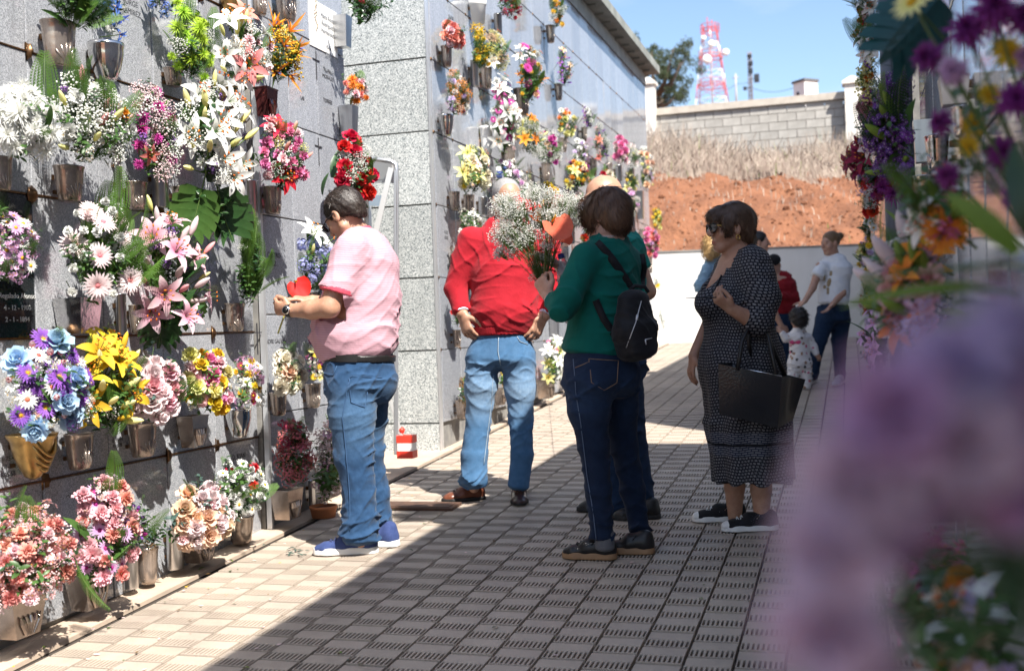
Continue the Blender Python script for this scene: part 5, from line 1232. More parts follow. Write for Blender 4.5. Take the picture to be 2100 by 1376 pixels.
def cloth(name, c, c2, ns=14, weave=700, wst=.25, rough=.85, sheen=.06, extra=None, lo=.3, hi=.75, stretch=(1, 1, 1)):
    T = NT(name); p = T.n('BsdfPrincipled'); T.l(p.outputs[0], T.out.inputs[0]); v = coords(T, 'Object', stretch)
    col = mix(T, ramp(T, noise(T, v, ns, 5), lo, hi), c, c2)
    if extra: col = extra(T, v, col)
    T.l(col, p.inputs['Base Color']); p.inputs['Roughness'].default_value = rough; p.inputs['Specular IOR Level'].default_value = .2; p.inputs['Sheen Weight'].default_value = sheen; p.inputs['Sheen Roughness'].default_value = .5
    b1 = bump(T, noise(T, v, weave, 2), wst, .0015); T.l(bump(T, noise(T, v, 26, 6), .45, .008, b1), p.inputs['Normal'])
    MC[name] = T.mat; return T.mat
def fade(c):
    def f(T, v, col):
        a = T.n('Attribute', attribute_name='fade'); n = noise(T, v, 55, 5, .7); m = mix(T, 1.0, a.outputs['Fac'], ramp(T, n, .25, .7, (.35, .35, .35), (1, 1, 1)), 'MULTIPLY'); return mix(T, m, col, c)
    return f
J_blue = cloth('blue_denim', (.013, .042, .10), (.027, .07, .15), 30, 900, .35, .9, .1, fade((.10, .19, .31))); J_light = cloth('washed_denim', (.045, .115, .22), (.07, .155, .28), 26, 900, .35, .9, .1, fade((.24, .34, .46)))
J_dark = cloth('dark_denim', (.006, .013, .034), (.011, .022, .05), 26, 900, .3, .9, .05, fade((.03, .06, .125))); J_navy = cloth('navy_denim', (.010, .024, .058), (.017, .037, .082), 26, 900, .3, .9, .05)
def stripes(T, v, col):
    sx = T.n('SeparateXYZ'); T.l(v, sx.inputs[0]); wv = noise(T, v, 7, 2); ad = T.n('Math', operation='MULTIPLY_ADD'); T.l(wv, ad.inputs[0]); ad.inputs[1].default_value = .010; T.l(sx.outputs['Z'], ad.inputs[2])
    m = T.n('Math', operation='MULTIPLY'); T.l(ad.outputs[0], m.inputs[0]); m.inputs[1].default_value = 2*math.pi/.0085; sn = T.n('Math', operation='SINE'); T.l(m.outputs[0], sn.inputs[0])
    f = T.n('MapRange', i_From_Min=-.25, i_From_Max=.45); T.l(sn.outputs[0], f.inputs['Value']); return mix(T, f.outputs[0], (.47, .25, .305), (.53, .335, .375))
C_polo = cloth('pink_striped_pique', (.7, .4, .45), (.7, .4, .45), 10, 900, .2, .85, .05, stripes); C_polored = cloth('polo_red_trim', (.52, .06, .10), (.60, .09, .13))
C_red = cloth('red_knit', (.30, .008, .016), (.36, .013, .024), 20, 500, .3, .9, .08); C_green = cloth('bottle_green_jersey', (.0, .085, .068), (.0, .115, .09), 12, 700, .2, .85, .05); C_teal = cloth('teal_cotton', (.0, .16, .13), (.005, .20, .165))
C_white = cloth('white_cotton', (.74, .76, .80), (.66, .68, .73)); C_cuff = cloth('pale_blue_shirt', (.55, .63, .74), (.62, .69, .78)); C_denimj = cloth('light_denim_jacket', (.16, .27, .38), (.25, .38, .50), 20, 600)
C_black = cloth('black_nylon', (.006, .006, .008), (.012, .012, .015), 12, 500, .3, .6, .1); C_hood = cloth('dark_red_hoodie', (.22, .008, .015), (.28, .015, .02)); C_sky = cloth('sky_blue_top', (.15, .38, .62), (.20, .45, .68)); C_cap = cloth('black_knit', (.008, .008, .01), (.015, .015, .017))
def dress_pat():
    T = NT('black_white_chain_print'); p = T.n('BsdfPrincipled'); T.l(p.outputs[0], T.out.inputs[0])
    u = T.n('Attribute', attribute_name='du'); w = T.n('Attribute', attribute_name='dv'); c = T.n('CombineXYZ'); T.l(u.outputs['Fac'], c.inputs[0]); T.l(w.outputs['Fac'], c.inputs[1])
    def bricks(sx, sy, mo):
        b = T.n('TexBrick', i_Scale=1.0, i_Mortar_Size=mo, i_Mortar_Smooth=.35, i_Brick_Width=sx, i_Row_Height=sy); b.inputs['Color1'].default_value = (.24, .235, .25, 1); b.inputs['Color2'].default_value = (.31, .305, .315, 1); b.inputs['Mortar'].default_value = (.006, .006, .010, 1); T.l(c.outputs[0], b.inputs['Vector']); return b
    b = bricks(.0165, .0150, .0034); vo = T.n('TexVoronoi', i_Scale=190.0); T.l(c.outputs[0], vo.inputs['Vector'])
    col = mix(T, ramp(T, vo.outputs['Distance'], .15, .5), b.outputs['Color'], (.012, .012, .018)); col = mix(T, .62, b.outputs['Color'], col)
    bb = bricks(.030, .011, .003); hem = T.n('Attribute', attribute_name='hem'); col = mix(T, hem.outputs['Fac'], col, mix(T, .5, bb.outputs['Color'], (.03, .04, .075)))
    band = T.n('Attribute', attribute_name='band'); col = mix(T, band.outputs['Fac'], col, (.004, .004, .006))
    T.l(col, p.inputs['Base Color']); p.inputs['Roughness'].default_value = .7; p.inputs['Specular IOR Level'].default_value = .2; v = coords(T); T.l(bump(T, noise(T, v, 30, 4), .25, .005), p.inputs['Normal']); return T.mat
C_dress = dress_pat()
def blot():
    def f(T, v, col):
        vo = T.n('TexVoronoi', i_Scale=17.0); T.l(v, vo.inputs['Vector']); g = T.n('SeparateColor'); T.l(vo.outputs['Color'], g.inputs[0])
        nn = noise(T, v, 45, 3); a = T.n('Math', operation='MULTIPLY_ADD'); T.l(nn, a.inputs[0]); a.inputs[1].default_value = .5; T.l(vo.outputs['Distance'], a.inputs[2])
        m = ramp(T, a.outputs[0], .50, .56, (1, 1, 1), (0, 0, 0)); c = mix(T, ramp(T, g.outputs[0], .45, .5), (.03, .025, .03), (.50, .07, .16)); c = mix(T, ramp(T, g.outputs[1], .6, .65), c, (.30, .17, .10)); return mix(T, m, col, c)
    return f
C_tod = cloth('white_splotch_print', (.72, .70, .70), (.64, .62, .63), 10, 600, .2, .85, .2, blot())
M_lens = mat('dark_lens', (.008, .008, .012), .05, spec=.8); M_frame = mat('black_frame', (.01, .01, .012), .3); M_goldw = mat('gold_metal', (.75, .48, .14), .25, 1.0); M_silver = mat('silver_metal', (.75, .75, .76), .2, 1.0)
M_leath = mat('black_leather', (.012, .011, .011), .4, bs=120, bst=.2); M_brownl = mat('brown_leather', (.17, .055, .028), .33, c2=(.10, .03, .016), ns=14, bs=160, bst=.15); M_brownl_shade = mat('brown_leather_shaded', (.045, .018, .013), .3, c2=(.03, .012, .01), ns=14)  # the last leather is the brown one with shade put into its colour
M_rub = mat('white_rubber', (.72, .71, .68), .6); M_gum = mat('gum_sole', (.28, .16, .08), .6); M_blk = mat('black_rubber', (.012, .012, .012), .6); M_mesh = cloth('navy_mesh', (.028, .045, .13), (.045, .07, .19), 40, 420, .5); M_canvas = cloth('black_canvas', (.012, .012, .014), (.02, .02, .024)); M_lace = mat('white_lace', (.68, .68, .66), .8); M_lacen = mat('navy_lace', (.03, .04, .11), .8)
M_grays = cloth('grey_sneaker', (.34, .34, .36), (.44, .44, .46))
def hair_mat(name, c, c2, streak=220):
    T = NT(name); p = T.n('BsdfPrincipled'); T.l(p.outputs[0], T.out.inputs[0]); v = coords(T, 'Object', (1, 1, .22)); a = T.n('Attribute', attribute_name='g')
    col = mix(T, ramp(T, noise(T, v, streak, 4, .7), .3, .7), c, c2); col = mix(T, a.outputs['Fac'], col, c2); T.l(col, p.inputs['Base Color']); p.inputs['Roughness'].default_value = .42; p.inputs['Specular IOR Level'].default_value = .5; T.l(bump(T, noise(T, v, streak*1.4, 3), .5, .004), p.inputs['Normal']); return T.mat
H_dark = hair_mat('dark_brown_hair', (.012, .009, .008), (.05, .035, .028)); H_brown = hair_mat('brown_hair', (.035, .018, .010), (.12, .065, .035)); H_grey = hair_mat('cropped_grey_hair', (.22, .21, .205), (.42, .41, .40)); H_black = hair_mat('black_hair', (.006, .005, .005), (.02, .016, .014)); H_blond = hair_mat('curly_blond_hair', (.30, .17, .06), (.55, .36, .15)); H_dk2 = hair_mat('tied_fair_hair', (.10, .055, .025), (.26, .16, .08)); H_chest = hair_mat('chestnut_hair', (.03, .013, .007), (.13, .062, .03))

class Person:
    def __init__(s, label, px, py, res=.006, group='people in the alley', cat='person'):
        s.b = on_floor(px, py); s.D = depth(s.b); s.res = res
        s.root = empty('person', s.b, label, cat, group); s.body = Sdf(); s.hc = None
        s.ex = nrm([CR[0], CR[1], 0]); s.ey = nrm([CF[0], CF[1], 0])
    def P(s, px, py, dy=0.0): return at_depth(px, py, s.D+dy)-s.b
    def fl(s, px, py): return on_floor(px, py)-s.b
    def dir(s, x, y, z=0.0): return nrm(s.ex*x+s.ey*y+np.array([0, 0, z]))
    def put(s, name, sd, m, h=None, disp=None, attrs=None, parent=None): return add(name, sd.mesh(name, m, h or s.res, disp, attrs), parent or s.root)
    def head(s, c, f, up=(0, 0, 1), sc=1.0, beard=0.0, jaw=1.0, ears=True, fem=False):
        f = nrm(f); r = nrm(np.cross(f, up)); u = np.cross(r, f); s.hc, s.hf, s.hr, s.hu, s.hs = np.array(c), f, r, u, sc
        A_ = np.array([r, f, u]); H = s.H; b = s.body
        b.ell(H(0, -.014, .036), np.array((.074, .095, .084))*sc, A_, .02); b.ell(H(0, .028, -.03), np.array((.058, .062, .082))*sc, A_, .03)
        b.ell(H(0, .060, -.090), np.array((.026*jaw, .024, .020))*sc, A_, .025)
        for q in (-1, 1):
            b.ecap(H(q*.050*jaw, .005, -.055), H(q*.018, .062, -.092), .020*sc, .016*sc, k=.02); b.ell(H(q*.040, .056, -.026), .026*sc, A_, .02)
            b.ell(H(q*.030, .100, .010), .013*sc, A_, .012, '-')
            if ears:
                b.ell(H(q*.077, -.004, -.004), np.array((.010, .019, .032))*sc, A_, .008); b.ell(H(q*.087, .002, .0), np.array((.008, .009, .016))*sc, A_, .004, '-')
        b.ecap(H(-.034, .079, .030), H(.034, .079, .030), .012*sc, .012*sc, k=.014)
        b.ecap(H(0, .090, .016), H(0, .112, -.020), .008*sc, .0125*sc, k=.010)
        for q in (-1, 1): b.ell(H(q*.012, .102, -.026), .0085*sc, A_, .006); b.ell(H(q*.031, .079, .010), .0135*sc, A_, .004)
        b.ell(H(0, .088, -.058), np.array((.023, .012, .006))*sc, A_, .006); b.ell(H(0, .086, -.070), np.array((.020, .012, .007))*sc, A_, .006); b.ell(H(0, .101, -.0635), np.array((.022, .008, .0016))*sc, A_, .003, '-')
    def H(s, x, y, z): return s.hc+(s.hr*x+s.hf*y+s.hu*z)*s.hs
    def hl(s, v): q = (v-s.hc)/s.hs; return q @ s.hr, q @ s.hf, q @ s.hu
    def face_attrs(s, beard=0.0):
        def lip(v):
            x, y, z = s.hl(v); return np.clip(1-np.sqrt((x/.024)**2+((z+.064)/.011)**2), 0, .35)*2.4*(y > .07)
        def brd(v):
            x, y, z = s.hl(v); brow = np.clip(1.2-np.sqrt(((np.abs(x)-.034)/.022)**2+((z-.030)/.006)**2), 0, 1)*(y > .05)
            st = np.clip((-.035-z)/.02, 0, 1)*np.clip((y-.0)/.03, 0, 1)*np.clip((z+.13)/.02, 0, 1); mus = np.clip(1.3-np.sqrt((x/.030)**2+((z+.049)/.010)**2), 0, 1)*(y > .07)
            goat = np.clip(1.4-np.sqrt((x/.026)**2+((z+.098)/.022)**2), 0, 1)*(y > .05)
            return np.clip(np.maximum.reduce([brow*.8, st*beard*.35, mus*beard, goat*beard*.9]), 0, 1)
        return {'lip': lip, 'beard': brd}
    def neck(s, a, b, ra=.055, rb=.065): s.body.ecap(a, b, ra, rb, k=.03)
    def hand(s, wrist, d, n, side, curl=(.35, .35, .3), sc=1.0, spread=.06, thumb=(.55, .5), wr=.027):
        """d: direction of the fingers, n: palm normal, side: +1/-1 which edge carries the thumb"""
        d = nrm(d); n = nrm(np.array(n)-d*(np.array(n) @ d)); l = np.cross(d, n)*side; b = s.body; w = np.array(wrist)
        kn = w+d*.085*sc; b.ecap(w, w+d*.03*sc, (wr*1.1*sc, wr*.8*sc), (.034*sc, .016*sc), L=l, k=.012); b.ecap(w+d*.03*sc, kn, (.036*sc, .016*sc), (.040*sc, .013*sc), L=l, k=.01)
        for i, ln in enumerate((.070, .078, .073, .058)):
            o = (1.5-i)*.021*sc; p = kn+l*o-d*.006*sc*(i in (0, 3)); a = (1.5-i)*spread; dd = nrm(d+l*a); ang = 0; rr = .0092*sc*(1, 1, .97, .86)[i]
            for j, fr in enumerate((.45, .32, .23)):
                ang += curl[min(j, len(curl)-1)]*(1+.12*i); e = p+(dd*math.cos(ang)+n*math.sin(ang))*ln*fr*sc; b.ecap(p, e, rr, rr*.92, k=.004); p = e; rr *= .93
        t0 = w+d*.022*sc+l*.026*sc+n*.004; t1 = t0+(d*.55+l*thumb[0]+n*.25)*.042*sc; t2 = t1+(d*.85+l*(thumb[0]-thumb[1])+n*.3)*.036*sc; t3 = t2+(d*.95-l*.1+n*.3)*.022*sc
        b.ecap(t0, t1, .015*sc, .012*sc, k=.010); b.ecap(t1, t2, .0115*sc, .0105*sc, k=.004); b.ecap(t2, t3, .0105*sc, .0085*sc, k=.004)
    def shoe(s, heel, toe, w=.098, hgt=.10, sole=.03, up=M_mesh, sm=M_rub, lace=None, style='sneaker', toecap=None, ank=None, name='shoe'):
        h_, t_ = np.array(heel, float), np.array(toe, float); z0 = (h_[2]+t_[2])/2; d = t_-h_; d[2] = 0; L = np.linalg.norm(d); d = d/L; lat = np.array([-d[1], d[0], 0]); Z = np.array([0, 0, 1.0])
        def Q(t, x, z): return h_*(1-t)+t_*t*1.0 + lat*x+Z*(z)-np.array([0, 0, (h_[2]*(1-t)+t_[2]*t)-z0])*0
        u = Sdf(); top = sole*.6
        u.ecap(Q(.14, 0, top+.022), Q(.5, 0, top+.026), (w*.37, .038), (w*.42, .034), L=lat, k=.01); u.ecap(Q(.5, 0, top+.024), Q(.80, 0, top+.012), (w*.42, .034), (w*.44, .026), L=lat, k=.02); u.ecap(Q(.80, 0, top+.012), Q(.90, 0, top+.008), (w*.42, .026), (w*.36, .022), L=lat, k=.02, m=.026)
        u.ecap(Q(.14, 0, top+.02), Q(.16, 0, hgt*.80), (w*.34, .036), (w*.33, .038), L=lat, k=.025); u.ecap(Q(.20, 0, hgt*.62), Q(.52, 0, top+.05), (w*.33, .026), (w*.30, .02), L=lat, k=.03)
        u.cut(Q(.5, 0, sole*.45), (0, 0, -1))
        o = s.put(name, u, up, .005)
        so = Sdf(); so.ecap(Q(.125, 0, .0), Q(.45, 0, .0), (w*.415, .09), (w*.40, .09), L=lat, k=.01); so.ecap(Q(.45, 0, 0), Q(.76, 0, 0), (w*.40, .09), (w*.485, .09), L=lat, k=.02, m=w*.35); so.ecap(Q(.76, 0, 0), Q(.865, 0, 0), (w*.485, .09), (w*.40, .09), L=lat, k=.02, m=w*.42)
        n2 = nrm(np.cross(lat, (t_-h_)/np.linalg.norm(t_-h_))); n2 = n2 if n2[2] > 0 else -n2
        so.cut(Q(.5, 0, sole), Z); so.cut(Q(.5, 0, .001), -Z)
        s.put('sole', so, sm, .005, parent=o)
        if toecap:
            tc = Sdf(); tc.ecap(Q(.80, 0, top+.014), Q(.90, 0, top+.010), (w*.445, .0265), (w*.385, .0235), L=lat, k=.02, m=.029); tc.cut(Q(.79, 0, 0), -d); tc.cut(Q(.5, 0, sole*.5), (0, 0, -1)); s.put('toe_cap', tc, toecap, .005, parent=o)
        if lace:
            m = MB()
            for k in range(5):
                t = .40+.075*k; zt = hgt*.62+(top+.046-hgt*.62)*min(1, (t-.2)/.36)+.016-.014*max(0, t-.56)/.15
                for q in (-1, 1): m.tube([Q(t, -q*w*.20, zt-.006), Q(t+.02, 0, zt+.004), Q(t+.045, q*w*.22, zt-.014)], .0024, 5)
            for q in (-1, 1): m.tube([Q(.38, 0, hgt*.78), Q(.44, q*w*.3, hgt*.85), Q(.50, q*w*.45, hgt*.62)], .0024, 5); m.tube([Q(.38, 0, hgt*.78), Q(.34, q*w*.35, hgt*.88), Q(.40, q*w*.5, hgt*.72), Q(.38, 0, hgt*.78)], .0022, 5)
            m.obj('lace', lace, o)
        return o
    def hair(s, sd, m, h=None, disp=None, strands=1800, flow=(0, 0, -1), ln=.035, name='hair', lift=.003, crown=None, wid=.0016):
        me = sd.mesh(name, m, h or .005, disp); n = len(me.vertices); co = np.empty(n*3); no = np.empty(n*3); me.vertices.foreach_get('co', co); me.vertices.foreach_get('normal', no); co = co.reshape(-1, 3); no = no.reshape(-1, 3)
        o = add(name, me, s.root); R = np.random.RandomState(5); b = MB()
        for i in R.randint(0, n, strands):
            p, q = co[i], no[i]; f = np.array(flow, float) if crown is None else (p-np.array(crown)); f = f/np.linalg.norm(f)+R.normal(0, .13, 3); t = f-q*(f @ q); l = np.linalg.norm(t)
            if l < .05*np.linalg.norm(f): continue
            t /= l; sd_ = np.cross(t, q); L = ln*R.uniform(.4, 1.35); g = R.random_sample()**2.2; ids = []
            for k in range(4):
                x = p+t*L*k/3+q*(lift*(1+1.2*math.sin(math.pi*k/3.4))-.0025*k*(lift < .004)); w = wid*(1, 1, .8, .1)[k]; ids.append((b.vert(x-sd_*w, g), b.vert(x+sd_*w, g)))
            for k in range(3): b.face((ids[k][0], ids[k][1], ids[k+1][1], ids[k+1][0]))
        st = b.obj('hair_strands', m, o); tag(st, kind='stuff'); return o
    def surf(s, sd, pts, dirv=None, eps=.0015):
        """drops points onto the surface of sd along the view direction away from the camera"""
        out = []
        for p in pts:
            p = np.array(p, float); d = CF if dirv is None else np.array(dirv); q = p-d*.5
            for _ in range(80):
                v = float(sd.eval(q[None])[0])
                if v < eps: break
                q = q+d*v*.7
                if (q-p) @ d > .6: break
            out.append(q-d*eps)
        return out
    def seam(s, sd, px, r, m, parent, name='seam', n=10, closed=False):
        pts = []
        for a, b in zip(px, px[1:]):
            k = max(2, int(math.hypot(a[0]-b[0], a[1]-b[1])/7))
            pts += [s.P(a[0]+(b[0]-a[0])*i/k, a[1]+(b[1]-a[1])*i/k) for i in range(k)]
        pts.append(s.P(*px[-1])); q = s.surf(sd, pts); mb = MB(); mb.tube(q, r, 5); return mb.obj(name, m, parent)
    def eyes(s, iris=(.06, .035, .02)):
        mw = mat('eye_white', (.70, .68, .65), .2); mi = mat('dark_iris', iris, .15)
        for q in (-1, 1):
            b = MB(); b.ball((0, 0, 0), .0118*s.hs, 0, n=12, k=8); c = np.array((0, 0, 0))+s.hf*.0088*s.hs; b.ball(c, .0055*s.hs, 1, n=10, k=6); b.obj('eye', [mw, mi], s.root, loc=s.H(q*.031, .0825, .008))
def legfade(v0, z0, z1, side=None):
    def f(v): return np.clip(1-np.abs(v[:, 2]-(z0+z1)/2)/((z1-z0)/2), 0, 1)*.8
    return f
def jeans_disp(hgt, seed, amp=.006):
    a = ridges(seed, amp*1.35, .075, 1.0, .9); b_ = ridges(seed+9, amp, .13, .8, 1.0)
    def f(P):
        z = P[:, 2]; w = .30+1.0*np.exp(-((z-.12*hgt/.9)/.075)**2)+.55*np.exp(-((z-.46*hgt/.9)/.07)**2)+.55*np.exp(-((z-.80*hgt/.9)/.06)**2); return a(P)*w+b_(P)*.45
    return f
# ------------------------------------------------------------------ man in the pink polo shirt
def pink_man():
    s = Person('man in pink striped polo and blue jeans bowing over a red flower by the wall', 735, 1128)
    P = s.P; f = s.dir(-.86, .5); r = np.cross(f, [0, 0, 1]); L = r
    b = s.body
    s.head(P(708, 444, .0), s.dir(-.72, .44, -.56), up=(-.1, 0, 1), sc=1.04, beard=1)
    s.neck(P(722, 462, .01), P(748, 505, .02), .058, .075)
    b.chain([P(745, 520), P(742, 640), P(735, 740)], [(.15, .10), (.16, .14), (.15, .13)], L)
    # arms
    sh = P(712, 530, -.19); el = P(676, 630, -.225); wr = P(600, 637, -.12)
    b.ecap(sh, el, .055, .049, k=.02); b.ecap(el, P(640, 635, -.18), .051, .047, k=.015); b.ecap(P(640, 635, -.18), wr, .047, .031, k=.015)
    s.hand(wr, s.dir(-.9, .25, .18), s.dir(.15, .75, .4), -1, curl=(.75, .9, .6), sc=1.0, thumb=(.5, .5), wr=.030)
    sh2 = P(770, 525, .18); el2 = P(700, 628, .20); wr2 = P(640, 618, .02)
    b.ecap(sh2, el2, .055, .047, k=.02); b.ecap(el2, wr2, .046, .031, k=.015)
    s.hand(wr2, s.dir(-.93, -.25, .22), s.dir(-.1, .2, -1), 1, curl=(.30, .45, .4), sc=1.0, wr=.030)
    for (a, k, c) in (((725, 760, -.07), (727, 935, -.09), (740, 1110, -.09)), ((752, 760, .10), (749, 935, .13), (773, 1095, .13))): b.chain([P(*a), P(*k), P(*c)], [.055, .036, .030])
    s.put('body', b, S_tan, .0052, attrs=s.face_attrs(1.0))
    s.eyes()
    # polo shirt
    t = Sdf()
    t.ecap(P(747, 500, .01), P(747, 540, .0), (.150, .085), (.205, .135), L, k=.05); t.ecap(P(747, 540), P(743, 610), (.205, .140), (.205, .168), L, k=.04); t.ecap(P(743, 610), P(727, 682), (.205, .168), (.205, .212), L, k=.04); t.ecap(P(727, 682), P(733, 722), (.205, .210), (.185, .190), L, k=.03, m=.05)
    t.ecap(P(722, 512, -.15), P(693, 592, -.205), .083, .080, k=.04); t.ecap(P(693, 592, -.205), P(680, 606, -.215), .080, .078, k=.02)
    t.ecap(P(768, 512, .15), P(745, 595, .2), .080, .076, k=.04)
    t.cut(P(735, 735), s.dir(.06, 0, -1)); 
    cn = nrm(np.array(P(683, 611, -.21))-np.array(P(705, 560, -.19))); t2 = None
    rg = ridges(4, .010, .085, .55, 1.0); rg2 = ridges(31, .006, .05, .8, .8)
    def disp(Q):
        z = Q[:, 2]; return rg(Q)*(.45+.9*np.exp(-((z-P(0, 700)[2])/.10)**2))+rg2(Q)*.5
    # sleeve end is cut square to the arm
    def sleeve_cut(Q):
        a = np.array(P(690, 600, -.21)); n_ = s.dir(-.38, -.12, -.9); dd = (Q-a) @ n_
        near = np.sqrt((((Q-np.array(P(683, 606, -.213)))**2).sum(1))) < .135
        return np.where(near & (Q[:, 2] < a[2]+.04) & (((Q-np.array(P(720, 625, 0))) @ s.ex) < .0), dd, -1.0)
    t.ops.append(('&', sleeve_cut, 0))
    sh_o = s.put('polo_shirt', t, C_polo, .006, disp)
    # cuff ring
    a = np.array(P(691, 598, -.208)); ax = s.dir(-.30, -.10, -.9); cu = Sdf(); cu.ecap(a-ax*.02, a+ax*.008, .0845, .0835, k=.01, m=.02); cu.cut(a+ax*.010, ax); cu.cut(a-ax*.016, -ax); s.put('sleeve_cuff', cu, C_polored, .005, parent=sh_o)
    # collar
    co = Sdf(); c0 = P(736, 484, .015); ax = s.dir(-.42, .16, .88); co.ecap(np.array(c0)-ax*.02, np.array(c0)+ax*.012, (.083, .080), (.074, .072), L, k=.01, m=.03); co.ecap(np.array(c0)-ax*.05, np.array(c0)+ax*.05, .062, .058, k=.008, op='-'); co.cut(np.array(c0)+ax*.020, ax); co.cut(np.array(c0)-ax*.022, -ax); s.put('collar', co, C_polored, .005, parent=sh_o)
    # jeans
    j = Sdf()
    j.ecap(P(735, 733), P(738, 790, .0), (.178, .172), (.185, .168), L, k=.03, m=.06)
    j.ecap(P(721, 790, -.08), P(722, 850, -.09), (.115, .118), (.108, .112), L, k=.05); j.ecap(P(722, 850, -.09), P(727, 935, -.09), (.108, .110), .094, L, k=.03); j.ecap(P(727, 935, -.09), P(736, 1010, -.09), .092, .078, k=.02); j.ecap(P(736, 1010, -.09), P(739, 1104, -.09), .078, .090, k=.02, m=.03)
    j.ecap(P(752, 790, .10), P(750, 850, .12), (.115, .115), (.105, .108), L, k=.05); j.ecap(P(750, 850, .12), P(749, 930, .13), .104, .090, k=.03); j.ecap(P(749, 930, .13), P(765, 1010, .13), .090, .078, k=.02); j.ecap(P(765, 1010, .13), P(773, 1090, .13), .078, .088, k=.02, m=.03)
    j.ell(P(778, 785, -.02), (.085, .085, .10), k=.05)
    jo = s.put('jeans', j, J_blue, .006, jeans_disp(.92, 3, .0115), {'fade': lambda v: np.clip(1-np.abs(v[:, 2]-P(0, 880)[2])/.22, 0, 1)*.55})
    gold = mat('denim_stitch', (.30, .22, .12), .8); dk = mat('denim_stitch_blue', (.035, .085, .18), .8); s.seam(j, [(727, 780), (715, 850), (722, 930), (727, 1005), (728, 1075)], .0022, dk, jo); s.seam(j, [(728, 772), (733, 768), (790, 772)], .0016, dk, jo, 'pocket_seam'); s.seam(j, [(728, 772), (732, 820), (758, 830), (763, 800)], .0020, dk, jo, 'pocket_seam'); s.seam(j, [(664, 752), (672, 764), (695, 766), (702, 748)], .002, dk, jo, 'pocket_seam')
    # belt
    be = Sdf(); ax = s.dir(.05, 0, 1); c0 = np.array(P(735, 733)); be.ecap(c0-ax*.03, c0+ax*.03, (.186, .182), (.186, .184), L, k=.01, m=.05); be.cut(c0+ax*.014, ax); be.cut(c0-ax*.020, -ax); s.put('belt', be, M_leath, .006)
    bb = MB(); q = s.surf(be, [P(x, 733) for x in (700, 712, 724, 736, 743)]); rows = [[np.array(p)+np.array([0, 0, .018])-CF*.004, np.array(p)-np.array([0, 0, .018])-CF*.004] for p in q]; bb.grid(rows); bb.obj('belt_tongue', M_leath, s.root)
    # shoes
    s.shoe(s.fl(777, 1132), s.fl(642, 1138), .100, .115, .036, M_mesh, M_rub, M_lacen); s.shoe(s.fl(820, 1119), s.fl(694, 1122), .100, .115, .036, M_mesh, M_rub, M_lacen)
    # hair
    H = s.H; A_ = np.array([s.hr, s.hf, s.hu]); h = Sdf(); h.ell(H(0, -.020, .040), np.array((.083, .102, .091))*1.04, A_); h.ecap(H(0, -.075, .0), H(0, -.075, -.04), (.058, .03), (.050, .022), s.hr, k=.03)
    h.ell(H(0, .105, -.035), np.array((.085, .075, .098)), A_, .02, '-'); h.ell(H(0, .01, -.07), np.array((.11, .075, .062)), A_, .02, '-')
    for q in (-1, 1): h.ell(H(q*.09, -.002, -.008), np.array((.03, .026, .036)), A_, .01, '-')
    rgh = ridges(8, .006, .022, .5, 1.0); s.hair(h, H_dark, .005, lambda Q: rgh(Q), 4500, crown=H(0, .03, .13), ln=.026, lift=.0022)
    # glasses
    g = MB(); gm = [M_frame, M_lens]
    for q in (-1, 1):
        c = H(q*.033, .112, .008); ring_ = [c+s.hr*.024*math.cos(a)*1.05+s.hu*.018*math.sin(a)-s.hf*.006*abs(math.cos(a)) for a in [2*math.pi*k/14 for k in range(15)]]; g.tube(ring_, .0026, 5); g.tube([H(q*.058, .108, .013), H(q*.082, .05, .010), H(q*.084, -.008, .012)], .0026, 5)
    g.tube([H(-.01, .117, .010), H(.01, .117, .010)], .002, 5); go = g.obj('glasses', gm, s.root)
    l = MB()
    for q in (-1, 1):
        c = H(q*.033, .1125, .008); ids = [l.vert(c+s.hr*.023*math.cos(a)+s.hu*.017*math.sin(a)) for a in [2*math.pi*k/14 for k in range(14)]]; l.face(ids)
    l.obj('lens', M_lens, go, smooth=False)
    # watch
    w = MB(); c = np.array(P(595, 636, -.115)); ax = s.dir(-.93, .3, .05); u = nrm(np.cross(ax, [0, 0, 1])); v = np.cross(u, ax)
    ringp = [[c+ax*o+(u*math.cos(a)+v*math.sin(a))*.037 for a in [2*math.pi*k/18 for k in range(18)]] for o in (-.012, .012)]; w.grid(ringp, 0, None, True); q = c-u*.036 if (-u) @ CF < 0 else c+u*.036; wo = w.obj('watch', M_leath, s.root)
    fc = MB(); M_ = Matrix.Translation(Vector(q)) @ Vector(q-c).to_track_quat('Z', 'Y').to_matrix().to_4x4(); t_ = MB(); t_.lathe([(.019, 0), (.021, .002), (.021, .008), (.018, .010)], 18); t_.lathe([(.0165, .0105), (.001, .0108)], 16, 1); fc.merge(t_, M_); fc.obj('watch_face', [M_silver, M_frame], wo)
    # red anthurium in his fingers
    a = P(606, 592, .02); o = empty('held_anthurium', s.b+np.array(a), 'red anthurium held by the man in the pink polo', 'flower'); put(o, 'anth', 'vermil', (0, 0, .03), -CF*.9+CR*.2+np.array([0, 0, .35]), 1.0, spin=.5)
    m = MB(); A0 = np.array(P(604, 590, .01))-a; m.tube([np.array([0, 0, .02]), np.array(P(592, 622, -.03))-a, np.array(P(570, 684, -.06))-a], [.004, .0042, .0045], 7); m.obj('stalk', mat('yellow_stalk', (.42, .40, .12), .5), o)
pink_man()
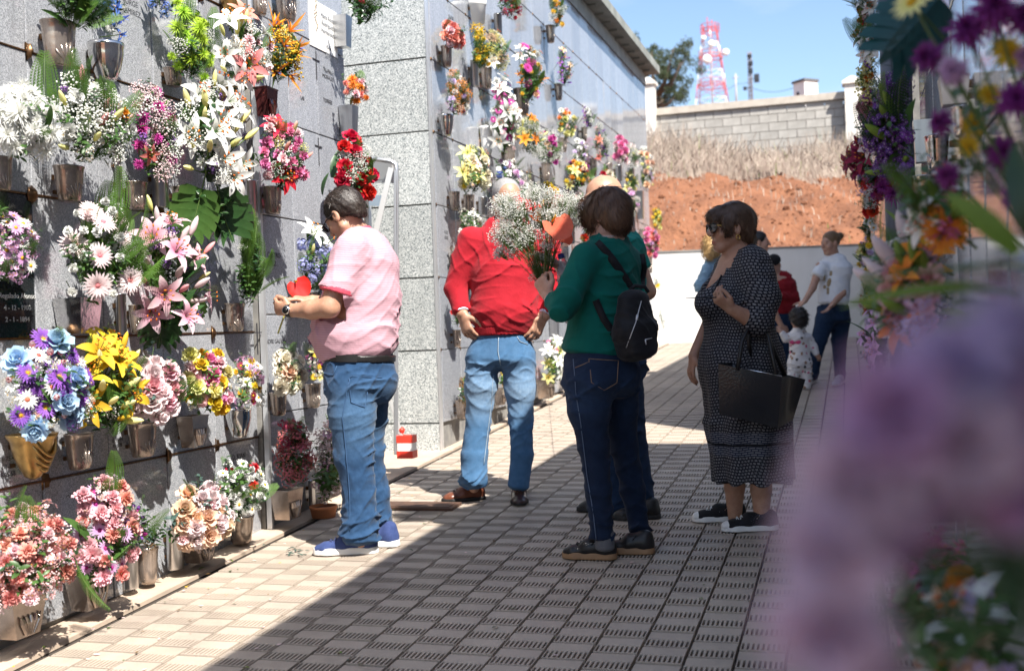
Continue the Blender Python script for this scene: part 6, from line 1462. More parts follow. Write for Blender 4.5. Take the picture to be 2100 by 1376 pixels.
# ------------------------------------------------------------------ man in the red sweater
def red_man():
    s = Person('man in red sweater and washed jeans with thumbs in his pockets', 1000, 1030); P = s.P
    f = s.dir(-.12, -1); L = s.dir(1, -.12); b = s.body
    s.head(P(1040, 412, .0), s.dir(.28, -.92, -.28), sc=1.05); s.neck(P(1040, 430, .01), P(1040, 470, .02), .060, .075)
    b.chain([P(1040, 480), P(1038, 600), P(1030, 700)], [(.15, .09), (.16, .13), (.14, .11)], L)
    arms = (((965, 492, .0), (934, 590, .02), (947, 642, -.05), -1), ((1120, 494, .0), (1138, 590, .03), (1116, 648, -.06), 1))
    for a, e, w, q in arms:
        b.ecap(P(*a), P(*e), .05, .045, k=.02); b.ecap(P(*e), P(*w), .045, .032, k=.015)
    s.hand(P(948, 645, -.06), s.dir(.26, -.15, -.95), s.dir(.55, .55, 0), 1, curl=(.3, .45, .3), sc=1.12, thumb=(.75, .2), wr=.032)
    s.hand(P(1112, 650, -.07), s.dir(-.42, -.15, -.9), s.dir(-.5, .6, 0), -1, curl=(.3, .45, .3), sc=1.12, thumb=(.75, .2), wr=.032)
    for (a, k, c) in (((985, 720, 0), (981, 860, 0), (972, 1000, 0)), ((1068, 720, 0), (1068, 867, 0), (1063, 1005, 0))): b.chain([P(*a), P(*k), P(*c)], [.055, .036, .030])
    s.put('body', b, S_tan, .006, attrs=s.face_attrs(.3)); s.eyes()
    t = Sdf(); t.ecap(P(1040, 466), P(1040, 505), (.140, .075), (.195, .125), L, k=.05); t.ecap(P(1040, 505), P(1038, 560), (.195, .125), (.200, .165), L, k=.04); t.ecap(P(1038, 560), P(1037, 632), (.200, .165), (.203, .200), L, k=.04); t.ecap(P(1037, 632), P(1029, 668), (.203, .190), (.178, .165), L, k=.03, m=.05)
    for a, e, w, q in arms:
        A0, E0, W0 = np.array(P(*a)), np.array(P(*e)), np.array(P(*w)); t.ecap(A0, E0, .078, .070, k=.05); t.ecap(E0, E0+(W0-E0)*.88, .069, .050, k=.025, m=.02)
    t.cut(P(1030, 686), (0, 0, -1))
    t.ell(P(1040, 452, -.01), (.075, .075, .05), k=.01, op='-')
    r1 = ridges(12, .013, .14, .6, 1.0); r2 = ridges(15, .014, .06, 1.0, .6)
    def disp(Q):
        x = np.abs((Q-np.array(P(1037, 560))) @ s.ex); z = Q[:, 2]; arm = np.clip((x-.19)/.05, 0, 1); return r1(Q)*(.55+.4*np.exp(-((z-P(0, 665)[2])/.07)**2))+r2(Q)*(.25+1.1*arm*np.exp(-((z-P(0, 600)[2])/.12)**2))
    so = s.put('sweater', t, C_red, .006, disp)
    h = Sdf(); c0 = np.array(P(1029, 680)); h.ecap(c0+[0, 0, .03], c0-[0, 0, .02], (.176, .166), (.166, .155), L, k=.01, m=.04); h.cut(c0+[0, 0, .030], (0, 0, 1)); h.cut(c0-[0, 0, .018], (0, 0, -1)); s.put('waist_rib', h, C_red, .006, lambda Q: .0015*np.sin((Q @ s.ex)*700), parent=so)
    n = Sdf(); n.ecap(P(1040, 458, .02), P(1040, 470, -.005), (.088, .078), (.092, .08), L, k=.01, m=.02); n.ecap(P(1040, 440, .01), P(1040, 485, -.005), .068, .070, k=.006, op='-'); s.put('neck_rib', n, C_red, .005, parent=so)
    for a, e, w, q in arms:
        E0, W0 = np.array(P(*e)), np.array(P(*w)); d = nrm(W0-E0); c = Sdf(); c.ecap(W0-d*.055, W0-d*.010, .046, .045, k=.01, m=.02); c.cut(W0-d*.004, d); s.put('shirt_cuff', c, C_cuff, .005)
    j = Sdf(); j.ecap(P(1030, 690), P(1028, 735), (.165, .14), (.180, .15), L, k=.03, m=.05)
    j.ecap(P(990, 735), P(986, 790), (.098, .11), (.090, .10), L, k=.05); j.ecap(P(986, 790), P(981, 862), (.090, .10), .070, L, k=.03); j.ecap(P(981, 862), P(973, 930), .070, .078, k=.02); j.ecap(P(973, 930), P(972, 990, -.01), .078, .080, k=.02, m=.03)
    j.ecap(P(1064, 735), P(1067, 795), (.098, .11), (.088, .10), L, k=.05); j.ecap(P(1067, 795), P(1068, 868), (.088, .095), .065, L, k=.03); j.ecap(P(1068, 868), P(1071, 930), .064, .067, k=.02); j.ecap(P(1071, 930), P(1063, 995), .066, .066, k=.02, m=.03)
    jo = s.put('jeans', j, J_light, .006, jeans_disp(.9, 6, .0085), {'fade': lambda v: np.clip(1-np.abs(v[:, 2]-P(0, 840)[2])/.20, 0, 1)*.9})
    dk = mat('denim_stitch_pale', (.30, .36, .42), .8)
    s.seam(j, [(1023, 692), (1022, 720), (1027, 748)], .0022, dk, jo); s.seam(j, [(1012, 770), (1008, 830), (1000, 890), (993, 950)], .002, dk, jo); s.seam(j, [(960, 705), (972, 700), (980, 690)], .002, dk, jo, 'pocket_seam'); s.seam(j, [(1060, 690), (1066, 700), (1082, 706)], .002, dk, jo, 'pocket_seam')
    s.shoe(s.fl(993, 1022), s.fl(908, 1030), .100, .105, .022, M_brownl, M_blk, mat('brown_lace', (.06, .025, .015), .8)); s.shoe(s.fl(1064, 1008), s.fl(1066, 1042), .100, .105, .022, M_brownl_shade, M_blk, mat('brown_lace', (.06, .025, .015), .8))  # one pair of brown shoes; the second has its shade painted in
    H = s.H; A_ = np.array([s.hr, s.hf, s.hu]); h = Sdf(); h.ell(H(0, -.02, .038), np.array((.078, .099, .087))*1.05, A_); h.ell(H(0, .105, .03), np.array((.085, .090, .100)), A_, .02, '-'); h.ell(H(0, .01, -.075), np.array((.11, .075, .07)), A_, .02, '-')
    for q in (-1, 1): h.ell(H(q*.09, -.002, -.008), np.array((.03, .026, .036)), A_, .01, '-')
    s.hair(h, H_grey, .005, None, 2200, crown=H(0, .02, .12), ln=.012, lift=.001)
red_man()

# ------------------------------------------------------------------ woman in the green top with the backpack
def green_woman():
    s = Person('woman in green top with black backpack seen from behind, holding a gypsophila bunch', 1245, 1138); P = s.P
    f = s.dir(-.72, .69); L = np.cross(f, [0, 0, 1]); b = s.body
    s.head(P(1240, 444, .0), s.dir(-.86, .48, -.10), sc=.98, fem=True, jaw=.9); s.neck(P(1246, 465, .0), P(1247, 505, .0), .050, .062)
    b.chain([P(1248, 515), P(1243, 610), P(1232, 710)], [(.14, .09), (.13, .10), (.14, .11)], L)
    sh, el, wr = P(1192, 540, -.16), P(1152, 636, -.21), P(1124, 606, -.10)
    b.ecap(sh, el, .045, .042, k=.02); b.ecap(el, wr, .041, .026, k=.015)
    s.hand(wr, s.dir(-.35, .35, .75), s.dir(.55, .75, .1), -1, curl=(.75, .9, .6), sc=1.0, thumb=(.5, .4), wr=.026)
    sh2, el2, wr2 = P(1290, 540, .14), P(1215, 600, .25), P(1148, 548, .10)
    b.ecap(sh2, el2, .045, .040, k=.02); b.ecap(el2, wr2, .040, .026, k=.015); s.hand(wr2, s.dir(-.55, -.2, .55), s.dir(-.5, .1, -.6), 1, curl=(.6, .7, .5), sc=1.0, wr=.026)
    for (a, k, c) in (((1208, 760, -.08), (1218, 915, -.09), (1236, 1110, -.09)), ((1268, 760, .08), (1280, 915, .12), (1312, 1098, .12))): b.chain([P(*a), P(*k), P(*c)], [.055, .036, .030])
    s.put('body', b, S_fair, .0055, attrs=s.face_attrs(0))
    t = Sdf(); t.ecap(P(1250, 504), P(1250, 540), (.125, .075), (.180, .112), L, k=.05); t.ecap(P(1250, 540), P(1245, 600), (.180, .115), (.170, .132), L, k=.04); t.ecap(P(1245, 600), P(1236, 660), (.170, .132), (.172, .142), L, k=.04); t.ecap(P(1236, 660), P(1228, 722), (.172, .145), (.185, .158), L, k=.03, m=.04)
    t.ecap(P(1200, 528, -.13), P(1165, 610, -.205), .068, .064, k=.05); t.ecap(P(1165, 610, -.205), P(1153, 634, -.21), .064, .060, k=.02); t.ecap(P(1153, 634, -.21), P(1134, 616, -.14), .058, .047, k=.02, m=.015)
    t.ecap(P(1288, 534, .12), P(1222, 598, .24), .064, .055, k=.05); t.ecap(P(1222, 598, .24), P(1172, 568, .15), .053, .042, k=.02)
    t.cut(P(1230, 729), s.dir(.0, 0, -1)); t.ell(P(1246, 486, -.01), (.078, .078, .045), k=.012, op='-')
    r1 = ridges(22, .012, .08, .7, 1.0); so = s.put('green_top', t, C_green, .006, lambda Q: r1(Q)*(.6+.6*np.exp(-((Q[:, 2]-P(0, 660)[2])/.12)**2)))
    j = Sdf(); j.ecap(P(1229, 728), P(1233, 775), (.178, .152), (.190, .165), L, k=.03, m=.05); j.ell(P(1268, 772, -.03), (.09, .09, .10), k=.06); j.ell(P(1215, 775, -.12), (.09, .09, .10), k=.06)
    j.ecap(P(1207, 785, -.08), P(1207, 840, -.09), (.105, .11), (.092, .10), L, k=.05); j.ecap(P(1207, 840, -.09), P(1218, 915, -.09), .090, .070, L, k=.03); j.ecap(P(1218, 915, -.09), P(1227, 1000, -.09), .070, .058, k=.02); j.ecap(P(1227, 1000, -.09), P(1235, 1100, -.09), .058, .052, k=.02, m=.02)
    j.ecap(P(1266, 785, .09), P(1268, 840, .11), (.10, .105), (.088, .095), L, k=.05); j.ecap(P(1268, 840, .11), P(1280, 915, .12), .086, .067, L, k=.03); j.ecap(P(1280, 915, .12), P(1297, 1000, .12), .066, .056, k=.02); j.ecap(P(1297, 1000, .12), P(1311, 1086, .12), .056, .050, k=.02, m=.02)
    jo = s.put('jeans', j, J_dark, .006, jeans_disp(.86, 14, .009), {'fade': lambda v: np.clip(1-np.abs(v[:, 2]-P(0, 850)[2])/.2, 0, 1)*.5})
    st = mat('copper_stitch', (.22, .14, .09), .8); pale = mat('pale_seam', (.12, .16, .24), .8)
    s.seam(j, [(1172, 735), (1176, 800), (1186, 860), (1192, 905), (1200, 970), (1212, 1040), (1218, 1095)], .002, pale, jo); s.seam(j, [(1202, 734), (1206, 780), (1232, 796), (1258, 782), (1262, 738)], .002, st, jo, 'pocket_seam'); s.seam(j, [(1202, 734), (1262, 738)], .002, st, jo, 'pocket_seam'); s.seam(j, [(1175, 752), (1202, 740)], .002, st, jo)
    for he, to in (((1263, 1147), (1155, 1143)), ((1338, 1135), (1248, 1134))): s.shoe(s.fl(*he), s.fl(*to), .092, .10, .034, M_leath, M_gum, mat('black_lace', (.015, .015, .015), .8))
    for c in (P(1240, 1106, -.09), P(1313, 1096, .12)):
        k = Sdf(); k.ecap(np.array(c)+[0, 0, .03], np.array(c)-[0, 0, .035], .046, .045, k=.01, m=.02); s.put('sock', k, cloth('dark_grey_sock', (.10, .10, .11), (.15, .15, .16)), .006)
    H = s.H; A_ = np.array([s.hr, s.hf, s.hu]); h = Sdf(); h.ell(H(0, -.022, .040), np.array((.088, .110, .094)), A_); h.ell(H(0, -.055, -.025), np.array((.080, .068, .075)), A_, .04)
    for q in (-1, 1): h.ell(H(q*.062, .035, .012), np.array((.030, .050, .062)), A_, .03)
    h.ell(H(0, .078, .070), np.array((.060, .032, .034)), A_, .03); h.ell(H(0, .095, -.045), np.array((.075, .062, .090)), A_, .015, '-'); h.ell(H(0, .0, -.118), np.array((.12, .12, .045)), A_, .02, '-')
    for q in (-1, 1): h.ell(H(q*.098, .012, -.040), np.array((.034, .034, .034)), A_, .012, '-')
    rgh = ridges(3, .004, .035, .15, 1.0); s.hair(h, H_chest, .005, rgh, 9000, crown=H(0, -.01, .16), ln=.05, lift=.002)
    # spectacles
    g = MB()
    for q in (-1, 1):
        c = H(q*.033, .110, .006); g.tube([c+s.hr*.024*math.cos(a)+s.hu*.017*math.sin(a) for a in [2*math.pi*k/12 for k in range(13)]], .002, 5); g.tube([H(q*.058, .106, .012), H(q*.080, .03, .010), H(q*.082, -.01, .008)], .002, 5)
    g.obj('spectacles', mat('tortoise_frame', (.12, .05, .02), .3), s.root)
    # necklace and bracelet
    def beads(pts, r, name):
        m = MB(); [m.ball(p, r, 0, n=6, k=4) for p in pts]; m.obj(name, M_silver, s.root)
    beads(s.surf(b, [P(1226+44*i/16, 489-6*math.sin(math.pi*i/16)*-.3-5*(i/16), 0) for i in range(17)], eps=.001), .0032, 'necklace')
    w0 = np.array(P(1130, 613, -.125)); ax = nrm(np.array(wr)-np.array(el)); u = nrm(np.cross(ax, [0, 0, 1])); v = np.cross(u, ax); beads([w0+(u*math.cos(a)+v*math.sin(a))*.031 for a in [2*math.pi*k/22 for k in range(22)]], .0034, 'bracelet')
    return s, t
GW, GT = green_woman()

def backpack():
    s = GW; P = s.P; b0 = np.array(P(1305, 735, -.12)); root = empty('backpack', s.b+b0, 'black nylon backpack with white zips on the woman in green', 'backpack')
    lat = s.dir(.80, .60); out = s.dir(.60, -.80); Z = np.array([0, 0, 1.0])
    c = np.array(P(1301, 668, -.15))-b0; k = Sdf()
    k.ecap(c+Z*.115, c-Z*.02, (.085, .055), (.105, .078), lat, k=.04, m=.05); k.ecap(c-Z*.02, c-Z*.125, (.105, .078), (.090, .070), lat, k=.04, m=.035)
    k.ecap(c+out*.05+Z*.0, c+out*.055-Z*.115, (.082, .035), (.078, .035), lat, k=.015, m=.03)
    rg = ridges(41, .006, .07, .7, 1.0); add('pack_body', k.mesh('pack_body', C_black, .005, rg), root)
    def on(pts): return [np.array(q)-b0 for q in s.surf_shift(k, pts, b0)]
    def surf(pts, r, m, name, eps=.003):
        out_ = []
        for p in pts:
            q = np.array(P(*p))-b0-CF*.4
            for _ in range(70):
                v = float(k.eval(q[None])[0])
                if v < eps: break
                q = q+CF*v*.7
            out_.append(q)
        mb = MB(); mb.tube(out_, r, 6); mb.obj(name, m, root)
    wz = mat('white_zip', (.62, .62, .64), .4, .4)
    surf([(1305, 620), (1299, 640), (1292, 662), (1283, 685), (1274, 712)], .0022, wz, 'zip'); surf([(1311, 696), (1325, 693), (1342, 689)], .0022, wz, 'zip'); surf([(1311, 696), (1313, 706)], .003, wz, 'zip_puller'); surf([(1296, 648), (1294, 658)], .006, wz, 'zip_puller')
    # shoulder straps
    def strap(px, w, name):
        pts = [s.P(*p) for p in px]; fine = []
        for a, b in zip(pts, pts[1:]): fine += [a+(b-a)*i/6 for i in range(6)]
        fine.append(pts[-1]); q = []
        for p in fine:
            x = np.array(p)-CF*.35
            for _ in range(60):
                v = float(GT.eval(x[None])[0])
                if v < .006: break
                x = x+CF*v*.7
                if (x-p) @ CF > .35: x = np.array(p); break
            q.append(x-b0)
        m = MB(); rows = []
        for i, x in enumerate(q):
            t = nrm(q[min(i+1, len(q)-1)]-q[max(i-1, 0)]); sd = nrm(np.cross(t, CF)); rows.append([x-sd*w+CF*.004, x-sd*w-CF*.004, x+sd*w-CF*.004, x+sd*w+CF*.004])
        m.grid(rows, 0, None, True); m.obj(name, C_black, root)
    strap([(1218, 502), (1240, 525), (1262, 553), (1290, 595)], .018, 'shoulder_strap'); strap([(1316, 520), (1321, 550), (1316, 592)], .017, 'shoulder_strap'); strap([(1216, 618), (1232, 655), (1256, 690)], .016, 'lower_strap')
    m = MB(); q = [np.array(P(x, y, -.14))-b0 for x, y in ((1292, 596), (1302, 586), (1322, 588), (1330, 600))]; m.tube(q, .009, 8); m.obj('grab_handle', C_black, root)
backpack()
def gyp_bunch():
    s = GW; P = s.P; a = np.array(P(1118, 600, -.02)); root = empty('gypsophila_bunch', s.b+a, 'large bunch of white gypsophila with red anthuriums held before the red sweater', 'flowers')
    R = random.Random(4); m = MB()
    tips = []
    for i in range(150):
        t = R.random(); px, py = R.uniform(1022, 1180), R.uniform(386, 498)
        if py < 408+abs(px-1105)*.30-18 or (px > 1105 and py > 470): continue
        tips.append((px, py, R.uniform(-.12, .12)))
    tips += [(R.uniform(1025, 1125), R.uniform(480, 530), R.uniform(-.08, .08)) for i in range(13)]+[(1012+R.random()*20, 515+R.random()*6, 0) for i in range(2)]+[(R.uniform(1092, 1122), R.uniform(520, 575), R.uniform(-.03, .03)) for i in range(14)]
    for px, py, dy in tips:
        q = Vector(np.array(P(px, py, dy))-a); g0 = Vector((0, 0, .01)); mid = g0.lerp(q, .5)+Vector((R.uniform(-.01, .01), 0, .03)); m.tube([Vector(np.array(P(1112, 655, -.03))-a) if R.random() < .3 else g0, g0, mid, q], [.0012, .0012, .001, .0006], 4, cap=False)
        put(root, 'gypf' if py < 500 else 'gyp', 'white', q, Vector((q.x, q.y, q.z+.02)), R.uniform(.45, .75) if py < 520 else R.uniform(.35, .5))
    m.obj('stems', G_stem, root)
    for px, py, dy, sz, sp, col in ((1133, 458, -.12, 1.2, .4, 'redor'), (1140, 485, .02, .9, 1.2, 'redor'), (1070, 432, .05, 1.1, 2.5, 'vermil'), (1090, 440, .06, .9, 1.0, 'vermil'), (1148, 425, .08, .9, 4.0, 'red')):
        q = np.array(P(px, py, dy))-a; put(root, 'anth', col, q, np.array(-CF)*.7+np.array([.1, 0, .7]), sz, spin=sp)
    m = MB(); m.tube([np.array(P(1128, 468, -.03))-a, np.array(P(1121, 505, -.03))-a, np.array(P(1115, 560, -.02))-a, np.array(P(1112, 610, -.02))-a], .0045, 7); m.obj('anthurium_stalk', mat('orange_stalk', (.50, .30, .10), .5), root)
gyp_bunch()
def bottle():
    s = GW; P = s.P; a = np.array(P(1176, 660, -.02)); tp = np.array(P(1150, 521, .05)); ax = Vector(tp-a); h = ax.length; root = empty('water_bottle', s.b+a, 'clear plastic water bottle with blue cap under the green sleeve', 'bottle'); root.rotation_mode = 'QUATERNION'; root.rotation_quaternion = ax.to_track_quat('Z', 'Y')
    m = MB(); prof = [(.001, .004), (.036, 0), (.041, .012)]+[(.041-.0022*(i % 2), .03+i*.012) for i in range(12)]+[(.040, h*.60), (.034, h*.74), (.020, h*.87), (.0135, h*.92), (.0135, h*.95)]; m.lathe(prof, 24, cap=False)
    T = NT('clear_plastic'); g = T.n('BsdfGlass', i_IOR=1.12, i_Roughness=.04); g.inputs['Color'].default_value = (.92, .95, .97, 1); d = T.n('BsdfTransparent'); mx = T.n('MixShader', i_0=.45); pr = T.n('BsdfPrincipled'); pr.inputs['Base Color'].default_value = (.62, .66, .74, 1); pr.inputs['Roughness'].default_value = .15; m2 = T.n('MixShader', i_0=.32); T.l(g.outputs[0], mx.inputs[1]); T.l(d.outputs[0], mx.inputs[2]); T.l(mx.outputs[0], m2.inputs[1]); T.l(pr.outputs[0], m2.inputs[2]); T.l(m2.outputs[0], T.out.inputs[0])
    m.obj('bottle_body', T.mat, root); m = MB(); m.lathe([(.0155, h*.935), (.016, h*.94), (.016, h*.995), (.013, h), (.001, h)], 18); m.obj('cap', mat('blue_cap', (.02, .05, .30), .4), root)
bottle()
# ------------------------------------------------------------------ bald man behind the woman in green
def bald_man():
    s = Person('bald man in teal shirt half hidden behind the woman in green', 1270, 1056); P = s.P
    f = s.dir(-.92, -.38); L = np.cross(f, [0, 0, 1]); b = s.body
    s.head(P(1237, 410, .0), s.dir(-.93, -.25, -.22), sc=1.06); s.neck(P(1248, 432, .01), P(1258, 475, .0), .060, .072); b.chain([P(1262, 485), P(1262, 600), P(1268, 720)], [(.15, .1), (.15, .14), (.15, .12)], L)
    arms = (((1270, 500, -.17), (1262, 600, -.2), (1200, 600, -.2)), ((1292, 498, .14), (1328, 598, .10), (1270, 640, -.02)))
    for a, e, w in arms: b.ecap(P(*a), P(*e), .050, .044, k=.02); b.ecap(P(*e), P(*w), .045, .032, k=.015)
    s.hand(P(1200, 600, -.2), s.dir(-1, 0, .1), s.dir(0, .6, -.6), 1); s.hand(P(1270, 640, -.02), s.dir(-1, -.2, -.1), s.dir(0, -.6, -.6), 1)
    for (a, k, c) in (((1275, 740, -.06), (1297, 880, -.06), (1320, 1035, -.06)), ((1252, 740, .08), (1248, 880, .08), (1262, 1030, .06))): b.chain([P(*a), P(*k), P(*c)], [.055, .036, .030])
    s.put('body', b, S_tan, .006, attrs=s.face_attrs(.5)); s.eyes()
    t = Sdf(); t.ecap(P(1258, 478), P(1262, 515), (.13, .08), (.19, .13), L, k=.05); t.ecap(P(1262, 515), P(1260, 640), (.19, .14), (.18, .18), L, k=.04); t.ecap(P(1260, 640), P(1265, 700), (.18, .18), (.17, .16), L, k=.03, m=.04)
    t.ecap(P(1270, 495, -.15), P(1265, 565, -.19), .075, .072, k=.05, m=.02); t.ecap(P(1288, 495, .13), P(1312, 552, .11), .075, .068, k=.05, m=.02); t.cut(P(1265, 705), (0, 0, -1)); r1 = ridges(52, .009, .08, .7, 1.0); s.put('teal_shirt', t, C_teal, .007, r1)
    j = Sdf(); j.ecap(P(1265, 705), P(1265, 750), (.165, .15), (.17, .155), L, k=.03, m=.05); j.chain([P(1280, 755, -.07), P(1297, 885, -.07), P(1310, 960, -.07), P(1321, 1042, -.07)], [.098, .072, .062, .064], k=.05); j.chain([P(1252, 755, .09), P(1248, 885, .09), P(1255, 960, .08), P(1262, 1038, .07)], [.095, .07, .062, .064], k=.05); s.put('jeans', j, J_navy, .007, jeans_disp(.9, 24, .011))
    s.shoe(s.fl(1352, 1062), s.fl(1258, 1066), .10, .10, .026, M_leath, M_blk, M_frame); s.shoe(s.fl(1275, 1046), s.fl(1186, 1048), .10, .10, .026, M_leath, M_blk, M_frame)
    g = MB(); H = s.H
    for q in (-1, 1): c = H(q*.033, .112, .008); g.tube([c+s.hr*.022*math.cos(a)+s.hu*.016*math.sin(a) for a in [2*math.pi*k/12 for k in range(13)]], .0022, 5); g.tube([H(q*.056, .108, .012), H(q*.080, .03, .01), H(q*.082, -.01, .01)], .0022, 5)
    g.obj('spectacles', M_frame, s.root)
bald_man()

# ------------------------------------------------------------------ woman in the long printed dress
def dress_woman():
    s = Person('woman in long black and white printed dress with sunglasses, facing left', 1512, 1082); P = s.P
    f = s.dir(-.95, -.30); L = np.cross(f, [0, 0, 1]); b = s.body
    s.head(P(1497, 471, .0), s.dir(-.95, -.24, .0), sc=1.0, jaw=.92, fem=True); s.neck(P(1507, 490, .0), P(1516, 530, .01), .051, .068)
    b.chain([P(1520, 545), P(1515, 640), P(1525, 760)], [(.155, .095), (.14, .13), (.15, .13)], L)
    b.ecap(P(1500, 545, -.02), P(1470, 612, -.03), (.10, .05), (.09, .07), L, k=.03)
    sh, el, wr = P(1554, 556, -.14), P(1548, 660, -.20), P(1500, 634, -.235)
    b.ecap(sh, el, .036, .044, k=.02); b.ecap(el, wr, .045, .028, k=.015); s.hand(wr, s.dir(-.76, -.1, .6), s.dir(.3, .5, .8), -1, curl=(.55, .75, .5), sc=.95, thumb=(.45, .5), wr=.027)
    sh2, el2, wr2 = P(1500, 548, .17), P(1462, 650, .20), P(1423, 730, .13)
    b.ecap(sh2, el2, .045, .042, k=.02); b.ecap(el2, wr2, .042, .028, k=.015); s.hand(wr2, s.dir(-.25, -.1, -.95), s.dir(.7, .2, -.2), 1, curl=(.25, .4, .3), sc=.95, wr=.027)
    for (a, k, c) in (((1512, 800, .08), (1506, 920, .08), (1507, 1060, .09)), ((1552, 800, -.06), (1560, 920, -.06), (1562, 1070, -.06))): b.chain([P(*a), P(*k), np.array(P(*k))*.45+np.array(P(*c))*.55, P(*c)], [.075, .052, .052, .034])
    s.put('body', b, S_brown if False else S_tan, .0055, attrs=s.face_attrs(0))
    t = Sdf(); t.ecap(P(1522, 528), P(1522, 560), (.120, .070), (.180, .105), L, k=.05); t.ecap(P(1522, 560), P(1506, 622), (.180, .115), (.165, .180), L, k=.04); t.ecap(P(1506, 622), P(1514, 664), (.165, .175), (.160, .165), L, k=.025); t.ecap(P(1514, 664), P(1521, 745), (.162, .165), (.19, .205), L, k=.03); t.ecap(P(1521, 745), P(1536, 865), (.19, .205), (.20, .205), L, k=.05); t.ecap(P(1536, 865), P(1547, 985), (.195, .20), (.20, .20), L, k=.05, m=.03)
    t.ell(P(1455, 624, -.07), (.07, .08, .065), k=.05); t.ell(P(1452, 622, .09), (.07, .08, .065), k=.05)
    t.ecap(P(1548, 540, -.12), P(1566, 610, -.18), .080, .080, k=.05); t.ecap(P(1566, 610, -.18), P(1556, 658, -.2), .080, .072, k=.03); t.ecap(P(1556, 660, -.2), P(1538, 655, -.215), .076, .062, k=.03, m=.02)
    t.ecap(P(1504, 545, .13), P(1472, 645, .2), .082, .075, k=.05)
    t.ecap(P(1487, 510, -.02), P(1446, 606, -.05), (.085, .06), (.016, .06), s.dir(.3, -1, 0), k=.012, op='-'); t.ell(P(1514, 512, -.01), (.07, .07, .05), k=.012, op='-'); t.cut(P(1547, 983), s.dir(0, 0, -1))
    ax0 = np.array(P(1520, 760)); hemz = P(0, 983)[2]
    r1 = ridges(62, .010, .11, .25, 1.0); r2 = ridges(66, .008, .06, .8, .8)
    def disp(Q):
        z = Q[:, 2]; w = np.clip((P(0, 700)[2]-z)/.5, 0, 1); a = np.arctan2((Q-ax0) @ s.ey, (Q-ax0) @ s.ex); return w*.010*np.sin(a*9+1.2*np.sin(z*5))+r1(Q)*(.35+.4*(1-w))+r2(Q)*(1-w)*.6
    at = {'du': lambda v: np.arctan2((v-ax0) @ s.ey, -((v-ax0) @ s.ex)+0)*.20+.01*np.sin(v[:, 2]*30), 'dv': lambda v: v[:, 2]+.004*np.sin(v[:, 0]*40),
          'hem': lambda v: ((v[:, 2] < hemz+.115) & (v[:, 2] > hemz+.0)).astype(float), 'band': lambda v: ((v[:, 2] > hemz+.050) & (v[:, 2] < hemz+.062)).astype(float)}
    do = s.put('dress', t, C_dress, .006, disp, at)
    s.seam(t, [(1502, 520), (1485, 545), (1468, 575), (1452, 605)], .005, C_black, do, 'neck_edging')
    for he, to in (((1530, 1067), (1420, 1070)), ((1596, 1085), (1480, 1090))): s.shoe(s.fl(*he), s.fl(*to), .094, .088, .030, M_canvas, M_rub, M_lace, toecap=M_rub)
    H = s.H; A_ = np.array([s.hr, s.hf, s.hu]); h = Sdf(); h.ell(H(0, -.024, .045), np.array((.086, .108, .092)), A_); h.ell(H(0, -.07, -.02), np.array((.068, .045, .070)), A_, .04); h.ell(H(0, .070, .072), np.array((.058, .04, .036)), A_, .03)
    for q in (-1, 1): h.ell(H(q*.070, .040, .020), np.array((.018, .030, .040)), A_, .02)
    h.ell(H(0, .105, -.035), np.array((.080, .062, .095)), A_, .015, '-'); h.ell(H(0, .02, -.105), np.array((.12, .10, .060)), A_, .02, '-')
    for q in (-1, 1): h.ell(H(q*.095, .002, -.012), np.array((.034, .024, .036)), A_, .01, '-')
    rgh = ridges(5, .006, .035, .2, 1.0); s.hair(h, H_brown, .005, rgh, 9000, crown=H(0, .0, .16), ln=.042, lift=.0025)
    g = MB(); l = MB()
    for q in (-1, 1):
        c = H(q*.034, .108, .008); o_ = [c+s.hr*.029*math.cos(a)+s.hu*.022*math.sin(a)-s.hf*.010*max(0, q*math.cos(a)) for a in [2*math.pi*k/16 for k in range(17)]]; g.tube(o_, .003, 5); l.face([l.vert(p) for p in o_[:-1]]); g.tube([H(q*.062, .10, .016), H(q*.080, .04, .013), H(q*.083, -.004, .012)], .0024, 5, 1)
    go = g.obj('sunglasses', [M_frame, M_goldw], s.root); l.obj('lens', M_lens, go, smooth=False)
    e = MB(); c = np.array(H(-.084, -.002, -.046)); e.tube([c+s.hf*.010*math.cos(a)+s.hu*.012*math.sin(a) for a in [2*math.pi*k/14 for k in range(15)]], .0028, 6); e.obj('earring', M_goldw, s.root)
    # what she holds: a thin dark stick
    a = np.array(P(1476, 609, -.24)); o = empty('thin_stick', s.b+a, 'thin dark stick held out by the woman in the printed dress', 'stick'); m = MB(); m.tube([np.array([.02, .0, -.002]), np.array(P(1440, 611, -.25))-a, np.array(P(1406, 612, -.25))-a], [.003, .003, .002], 6); m.obj('stick', M_frame, o)
    return s
DW = dress_woman()
